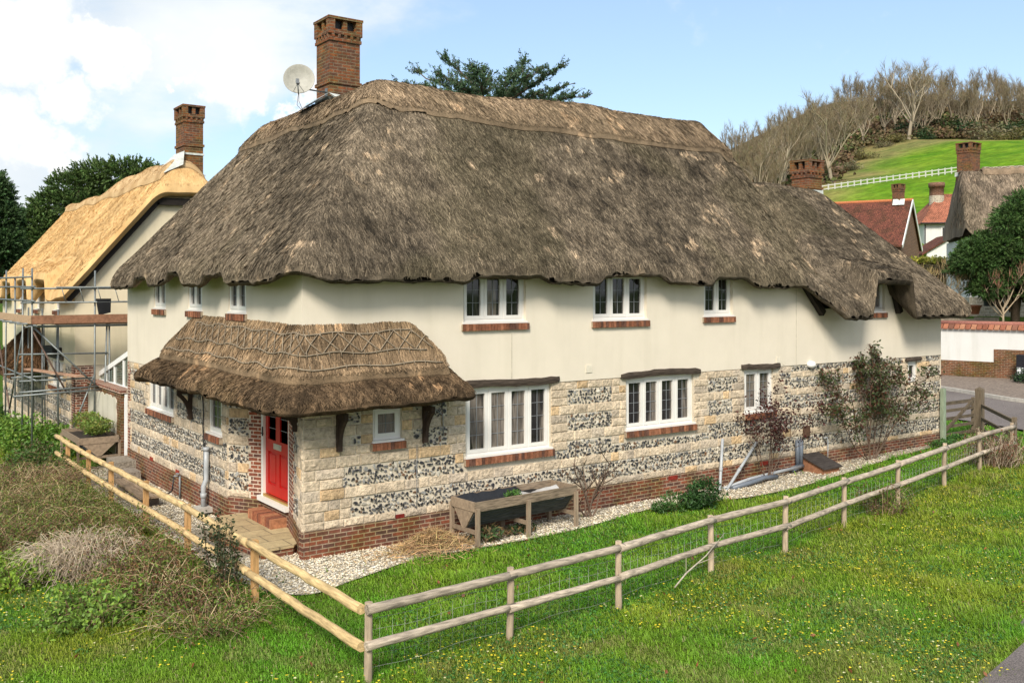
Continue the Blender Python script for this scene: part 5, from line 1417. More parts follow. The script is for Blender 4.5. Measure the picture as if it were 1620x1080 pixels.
# white boundary wall with tiled cap
BW = thing('boundary_wall', 'white rendered boundary wall with clay tile cap and brick base across the lane', 'wall', (35.6, 5, .4))
WP_ = [np.array([*p, 0.]) for p in ((36.3, -6.0), (35.95, 1.0), (35.7, 5.45), (34.9, 9.2), (35.9, 15), (38, 24))]
mbw, mbb, mbt = MB(), MB(), MB()
for i in range(len(WP_) - 1):
    p, q = WP_[i], WP_[i + 1]; zb = min(gzs(p), gzs(q)); d = unit(q - p); sg = Seg(p, q, (-1, 0)); l = sg.L
    sg.box(mbw, -.02, l + .02, zb + .5, zb + 2.28, -.3, 0)
    # stepped brick base: tall to the south, low to the north
    if i == 0: sg.box(mbb, -.02, l + .01, zb - .4, zb + 1.42, -.33, .03)
    elif i == 1: sg.box(mbb, 0, l, zb - .4, zb + 1.42, -.33, .03)
    elif i == 2: sg.box(mbb, 0, 1.2, zb - .4, zb + 1.42, -.33, .03); sg.box(mbb, 1.2, l, zb - .4, zb + .85, -.33, .028)
    else: sg.box(mbb, 0, l, zb - .4, zb + .82, -.33, .03)
    k = int(l / .23)
    for j in range(k):
        u = l * j / k; c = np.array(random.choice([(.30, .12, .07), (.24, .09, .055), (.36, .17, .10), (.20, .09, .06)])) * random.uniform(.85, 1.15)
        for s in (-1, 1):
            o0, o1 = (.18, -.02) if s > 0 else (-.48, -.28)
            a = [sg.P(u, zb + 2.27, .14), sg.P(u + .21, zb + 2.27, .14), sg.P(u + .21, zb + 2.52, -.13), sg.P(u, zb + 2.52, -.13)] if s > 0 else [sg.P(u, zb + 2.27, -.44), sg.P(u + .21, zb + 2.27, -.44), sg.P(u + .21, zb + 2.52, -.17), sg.P(u, zb + 2.52, -.17)]
            up = np.array([0, 0, .035 + random.uniform(0, .012)])
            V = a + [x + up for x in a]
            mbt.add(V, [(0, 1, 2, 3), (4, 5, 6, 7), (0, 4, 5, 1), (1, 5, 6, 2), (2, 6, 7, 3), (3, 7, 4, 0)], c)
    mbt.tube([sg.P(-.02, zb + 2.54, -.15), sg.P(l + .02, zb + 2.54, -.15)], .11, 10, (.30, .13, .10))
mbw.obj('render', MT['whitewash'], BW); mbb.obj('brick_base', MT['gbrick'], BW); mbt.obj('tile_cap', MT['bark'], BW)
LB = thing('letter_post', 'black post with small white plate by the brick base of the white wall', 'post', (35.6, .5, .5))
mb = MB(); o = at(1617, 592, 41.0); zb = gzs(o); mb.box((o[0], o[1], (zb + 1.6) / 2 + .1), (.4, .3, 1.3), (.02, .02, .025)); mb.obj('post', MT['wood'], LB)
mb = MB(); mb.box((o[0] - .21, o[1] - .02, o[2] + .15), (.02, .26, .3), (.75, .75, .75)); mb.obj('plate', MT['wood'], LB)
# raised garden behind it
mb = MB(); GZ = 3.02
T4 = [at(1380, 500, 44.5), at(1500, 500, 43.8), at(1640, 500, 43.2), at(1760, 500, 43.0), at(1900, 440, 75), at(1400, 440, 75)]
P = [(p[0], p[1], 2.95) for p in T4[:4]] + [(p[0], p[1], 4.6) for p in T4[4:]]
mb.add(P, [tuple(range(6))]); struct(mb.obj('garden_terrace', MT['ground']), 'raised lawn behind the white boundary wall', 'lawn')
TS = thing('sleeper_edging', 'low grey timber sleepers edging the raised lawn', 'edging', at(1520, 508, 45))
mb = MB(); mb.bar(at(1480, 506, 46), at(1545, 508, 45.2), .2, .22, (.30, .24, .18)); mb.obj('sleeper', MT['wood'], TS)
mb = MB(); mb.bar(at(1541, 505, 45.4), at(1580, 506, 44.8), .2, .22, (.26, .21, .16)); mb.obj('sleeper', MT['wood'], TS)

# thatched white cottage
TC = thing('thatched_house', 'white cottage with grey thatch and square brick chimney behind the yew', 'cottage', at(1560, 480, 49))
uT = cdir(.97, -.24); OT = at(1534, 483, 49.5); OT[2] = 0
zb = 3.7; ze = 7.45
mb = MB(); mb.bb((0, 0, zb + .5), (9, 6, ze - .15)); xf(mb, OT, uT).obj('render_wall', MT['whitewash'], TC)
mb = MB(); mb.bb((-.03, -.03, zb - .8), (9.03, 6, zb + .55)); xf(mb, OT, uT).obj('stone_base', MT['rubble'], TC)
sT = lambda x, y: smin(smin(x + .25, 9.3 - x, .6), smin(y + .45, 6.5 - y, .6), 1.0)
def HT(x, y):
    a = smin(ze + 1.25 * (y + .45), ze + 1.25 * (6.5 - y), .4); a = smin(a, ze + .2 + 11. * (x + .25), .9); return smin(a, ze + 3.55 + .02 * x, .3) + (fbm(np.stack([x, y], -1), .8, 131, 3) - .5) * .16
tcol = lambda P: old_col(P, .12) * np.array([1.1, 1.08, 1.12])
mb = MB(); roof_solid(mb, -.5, 9.6, -.7, 6.8, .12, sT, HT, .45, .2, tcol)
q = samp(14000, -.3, 9., -.5, 3.6, lambda x, y: sT(x, y) > .03); straws(mb, q, HT, tcol, w=.018, Lr=(.2, .4)); 
xf(mb, OT, uT).obj('thatched_roof', MT['straw'], TC)
sTc = lambda x, y: np.minimum(.85 - np.abs(y - 3.05), np.minimum(x - 1.1, 8.5 - x)) + (vnoise(np.stack([x, y], -1), 3, 7) - .5) * .05
mb = MB(); roof_solid(mb, .8, 8.8, 2., 4.1, .08, sTc, lambda x, y: HT(x, y) + .2, .3, .05, lambda P: old_col(P, .2) * np.array([1.1, 1.0, .98])); 
for k in range(18):
    for s in (-1, 1):
        a = np.array([[1.2 + .4 * k + (.4 * f if s > 0 else .4 - .4 * f), 2.35 + .5 * f] for f in np.linspace(0, 1, 5)]); z = HT(a[:, 0], a[:, 1]) + .225; mb.tube(np.c_[a, z], .022, 4, (.46, .39, .31))
xf(mb, OT, uT).obj('ridge_cap', MT['straw'], TC)
pc = at(1532, 262, 52.6); mbc = chimney('chimney', TC, pc[0], pc[1], .95, .8, 9.0, 12.72, MT['chim'], neck=10.7)
mb = MB(); mb.box((pc[0], pc[1], 10.95), (1.1, .95, .22)); mb.obj('lead_flashing', MT['lead'], mbc)
wT = Seg(OT[:2], (OT + unit(uT) * 9)[:2], -FW[:2]); _H = HOUSE; HOUSE = TC
window(wT, (1.9, 3.1, zb + 1.0, zb + 2.1, 2), o=.03); HOUSE = _H
PT = thing('terracotta_pot', 'orange terracotta flower pot on the raised lawn below the white cottage', 'pot', at(1542, 496, 46))
mb = MB(); o = at(1542, 497, 46); mb.lathe(o, [(.18, 0), (.27, .34), (.31, .34), (.31, .44), (.26, .44), (.22, .2)], 16); mb.obj('pot', MT['terracotta'], PT)
BN = thing('compost_bin', 'black plastic bin against the white cottage wall behind bare shrub', 'bin', at(1567, 480, 46.5))
mb = MB(); o = at(1567, 484, 46.5); mb.lathe(o, [(.3, 0), (.36, .8), (.40, .8), (.40, .9), (.0, .98)], 14); mb.obj('bin', MT['black'], BN)

# red tiled brick house
BH = thing('brick_house', 'brick house with dark red tiled gable roof beneath the pasture hill', 'house', at(1420, 400, 70))
uB = cdir(.85, -.527); vB = np.array([-uB[1], uB[0], 0]); OB = at(1440, 318, 68.5) - uB * 9; OB[2] = 0; zr = at(1440, 319, 68.5)[2]; W2 = 3.8; zE = zr - 3.2
mb = MB()
for s in (-1, 1):
    a = [(-.2, 0, zr), (9.15, 0, zr), (9.15, s * (W2 + .3), zE - .2), (-.2, s * (W2 + .3), zE - .2)]; V = a + [(x, y, z + .14) for x, y, z in a]
    mb.add(V, [(0, 1, 2, 3), (4, 5, 6, 7), (0, 4, 5, 1), (1, 5, 6, 2), (2, 6, 7, 3), (3, 7, 4, 0)])
xf(mb, OB, uB).obj('tiled_roof', MT['tile'], BH)
mb = MB(); mb.tube([(-.2, 0, zr + .12), (9.2, 0, zr + .12)], .12, 8, (.45, .16, .07)); xf(mb, OB, uB).obj('ridge_tile', MT['bark'], BH)
mb = MB(); mb.add([(0, -W2, 1), (9, -W2, 1), (9, W2, 1), (0, W2, 1), (0, -W2, zE), (9, -W2, zE), (9, W2, zE), (0, W2, zE), (9, 0, zr), (0, 0, zr)], [(0, 1, 5, 4), (1, 2, 6, 8, 5), (2, 3, 7, 6), (3, 0, 4, 9, 7)]); xf(mb, OB, uB).obj('brick_wall', MT['brickhouse'], BH)
mb = MB()
for s in (-1, 1): mb.bar((9.18, 0, zr + .06), (9.18, s * (W2 + .32), zE - .16), .05, .26)
xf(mb, OB, uB).obj('barge_board', MT['white2'], BH)
pc = OB + uB * 8.2; mbc = chimney('chimney', BH, pc[0], pc[1], .6, .6, zr - 1, zr + 1.35, MT['chim'])
mb = MB(); mb.add([(7.9, -.62, zr - .42), (8.7, -.62, zr - .42), (8.7, -.32, zr + .02), (7.9, -.32, zr + .02)], [(0, 1, 2, 3)]); xf(mb, OB + np.array([0, 0, .17]), uB).obj('lead_flashing', MT['lead'], mbc)
mb = MB(); mb.bb((4.0, -W2 - 1.4, zE - 1.6), (6.2, -W2 + .6, zE - .6)); mb.add([(3.8, -W2 - 1.6, zE - .6), (6.4, -W2 - 1.6, zE - .6), (6.4, -W2 + 1.3, zE + 1.0), (3.8, -W2 + 1.3, zE + 1.0)], [(0, 1, 2, 3)]); xf(mb, OB, uB).obj('porch', MT['white2'], BH)

# white house with orange hipped roof
WH = thing('white_house', 'white house with orange red hipped tile roof and blue grey windows', 'house', at(1490, 400, 82))
uW = cdir(.99, -.14); OW = at(1462, 400, 82); OW[2] = 0; zE = at(1462, 352, 82)[2]; zR = zE + 2.7
mb = MB(); mb.bb((0, 0, zE - 2.2), (9, 6, zE)); xf(mb, OW, uW).obj('render_wall', MT['whitewash'], WH)
mb = MB(); mb.bb((-.02, -.02, zE - 5), (9, 6, zE - 2.15)); xf(mb, OW, uW).obj('stone_wall', MT['rubble'], WH)
mb = MB(); e = .35
V = [(-e, -e, zE - .1), (9 + e, -e, zE - .1), (9 + e, 6 + e, zE - .1), (-e, 6 + e, zE - .1), (2.0, 3, zR), (8.6, 3, zR)]
mb.add(V, [(0, 1, 5, 4), (1, 2, 5), (2, 3, 4, 5), (3, 0, 4), (3, 2, 1, 0)]); xf(mb, OW, uW).obj('tiled_roof', MT['tile2'], WH)
mb = MB(); mb.tube([(-e - .05, -e - .08, zE - .1), (9.3, -e - .08, zE - .1)], .07, 6); mb.tube([(.05, -.12, zE - .2), (.05, -.12, zE - 5)], .05, 6); xf(mb, OW, uW).obj('gutter', MT['black'], WH)
pc = OW + uW * 1.75 + np.array([-uW[1], uW[0], 0]) * 2.6
mb = MB(); mb.lathe((pc[0], pc[1], 0), [(.62, zR - 1.6), (.62, zR - .2)], 14); WCH = mb.obj('chimney', MT['rubble'], WH)
mb = MB(); mb.lathe((pc[0], pc[1], 0), [(.6, zR - .21), (.6, zR + .55), (.68, zR + .55), (.68, zR + .95), (.3, zR + .97)], 14); mb.obj('chimney_stack', MT['brickhouse'], WCH)
wW = Seg(OW[:2], (OW + unit(uW) * 9)[:2], -FW[:2]); _H = HOUSE; HOUSE = WH
window(wW, (1.35, 3.4, zE - 1.45, zE - .35, 4), o=.05, bsill=False); HOUSE = _H
mb = MB(); wW.box(mb, 1.2, 3.5, zE - 1.62, zE - 1.47, 0, .14); mb.obj('brick_sill', MT['brickhouse'], WH)
GA = thing('garage', 'low white gabled garage with tiled verge before the white house', 'garage', at(1490, 400, 76))
OG = at(1466, 405, 76); OG[2] = 0; zg = at(1466, 400, 76)[2]
mb = MB(); mb.add([(0, 0, zg - 3), (4.4, 0, zg - 3), (4.4, 0, zg), (2.2, 0, zg + 1.35), (0, 0, zg), (0, 5, zg - 3), (4.4, 5, zg - 3), (4.4, 5, zg), (2.2, 5, zg + 1.35), (0, 5, zg)], [(0, 1, 2, 3, 4), (0, 4, 9, 5), (1, 6, 7, 2)]); xf(mb, OG, uW).obj('wall', MT['whitewash'], GA)
mb = MB()
for s in (-1, 1):
    a = [(2.2, -.2, zg + 1.38), (2.2, 5, zg + 1.38), (2.2 + s * 2.6, 5, zg - .2), (2.2 + s * 2.6, -.2, zg - .2)]; V = a + [(x, y, z + .14) for x, y, z in a]; mb.add(V, [(0, 1, 2, 3), (4, 5, 6, 7), (0, 4, 5, 1), (1, 5, 6, 2), (2, 6, 7, 3), (3, 7, 4, 0)])
xf(mb, OG, uW).obj('tiled_roof', MT['tile'], GA)

# white paddock fence on the hill
MT['fencepaint'] = m_plain('weathered_white_paint', (.52, .51, .47), .7)
PF = thing('paddock_fence', 'thin white post and rail paddock fence crossing the green hill', 'fence', at(1420, 300, 120))
A_, B_ = at(1290, 310, 121), at(1536, 273.5, 121); n = 24; P = [A_ + (B_ - A_) * k / n for k in range(n + 1)]
P = [np.array([p[0], p[1], gzs(p) + .25]) for p in P]
for k, p in enumerate(P):
    mb = MB(); mb.box(p + (0, 0, .35), (.12, .12, 1.3)); mb.obj('post', MT['fencepaint'], PF)
    if k < n:
        for h in (.42, .86): mb = MB(); mb.bar(p + (0, 0, h), P[k + 1] + (0, 0, h), .05, .10); mb.obj('rail', MT['fencepaint'], PF)
# ------------------------------------------------------------ vegetation
def rvec(n):
    v = RNG.normal(size=(n, 3)); return v / np.linalg.norm(v, axis=1)[:, None]
def leaves(mb, C, l, w, col, flat=0., mi=0, bend=.0, dirs=None):
    n = len(C)
    if n == 0: return
    a = rvec(n) if dirs is None else dirs
    N = rvec(n); N[:, 2] = np.abs(N[:, 2]) + flat
    b = np.cross(N, a); b /= np.linalg.norm(b, axis=1)[:, None] + 1e-9
    L_ = (RNG.uniform(.7, 1.3, n) * l)[:, None]; W_ = (RNG.uniform(.7, 1.3, n) * w)[:, None]
    nn = np.cross(a, b)
    Q = np.stack([C - a * L_, C + b * W_ + nn * W_ * .25, C + a * L_, C - b * W_ + nn * W_ * .25], 1)
    mb.quads(Q, col, mi)
def vary(c, n, s=.25, hue=.12):
    c = np.array(c, float); return c * RNG.uniform(1 - s, 1 + s, (n, 1)) * RNG.uniform(1 - hue, 1 + hue, (n, 3))
def sprout(mb, p, d, L, r, depth, kids_, spread, upw, col, tips, sides=4, wig=.12, seg=4, ratio=.62, start=.3):
    P = [np.array(p, float)]; d = unit(d)
    for _ in range(seg):
        d = unit(d + np.array([random.gauss(0, wig), random.gauss(0, wig), random.gauss(0, wig) + upw * .15])); P.append(P[-1] + d * L / seg)
    P = np.array(P)
    mb.tube(P, np.linspace(r, r * (.5 if depth else .25), len(P)), max(3, sides), np.array(col) * random.uniform(.85, 1.15) * (1.25 if depth >= 2 else .9), cap=False)
    tips.append((P[-1], d, depth))
    if depth == 0: 
        tips.append((P[len(P) // 2], d, 0)); return
    for k in range(kids_):
        t = start + (1 - start) * (k + random.random() * .8) / kids_
        q = P[0] + 0; i = min(int(t * seg), seg - 1); f = t * seg - i; q = P[i] + (P[i + 1] - P[i]) * f
        a = unit(np.cross(d, [random.gauss(0, 1) for _ in range(3)]))
        nd_ = unit(d * random.uniform(.5, 1.) + a * spread * random.uniform(.6, 1.2) + np.array([0, 0, upw * .3]))
        sprout(mb, q, nd_, L * ratio * random.uniform(.75, 1.15) * (1 - .25 * t), r * .58, depth - 1, kids_, spread, upw, col, tips, max(3, sides - 1), wig, seg, ratio, start)

# --- bare trees along the hill
def bare_tree(seed, h, wide):
    random.seed(seed); tr, cr = MB(), MB(); tips = []
    col = np.array([(.27, .22, .155), (.20, .165, .11), (.30, .25, .18)][seed % 3])
    P = [np.array([0, 0, -.6])]; d = np.array([0, 0, 1.]); 
    fork = h * random.uniform(.16, .3); n = 5
    for k in range(n): d = unit(d + np.array([random.gauss(0, .06), random.gauss(0, .06), 0])); P.append(P[-1] + d * (fork + .6) / n)
    tr.tube(P, np.linspace(h * .024, h * .016, len(P)), 6, col)
    m = random.randint(4, 6)
    for k in range(m):
        a = 2 * pi * (k + random.random() * .6) / m; s = random.uniform(.25, .75) * wide
        sprout(cr, P[-1] - np.array([0, 0, random.uniform(0, fork * .35)]), (cos(a) * s, sin(a) * s, 1), h * random.uniform(.42, .60), h * .0105, 3, 4, .62 * wide, .8, col, tips, 4, .13, 4, .60, .25)
    # fine twig haze
    T = np.array([t[0] for t in tips]); Dd = np.array([t[1] for t in tips])
    n = len(T) * 3; T = np.repeat(T, 3, 0); Dd = np.repeat(Dd, 3, 0) + RNG.normal(0, .5, (n, 3)) + np.array([0, 0, .25]); Dd /= np.linalg.norm(Dd, axis=1)[:, None]
    Ln = RNG.uniform(.05, .11, (n, 1)) * h; W = np.cross(Dd, rvec(n)); W /= np.linalg.norm(W, axis=1)[:, None]; w = h * .0016
    cr.tris(np.stack([T - W * w, T + W * w, T + Dd * Ln], 1), vary((.20, .16, .095), n))
    return tr, cr
proto = []
for s in range(6):
    tr, cr = bare_tree(100 + s, 10., (.75, 1., 1.15, .85, 1.3, .65)[s])
    proto.append((tr.mesh('trunk', MT['bark']), cr.mesh('crown', MT['twig'])))
random.seed(5)
def put_tree(k, p, sc, rz, first=[True]):
    tl = ('bare grey brown winter tree standing in the wood along the pasture hill')
    th = bpy.data.objects.new('bare_tree', None); COL.objects.link(th); th.location = p; th.rotation_euler = (0, 0, rz); th.scale = (sc, sc, sc * random.uniform(.92, 1.1))
    tag(th, tl, 'tree', 'bare trees of the hillside wood')
    for nm, me in zip(('trunk', 'crown'), proto[k]):
        o = bpy.data.objects.new(nm, me); COL.objects.link(o); o.parent = th
cnt = 0
for row, (off, den) in enumerate(((3, 4.6), (12, 4.6), (24, 5.), (38, 5.4))):
    X = 27.
    while X < 128:
        D0 = woodline(X) + off + random.uniform(-4, 4)
        if X / D0 > .205 and X / D0 < .60:
            p = CAM + FW * D0 + RT * X; p[2] = gzs(p) + .1
            h = (9.5 + 1.2 * float(sst(40, 80, X))) * random.uniform(.8, 1.15)
            put_tree(random.randrange(6), p, h / 10., random.uniform(0, 6.3)); cnt += 1
        X += den * random.uniform(.7, 1.4) * (1.35 if X < 58 else 1)
# a big old tree standing forward at the field edge and a few by the lower hedge
for px, py, D0, h, k in ((1316, 285, 128, 12.5, 4), (1226, 290, 122, 10.5, 1), (1205, 290, 118, 11., 2), (1260, 288, 126, 9.5, 3), (1437, 232, 186, 17.5, 4)):
    p = at(px, py, D0); p[2] = gzs(p); put_tree(k, p, h / 10., random.uniform(0, 6)); cnt += 1
# --- scrub under the wood: one mass
mb = MB(); n = 7500
X = RNG.uniform(26, 125, n); Dp = woodline(X) + RNG.uniform(-3, 56, n) ** 1.0
P = CAM + FW * Dp[:, None] + RT * X[:, None]; P[:, 2] = gz(P[:, 0], P[:, 1])
hh = RNG.uniform(.5, 2.6, n) * (0.5 + fbm(P[:, :2], .09, 140, 2))
cn = fbm(P[:, :2], .07, 141, 3)
for k in range(n):
    m = 9; c = P[k] + RNG.normal(0, 1, (m, 3)) * np.array([1.2, 1.2, .5]) + np.array([0, 0, hh[k] * .6])
    c[:, 2] = np.maximum(c[:, 2], P[k, 2] + .1)
    base = np.array([.115, .080, .045]) if cn[k] < .55 else np.array([.075, .085, .030]) if cn[k] < .66 else np.array([.15, .12, .06])
    leaves(mb, c, .42, .30, vary(base, m, .35))
tag(mb.obj('woodland_undergrowth', MT['twig']), 'brown scrub and dead bracken filling the floor of the hillside wood', 'undergrowth', kind='stuff')
# --- individual bushes at the edge of the pasture
def bush_mesh(seed, c, n=900, l=.16):
    mb = MB(); rs = np.random.default_rng(seed)
    cl = rs.normal(0, 1, (16, 3)) * np.array([.42, .42, .26]) + np.array([0, 0, .55]); cl[:, 2] = np.abs(cl[:, 2])
    i = rs.integers(0, 16, n); C = cl[i] + rs.normal(0, .2, (n, 3)); C[:, 2] = np.abs(C[:, 2])
    tint = (rs.uniform(.7, 1.3, 16))[i][:, None]
    leaves(mb, C, l * .5, l * .3, vary(c, n, .3) * tint); return mb.mesh('bush', MT['leaf'])
bm_ = [bush_mesh(1, (.15, .13, .045)), bush_mesh(2, (.055, .085, .022)), bush_mesh(3, (.17, .12, .06)), bush_mesh(4, (.03, .06, .018)), bush_mesh(5, (.19, .165, .085))]
bl = ['olive brown bush at the upper edge of the pasture', 'mid green bush at the edge of the hillside wood', 'russet brown bush at the edge of the hillside wood', 'dark evergreen bush among the bare hillside trees', 'pale straw coloured bush on the bank above the pasture']
for (px, py, D0, s, k) in ((1420, 232, 183, 4, 0), (1400, 238, 180, 3.2, 4), (1462, 222, 186, 4.4, 3), (1478, 205, 192, 5, 0), (1500, 190, 200, 6, 1), (1535, 195, 194, 6, 3), (1520, 180, 204, 6, 0), (1562, 190, 186, 7, 4), (1590, 205, 176, 6.5, 4), (1612, 200, 178, 7, 1), (1575, 165, 205, 7, 2), (1610, 160, 205, 9, 2), (1600, 215, 172, 4.5, 0), (1340, 262, 150, 3.5, 4), (1300, 282, 132, 3.5, 2), (1365, 250, 165, 3.4, 0), (1250, 292, 124, 3.2, 0), (1440, 195, 200, 5, 3), (1385, 225, 190, 4, 2)):
    p = at(px, py, D0); p[2] = gzs(p) - .1
    o = bpy.data.objects.new('bush', bm_[k]); COL.objects.link(o); o.location = p; o.scale = (s * .62, s * .62, s * .5); o.rotation_euler = (0, 0, random.uniform(0, 6)); tag(o, bl[k], 'bush', bl[k].split(' at ')[0].split(' on ')[0].split(' among')[0] + 'es')

# --- evergreens: yew, cedar, dark trees on the left
def evergreen(name, label, base, clumps, n_each, l, w, col, trunk_r, spiky=.5, flat=.0):
    th = thing(name, label, 'tree', base); mb = MB(); base = np.array(base, float); top = max(c[0][2] for c in clumps)
    mb.tube([base, base + (.1, .05, (top - base[2]) * .5), np.array([np.mean([c[0][0] for c in clumps]), np.mean([c[0][1] for c in clumps]), top - .3])], [trunk_r, trunk_r * .7, trunk_r * .25], 8, (.10, .07, .05))
    for c, r in clumps: mb.tube([base + (np.array(c) - base) * .45, np.array(c)], [trunk_r * .35, trunk_r * .1], 5, (.10, .07, .05))
    mb.obj('trunk', MT['bark'], th)
    mb = MB()
    for c, r in clumps:
        c = np.array(c); r = np.array(r, float) * np.ones(3)
        # sprays radiate outward from the clump
        m = n_each; u = rvec(m); rad = RNG.uniform(.45, 1.12, m) ** .7
        S0 = c + u * r * rad[:, None] * (1 + .35 * (vnoise(u * 2 + c, 1.3, 4)[:, None] - .5))
        d = u + np.array([0, 0, .15]); d /= np.linalg.norm(d, axis=1)[:, None]
        k = 9; t = np.tile(np.linspace(0, 1, k), m)
        C = np.repeat(S0, k, 0) + np.repeat(d, k, 0) * (t * l * 3.2 * np.repeat(RNG.uniform(.5, 1.4, m), k))[:, None]
        side = np.cross(np.repeat(d, k, 0), rvec(m * k)); side /= np.linalg.norm(side, axis=1)[:, None]
        dd = np.repeat(d, k, 0) * .8 + side * .7; dd /= np.linalg.norm(dd, axis=1)[:, None]
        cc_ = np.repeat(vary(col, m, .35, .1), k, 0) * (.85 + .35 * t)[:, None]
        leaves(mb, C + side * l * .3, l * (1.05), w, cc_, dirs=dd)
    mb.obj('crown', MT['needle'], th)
    return th
Dy = 44.5
random.seed(4); yc = []
for k in range(80):
    px = random.uniform(1520, 1690); top_ = np.interp(px, [1515, 1540, 1570, 1600, 1625, 1690], [412, 385, 348, 318, 298, 300]); py = random.uniform(top_ + 8, 438 - 10 * (px < 1535) + 30 * (px > 1548)); yc.append((at(px, py, Dy + random.uniform(-1.2, .9)), (random.uniform(.45, .85), random.uniform(.45, .8), random.uniform(.25, .42))))
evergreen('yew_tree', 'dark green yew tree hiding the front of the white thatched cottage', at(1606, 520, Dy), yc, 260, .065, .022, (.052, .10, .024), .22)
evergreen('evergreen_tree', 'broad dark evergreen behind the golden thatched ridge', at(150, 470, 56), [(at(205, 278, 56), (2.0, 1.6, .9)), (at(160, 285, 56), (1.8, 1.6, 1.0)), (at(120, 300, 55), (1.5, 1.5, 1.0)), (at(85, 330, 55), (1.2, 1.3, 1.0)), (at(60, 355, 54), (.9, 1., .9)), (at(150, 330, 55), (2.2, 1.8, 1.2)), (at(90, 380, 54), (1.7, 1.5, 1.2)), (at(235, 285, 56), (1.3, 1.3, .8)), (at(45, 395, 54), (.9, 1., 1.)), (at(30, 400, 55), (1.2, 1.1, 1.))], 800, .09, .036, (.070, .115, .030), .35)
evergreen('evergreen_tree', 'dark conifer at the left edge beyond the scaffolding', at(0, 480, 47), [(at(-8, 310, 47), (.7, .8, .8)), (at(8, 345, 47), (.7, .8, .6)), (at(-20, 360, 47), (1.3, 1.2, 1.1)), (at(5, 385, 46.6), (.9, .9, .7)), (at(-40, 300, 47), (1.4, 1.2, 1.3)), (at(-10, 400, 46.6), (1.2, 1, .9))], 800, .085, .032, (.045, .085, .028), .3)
# cedar: level boughs with upturned tips
CDR = thing('cedar_tree', 'flat topped cedar showing above the ridge of the big thatched roof', 'tree', at(775, 500, 45)); tb, cb = MB(), MB()
b0 = at(775, 500, 45); b0[2] = 0; top = np.array([b0[0], b0[1], 13.2]); tb.tube([b0, (b0 + top) / 2, top], [.5, .38, .16], 8, (.14, .10, .07))
random.seed(9)
def cedar_bough(p, q, n):
    p, q = np.array(p), np.array(q); m = 9; ts = np.linspace(0, 1, m)
    P = p + (q - p) * ts[:, None] + np.c_[RNG.normal(0, .08, (m, 2)), .25 * np.sin(ts * pi) * 0 + RNG.normal(0, .05, m)]
    tb.tube(P, np.linspace(.075, .018, m), 5, (.12, .09, .065))
    for k in range(n):
        t = random.uniform(.18, 1.); s = P[min(int(t * (m - 1)), m - 2)]; 
        a = unit((q - p)); dirv = unit(a * random.uniform(.1, 1) + np.array([random.gauss(0, .8), random.gauss(0, .8), random.uniform(-.1, .55)]))
        L_ = random.uniform(.35, 1.0) * (1.15 - .5 * t); E = s + dirv * L_ + np.array([0, 0, .10 * L_])
        tb.tube([s, (s + E) / 2 + (0, 0, .04), E], [.02, .014, .006], 3, (.13, .10, .07), cap=False)
        j = 26; tt = RNG.uniform(.1, 1.02, j); C = s + (E - s) * tt[:, None] + RNG.normal(0, .045, (j, 3))
        dd = dirv * .5 + rvec(j); dd[:, 2] += .4; dd /= np.linalg.norm(dd, axis=1)[:, None]
        leaves(cb, C, .085, .024, vary((.065, .115, .055), j, .4), dirs=dd)
for (x0, y0), (x1, y1), dd in (((760, 165), (612, 128), 0), ((760, 160), (650, 108), 1.), ((765, 150), (700, 84), .4), ((770, 160), (745, 102), -1.), ((780, 150), (760, 108), .5), ((790, 160), (810, 110), 0), ((800, 155), (832, 90), .6), ((800, 155), (895, 98), -.4), ((800, 165), (938, 148), .2), ((800, 170), (910, 165), -1.), ((760, 170), (640, 150), -1), ((780, 170), (860, 120), 1), ((775, 170), (720, 125), -1.2), ((785, 170), (870, 160), 1.5), ((765, 175), (670, 140), 1.2), ((790, 175), (790, 130), -1), ((775, 175), (690, 110), -.6), ((790, 165), (850, 105), -.8), ((780, 178), (880, 140), .8), ((770, 178), (705, 150), -1.4), ((770, 172), (662, 128), .3), ((790, 172), (905, 130), .6)):
    p = at(x0, y0 + 6, 45 + dd * .4); q = at(x1, y1 + 3, 45 + dd * 1.6); cedar_bough(p, q, 46)
tb.obj('trunk', MT['bark'], CDR); cb.obj('crown', MT['needle'], CDR)

# --- shrubs near the houses
def leafy(name, label, cat, base, clumps, n, l, w, col, stems=6, col2=None, loc=None):
    th = thing(name, label, cat, base); mb = MB(); base = np.array(base, float)
    for c, r in clumps:
        for k in range(stems): q = np.array(c) + RNG.normal(0, .4, 3) * np.array(r); mb.tube([base + RNG.normal(0, .05, 3) * (1, 1, 0), (base + q) / 2 + RNG.normal(0, .06, 3), q], [.012, .009, .004], 4, (.12, .08, .05), cap=False)
    mb.obj('stem', MT['twig'], th); mb = MB()
    for c, r in clumps:
        u = rvec(n); C = np.array(c) + u * np.array(r) * (RNG.uniform(.3, 1.08, n) ** .6)[:, None] * (1 + .5 * (vnoise(u * 2.2 + np.array(c), 1.6, 3)[:, None] - .5))
        cc_ = vary(col, n, .35) if col2 is None else np.where((RNG.random(n) < .35)[:, None], vary(col2, n, .3), vary(col, n, .35))
        k = C[:, 2] > base[2] - .02; leaves(mb, C[k], l, w, cc_[k], flat=.3)
    mb.obj('foliage', MT['leaf'], th); return th
leafy('shrub', 'bright green leafy shrub below the scaffolding at left', 'shrub', (-1.35, 16.4, -.3), [((-1.5, 16.2, .25), (.75, .8, .6)), ((-.95, 15.9, .15), (.6, .7, .5)), ((-2.0, 16.8, .3), (.6, .7, .6)), ((-.7, 14.9, -.05), (.5, .6, .35))], 1500, .055, .03, (.13, .25, .035), 5, (.20, .30, .05))
leafy('shrub', 'darker green rounded shrub at the far left edge', 'shrub', (-2.6, 19.5, -.3), [((-2.5, 19.5, .4), (.8, .9, .8)), ((-3.1, 18.7, .2), (.8, .8, .6))], 1500, .06, .033, (.05, .12, .025))
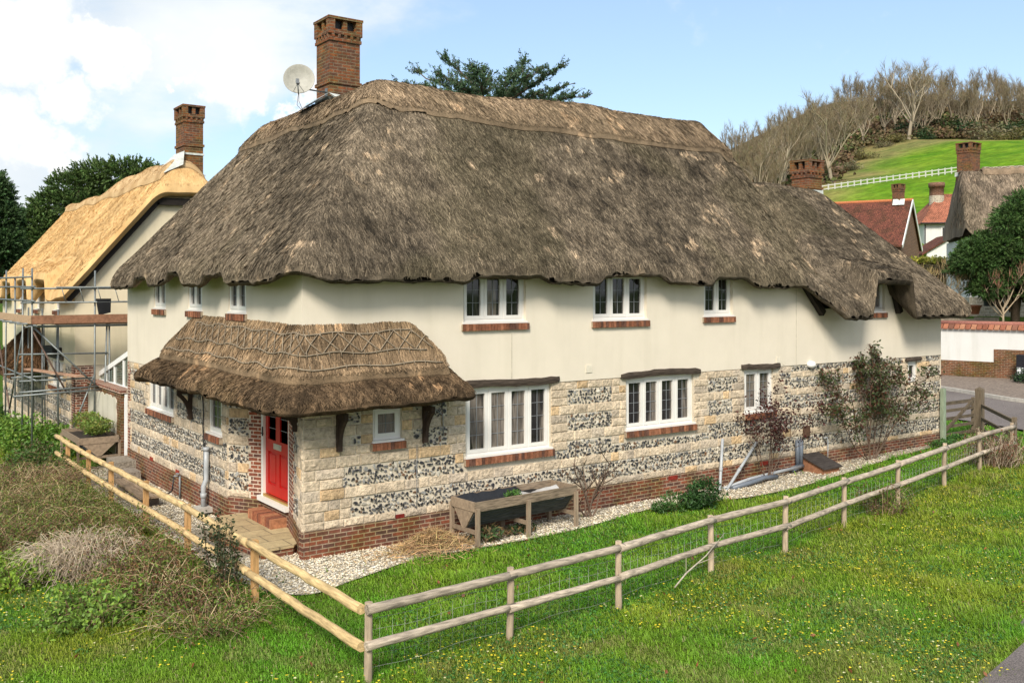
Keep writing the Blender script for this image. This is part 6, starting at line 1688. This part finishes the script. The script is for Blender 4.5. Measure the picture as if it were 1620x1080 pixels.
leafy('shrub', 'low mixed green shrub between the new rail fence and the short planter', 'shrub', (-1.9, 12.6, -.2), [((-1.9, 13.0, .15), (.6, .8, .4)), ((-1.6, 11.2, .05), (.35, .7, .3)), ((-2.3, 12., .1), (.6, .8, .4))], 1300, .045, .025, (.07, .14, .025), 4, (.12, .10, .04))
leafy('planter_plants', 'leafy yellow green plants growing in the short brown planter', 'plants', (-.55, 13., .7), [((-.5, 12.6, .90), (.42, .5, .20)), ((-.55, 13.5, .95), (.4, .6, .28)), ((-.6, 12.2, .84), (.3, .25, .14))], 700, .05, .02, (.15, .22, .04), 4, (.24, .26, .06))
leafy('seedling', 'small green plant growing in the black lined trough', 'plant', XR(1.05, .32, .68), [(tuple(XR(1.1, .32, .76)), (.18, .14, .07))], 160, .035, .018, (.07, .16, .03), 3)
leafy('shrub', 'dark green low shrub on the gravel edge below the second lower window', 'shrub', (8.5, -1.2, 0), [((8.55, -1.15, .3), (.42, .4, .32)), ((8.2, -1.15, .15), (.3, .3, .18))], 1000, .045, .02, (.035, .085, .022), 4)
leafy('shrub', 'small thin green shrub left of the dark low shrub by the gravel', 'shrub', (7.75, -1.05, 0), [((7.75, -1.05, .2), (.32, .3, .22)), ((7.4, -1.0, .1), (.2, .2, .12))], 350, .04, .016, (.06, .13, .03), 4)
leafy('weeds', 'green weeds at the foot of the pale green corner post', 'weeds', (19.2, -.5, .1), [((19.1, -.4, .22), (.6, .3, .15)), ((20.4, -.1, .22), (.5, .3, .14))], 400, .05, .025, (.06, .14, .03), 3)
leafy('weeds', 'drooping weeds and dead leaves under the near end of the long trough', 'weeds', (3.2, -.9, 0), [((3.2, -.85, .15), (.35, .2, .16)), ((4.0, -.7, .08), (.4, .2, .08))], 160, .07, .02, (.05, .09, .03), 4, (.22, .15, .07))
leafy('shrub', 'dark green shrub at the foot of the black letter post', 'shrub', at(1620, 612, 40.3), [(at(1621, 600, 40.3), (.5, .5, .45))], 500, .06, .03, (.02, .05, .015), 3)

def wall_shrub(name, label, base, stems, n, l, w, col, col2, dens, sc=.012, fan=1.0):
    th = thing(name, label, 'shrub', base); mb = MB(); tips = []
    for (dx, dz, L_) in stems:
        sprout(mb, np.array(base) + (random.uniform(-.08, .08), random.uniform(-.03, .03), -.03), (dx, -.03, dz), L_, sc, 2, 4, .75 * fan, .3, (.11, .075, .055), tips, 5, .09, 6, .5, .38)
    for q in mb.V: q[:, 1] = np.minimum(q[:, 1], -.05 + 0 * q[:, 1]); q[:, 2] = np.maximum(q[:, 2], base[2] - .03)
    mb.obj('stem', MT['twig'], th); mb = MB()
    T = np.array([t[0] for t in tips if t[0][2] > base[2] + dens]); 
    i = RNG.integers(0, len(T), n); C = T[i] + RNG.normal(0, 1, (n, 3)) * np.array([.11, .07, .09]); C[:, 1] = np.minimum(C[:, 1], -.06)
    cc_ = np.where((RNG.random(n) < .4)[:, None], vary(col2, n, .3), vary(col, n, .35)); leaves(mb, C, l, w, cc_)
    mb.obj('foliage', MT['leaf'], th); return th
random.seed(21)
wall_shrub('wall_shrub', 'red leaved shrub with bare lower stems below the two light window', (11.6, -.38, 0), [(-.5, 1, 1.7), (-.22, 1, 1.5), (.0, 1, 1.6), (.25, 1, 1.9), (.55, 1, 1.8), (.12, 1, 1.3), (-.95, .9, 1.9)], 1000, .042, .024, (.075, .02, .016), (.04, .016, .014), .65)
wall_shrub('wall_shrub', 'large olive green shrub trained against the flint wall near the gate end', (15.8, -.32, .05), [(-.75, .75, 2.3), (-.5, .9, 2.1), (-.2, 1, 2.0), (.1, 1, 2.3), (.35, 1, 2.6), (.6, .85, 2.5), (.9, .6, 2.2), (.25, 1, 1.6), (-1., .55, 2.2)], 4200, .05, .024, (.065, .085, .030), (.10, .045, .025), .75, .018, 1.0)
wall_shrub('rose_bush', 'leafless dark rose stems against the brick plinth right of the long trough', (5.95, -.45, 0), [(-.35, 1, 1.25), (-.15, 1, .85), (.05, 1, .95), (.35, 1, 1.2), (.55, .9, 1.0), (-.6, .9, .8)], 24, .02, .012, (.10, .03, .02), (.05, .09, .02), .4, .022)

def bare_shrub(name, label, base, h, n, col, tipcol, wide=.8, depth=3, kidsn=3, r=.03):
    th = thing(name, label, 'shrub', base); mb = MB(); tips = []
    mb.tube([base, np.array(base) + (0, 0, h * .3)], [r * 1.6, r * 1.2], 7, col)
    for k in range(n):
        a = 2 * pi * k / n + random.random(); sprout(mb, np.array(base) + (0, 0, h * random.uniform(.15, .3)), (cos(a) * wide, sin(a) * wide, 1), h * .48, r, depth, kidsn, .65 * wide, .6, col, tips, 4, .12, 4, .62, .3)
    T = np.array([t[0] for t in tips]); Dd = np.array([t[1] for t in tips]); m = len(T)
    Dd = Dd + np.array([0, 0, .5]); Dd /= np.linalg.norm(Dd, axis=1)[:, None]; W = np.cross(Dd, rvec(m)); W /= np.linalg.norm(W, axis=1)[:, None]
    mb.tris(np.stack([T - W * .012, T + W * .012, T + Dd * h * .1], 1), vary(tipcol, m)); mb.obj('branches', MT['twig'], th); return th
bare_shrub('bare_shrub', 'pale bare pollarded shrub with reddish twig tips on the raised lawn', at(1587, 521, 43.8), 3.4, 8, (.36, .28, .19), (.30, .16, .10), .95, 3, 3, .035)
bare_shrub('bare_shrub', 'sprawling bare pale shrub at the end of the thatched roof', at(1502, 500, 45), 3.0, 8, (.34, .26, .16), (.30, .22, .10), 1.15, 3, 3, .03)
# hedge beyond
HG = thing('garden_hedge', 'clipped hedge with yellow green top in front of the white garage', 'hedge', at(1480, 460, 58))
mb = MB(); a, b = at(1430, 440, 58), at(1522, 440, 57); n = 5000; t = RNG.random(n); C = a + (b - a) * t[:, None] + FW * RNG.uniform(-.5, .5, (n, 1)); zt = at(1480, 408, 57.5)[2]; zz = RNG.uniform(0, 1, n) ** .6
C[:, 2] = zt - 2.6 + 2.6 * zz + RNG.normal(0, .05, n); col = np.where((zz > .88)[:, None], vary((.30, .30, .05), n), vary((.10, .085, .035), n)); leaves(mb, C, .10, .06, col)
mb.obj('foliage', MT['leaf'], HG); mb = MB(); mb.bar(a * (1, 1, 0) + (0, 0, zt - 1.5), b * (1, 1, 0) + (0, 0, zt - 1.5), .8, 2.2, (.06, .05, .03)); mb.obj('stem', MT['twig'], HG)

# --- brambles on the bank
def bramble(name, label, base, r, h, n, cols, leafc, nl, ll=.022, lean=(0, 0)):
    th = thing(name, label, 'bramble', base); mb = MB(); pts = []
    n = int(n * (.72 if nl > 300 else 1)); nl = int(nl * 1.9)
    for k in range(n):
        a = random.uniform(0, 2 * pi); q = np.array(base) + (cos(a) * r * random.random() ** .5 * .8, sin(a) * r * random.random() ** .5 * .8, 0)
        b = a + random.gauss(0, 1.2); L_ = random.uniform(.35, 1.0) * r; hh = h * random.uniform(.35, 1.1) * (1 - .5 * (np.hypot(*(q - base)[:2]) / r) ** 2)
        m = 7; ts = np.linspace(0, 1, m); jx = np.cumsum(RNG.normal(0, .035, (m, 3)), 0)
        P = q + np.c_[cos(b) * L_ * ts, sin(b) * L_ * ts, hh * np.sin(np.clip(ts * 1.25, 0, 1.3) * pi * .62)] + jx
        c = np.array(random.choice(cols)) * random.uniform(.85, 1.55); mb.tube(P, np.linspace(random.uniform(.004, .009), .002, m), 3, c, cap=False); pts.append(P[2:])
    mb.obj('stem', MT['twig'], th)
    T = np.concatenate(pts); i = RNG.integers(0, len(T), nl); C = T[i] + RNG.normal(0, .035, (nl, 3)); cc_ = np.array(leafc)[RNG.integers(0, len(leafc), nl)] * RNG.uniform(.8, 1.8, (nl, 1))
    mb = MB(); leaves(mb, C, ll, ll * .62, cc_, flat=.3); mb.obj('foliage', MT['leaf'], th)
    return th
random.seed(33)
dry = [(.40, .29, .155), (.29, .20, .11), (.18, .11, .065), (.46, .36, .21)]; redd = [(.12, .065, .042), (.17, .10, .062), (.30, .22, .14), (.085, .05, .035)]; pale = [(.42, .34, .25), (.36, .28, .20), (.46, .38, .28)]
gl = [(.10, .15, .022), (.13, .16, .028), (.13, .075, .028), (.075, .125, .022)]; ol = [(.13, .155, .03), (.09, .13, .024), (.15, .125, .045)]
G0 = lambda x, y: (x, y, gzs((x, y)) - .02)
bramble('bramble_mound', 'brown bramble mound farthest up the bank by the end of the yellow fence', G0(-2.75, 9.3), 1.15, .75, 900, dry + redd, gl, 2600)
bramble('bramble_mound', 'buff and brown bramble mound at the left margin of the bank', G0(-3.9, 7.2), 1.2, .6, 620, dry, ol + gl, 3200)
bramble('bramble_mound', 'olive green bramble mound midway along the yellow fence', G0(-2.75, 6.1), 1.0, .6, 560, dry + redd, ol, 5600)
bramble('bramble_mound', 'mixed olive and brown bramble mound at left centre of the bank', G0(-3.8, 4.2), 1.05, .6, 560, dry + redd, ol + gl, 4200)
bramble('bramble_mound', 'dark green bramble mound pressed against the middle of the yellow fence', G0(-2.65, 3.5), .9, .55, 600, redd + dry, gl, 4200)
bramble('bramble_mound', 'pale dry grassy tangle of dead bramble on the bank', G0(-3.2, 1.5), .7, .62, 1200, pale, dry[:2], 250)
bramble('bramble_mound', 'russet leaved bramble mound beside the lower yellow rail', G0(-2.6, 1.2), .8, .55, 560, redd + dry, gl + [(.14, .06, .03)], 3600)
bramble('bramble_mound', 'twiggy brown bramble mound nearest the fence corner', G0(-2.5, -.7), .8, .5, 480, redd + dry, gl + [(.14, .07, .03)], 2600)
bramble('bramble_mound', 'low sprawling bare bramble canes nearest the camera', G0(-2.3, -2.1), .8, .38, 260, dry + redd, gl, 1500)
bramble('bramble_mound', 'leafy green bramble patch on the left bank above the flowers', G0(-4.2, 1.6), .6, .4, 250, redd, [(.19, .28, .03), (.14, .23, .03)], 2400, .03)
bramble('bramble_mound', 'dark leafy nettle like patch low on the bank left of the canes', G0(-3.6, -1.0), .55, .4, 160, redd, [(.16, .25, .035), (.12, .20, .035)], 1300, .035)
bramble('bramble_mound', 'straw coloured tangle hanging over the rail near the field gate', G0(17.4, -2.75), .65, .95, 420, pale + redd, [(.16, .06, .03), (.08, .10, .03)], 420, .03)
bramble('bramble_mound', 'small leafy bramble growing through the wire near the long fence middle', G0(11.1, -3.75), .45, .6, 110, redd, gl, 420, .025)
# tall holly-like shoots rising through the yellow fence
for k, (x, y, h, lb) in enumerate(((-1.72, -.75, 1.25, 'tall dark leaved shoot rising past the yellow top rail, left of pair'), (-1.75, -1.25, 1.2, 'tall dark leaved shoot rising past the yellow top rail, right of pair'))):
    th = thing('bramble_shoot', lb, 'shoot', (x, y, 0)); mb = MB(); P = []
    for j in range(7):
        b = np.array([x + random.uniform(-.15, .15), y + random.uniform(-.2, .2), 0]); e = b + (random.uniform(-.15, .15), random.uniform(-.15, .2), h * random.uniform(.55, 1.05)); Q = np.linspace(b, e, 7) + RNG.normal(0, .02, (7, 3)); mb.tube(Q, np.linspace(.009, .003, 7), 4, (.12, .075, .05)); P.append(np.linspace(b, e, 26)[6:])
    mb.obj('stem', MT['twig'], th); T = np.concatenate(P); i = RNG.integers(0, len(T), 420); mb = MB(); leaves(mb, T[i] + RNG.normal(0, .04, (420, 3)), .03, .02, vary((.045, .06, .022), 420, .4)); mb.obj('foliage', MT['leaf'], th)
# straw heap by the plinth
SH = thing('straw_heap', 'heap of dry straw against the brick plinth beside the long trough', 'straw', (2.1, -.75, 0)); n = 2600
r_ = np.abs(RNG.normal(0, .42, n)); a = RNG.uniform(0, 2 * pi, n); C = np.c_[2.1 + r_ * np.cos(a) * 1.25, -.72 + r_ * np.sin(a) * .75, np.maximum(.02, .34 * np.exp(-(r_ / .5) ** 2) * RNG.uniform(.3, 1.05, n))]; C[:, 1] = np.minimum(C[:, 1], -.06)
d = rvec(n); d[:, 2] *= .45; d /= np.linalg.norm(d, axis=1)[:, None]; mb = MB(); leaves(mb, C, .15, .006, vary((.42, .28, .14), n, .35), dirs=d); mb.obj('straw', MT['twig'], SH)
FB = thing('fallen_branch', 'bare grey branch caught on the wire of the front fence', 'branch', (4.2, -4.7, 0)); mb = MB(); tp = []
mb.tube([(3.9, -4.85, .05), (4.2, -4.8, .2), (4.7, -4.75, .38), (5.3, -4.6, .62)], [.012, .014, .010, .004], 5, (.4, .35, .28)); mb.tube([(4.2, -4.8, .2), (4.25, -4.75, .5)], [.008, .003], 4, (.4, .35, .28)); mb.tube([(4.5, -4.78, .3), (4.9, -4.8, .35)], [.007, .003], 4, (.4, .35, .28)); mb.obj('branch', MT['twig'], FB)

# ------------------------------------------------------------ grass
RD = ea; 
def on_lane(x, y): return y < np.interp(x, RD[:110, 0], RD[:110, 1]) - .0
def grass_ok(x, y):
    g = inpoly(x, y, gpoly) & (RNG.random(len(x)) > .01)
    house = ((x > -.02) & (y > -.05) & (x < 19.8)) | ((x > -.02) & (x < 6.5) & (y > 0) & (y < 12))
    pat = (x > -.8) & (x < .5) & (y > .4) & (y < 3.4)
    return ~g & ~house & ~pat & (y > np.interp(x, RD[:110, 0], RD[:110, 1]) - .12 + (vnoise(np.c_[x, y], 2.5, 8) - .5) * .3) & (x < np.interp(y, [-4.2, -2.4, -.9, 1.5, 12], [19.5, 22.4, 23.6, 24.4, 26.4]))
def vis(x, y, m=.14):
    D_, X_ = dl(x, y); return (D_ > 8) & (np.abs(X_ / D_) < 810 / 1515 + m) & (4.54 * 1515 / D_ < 640)
def gsamp(n, extra=None):
    o = []; k = 0
    while k < n:
        x = RNG.uniform(-13, 27, 400000); y = RNG.uniform(-11, 20, 400000)
        D_ = dl(x, y)[0]
        q = vis(x, y) & (RNG.random(len(x)) < np.clip((11. / np.maximum(D_, 1)) ** 1.9, 0, 1)); x, y = x[q], y[q]
        q = grass_ok(x, y); x, y = x[q], y[q]
        if extra is not None: q = extra(x, y); x, y = x[q], y[q]
        o.append(np.c_[x, y]); k += len(x)
    return np.concatenate(o)[:n]
def turf(P): return np.c_[P, gz2(P[:, 0], P[:, 1]) + .0]
n = 345000
q = gsamp(n); P = turf(q); D_ = dl(q[:, 0], q[:, 1])[0]
nz = fbm(q, .55, 151, 4); nz2 = fbm(q, 1.7, 152, 3); nz3 = fbm(q, .25, 153, 2)
inside = (q[:, 1] > np.interp(q[:, 0], [p[0] for p in posts], [p[1] for p in posts])) & (q[:, 0] > -1.45)
lush = np.where(inside, .35, 0)
c = lerp((.30, .36, .032), (.155, .38, .023), np.clip(.5 + (nz - .5) * 2.2 + lush, 0, 1))
dead = sst(.50, .64, nz2) * sst(.40, .55, nz3) * np.where(inside, .2, .62)
c = c + (np.array([.33, .25, .11]) - c) * (dead * RNG.uniform(.2, 1, n))[:, None]
c = np.where((RNG.random(n) < .06)[:, None], np.array([.32, .27, .13]), c) * RNG.uniform(.6, 1.4, (n, 1))
tuft = sst(.60, .70, fbm(q, 1.1, 154, 2))
Ln = RNG.uniform(.035, .095, n) * (1 + 1.3 * tuft) * np.where(inside, .9, 1.0) * (1 + .02 * np.maximum(D_ - 11, 0))
a = RNG.uniform(0, 2 * pi, n); lean = RNG.uniform(.3, 1.9, n); h = np.c_[np.cos(a) * lean, np.sin(a) * lean, np.ones(n)]; h /= np.linalg.norm(h, axis=1)[:, None]
s = np.c_[-np.sin(a), np.cos(a), np.zeros(n)] ; s = s * np.cos(.9) + np.c_[np.cos(a), np.sin(a), np.zeros(n)] * .3
w = RNG.uniform(.004, .0085, n) * (1 + .055 * np.maximum(D_ - 11, 0)); W = s * w[:, None]
tip = P + h * Ln[:, None]; mid = P + h * (Ln * .55)[:, None] + np.array([0, 0, 1]) * (Ln * .12)[:, None]; tip[:, 2] -= Ln * .18
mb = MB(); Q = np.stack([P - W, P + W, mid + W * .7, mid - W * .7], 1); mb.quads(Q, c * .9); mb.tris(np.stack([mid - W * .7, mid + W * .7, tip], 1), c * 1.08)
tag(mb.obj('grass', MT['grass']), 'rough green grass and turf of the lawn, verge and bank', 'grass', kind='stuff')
# broad leaves of celandine and clover in the turf
n = 30000
q = gsamp(n, lambda x, y: (fbm(np.c_[x, y], .45, 161, 3) > .5) & (y > np.interp(x, RD[:110, 0], RD[:110, 1]) + .2)); P = turf(q); P[:, 2] += RNG.uniform(.01, .06, n)
mb = MB(); leaves(mb, P, .020, .015, vary((.06, .17, .03), n, .35), flat=1.6)
tag(mb.obj('ground_cover', MT['leaf']), 'small broad leaved ground cover among the grass', 'ground cover', kind='stuff')
# yellow celandines
n = 2300
q = gsamp(n, lambda x, y: (fbm(np.c_[x, y], .55, 161, 3) > .5) & ((y < np.interp(x, [p[0] for p in posts], [p[1] for p in posts]) + .2) | (x < -1.6)) & (RNG.random(len(x)) < .3)); ql = gsamp(420, lambda x, y: (x < -2.6) & (y > -3.5) & (fbm(np.c_[x, y], .9, 171, 2) > .45)); q = np.r_[q, ql]; n = len(q); P = turf(q); P[:, 2] += RNG.uniform(.06, .12, n)
k = 6; th = np.arange(k) * 2 * pi / k; r = RNG.uniform(.010, .019, n); V = np.stack([P[:, None, 0] + r[:, None] * np.cos(th), P[:, None, 1] + r[:, None] * np.sin(th), P[:, None, 2] + RNG.uniform(-.005, .005, (n, k))], -1).reshape(-1, 3)
mb = MB(); mb.add(V, np.arange(n * k).reshape(n, k), np.repeat(np.where((RNG.random(n) < .2)[:, None], (.72, .68, .36), (.78, .62, .04)) * RNG.uniform(.8, 1.1, (n, 1)), k, 0))
tag(mb.obj('celandine_flowers', MT['petal']), 'scattered small yellow celandine flowers in the verge grass', 'flowers', kind='stuff')
# a few fallen brown leaves
n = 160; q = gsamp(n); P = turf(q); P[:, 2] += .07; mb = MB(); leaves(mb, P, .035, .022, vary((.26, .09, .04), n, .3), flat=1.2)
tag(mb.obj('fallen_leaves', MT['leaf']), 'fallen red brown leaves lying on the verge grass', 'leaves', kind='stuff')
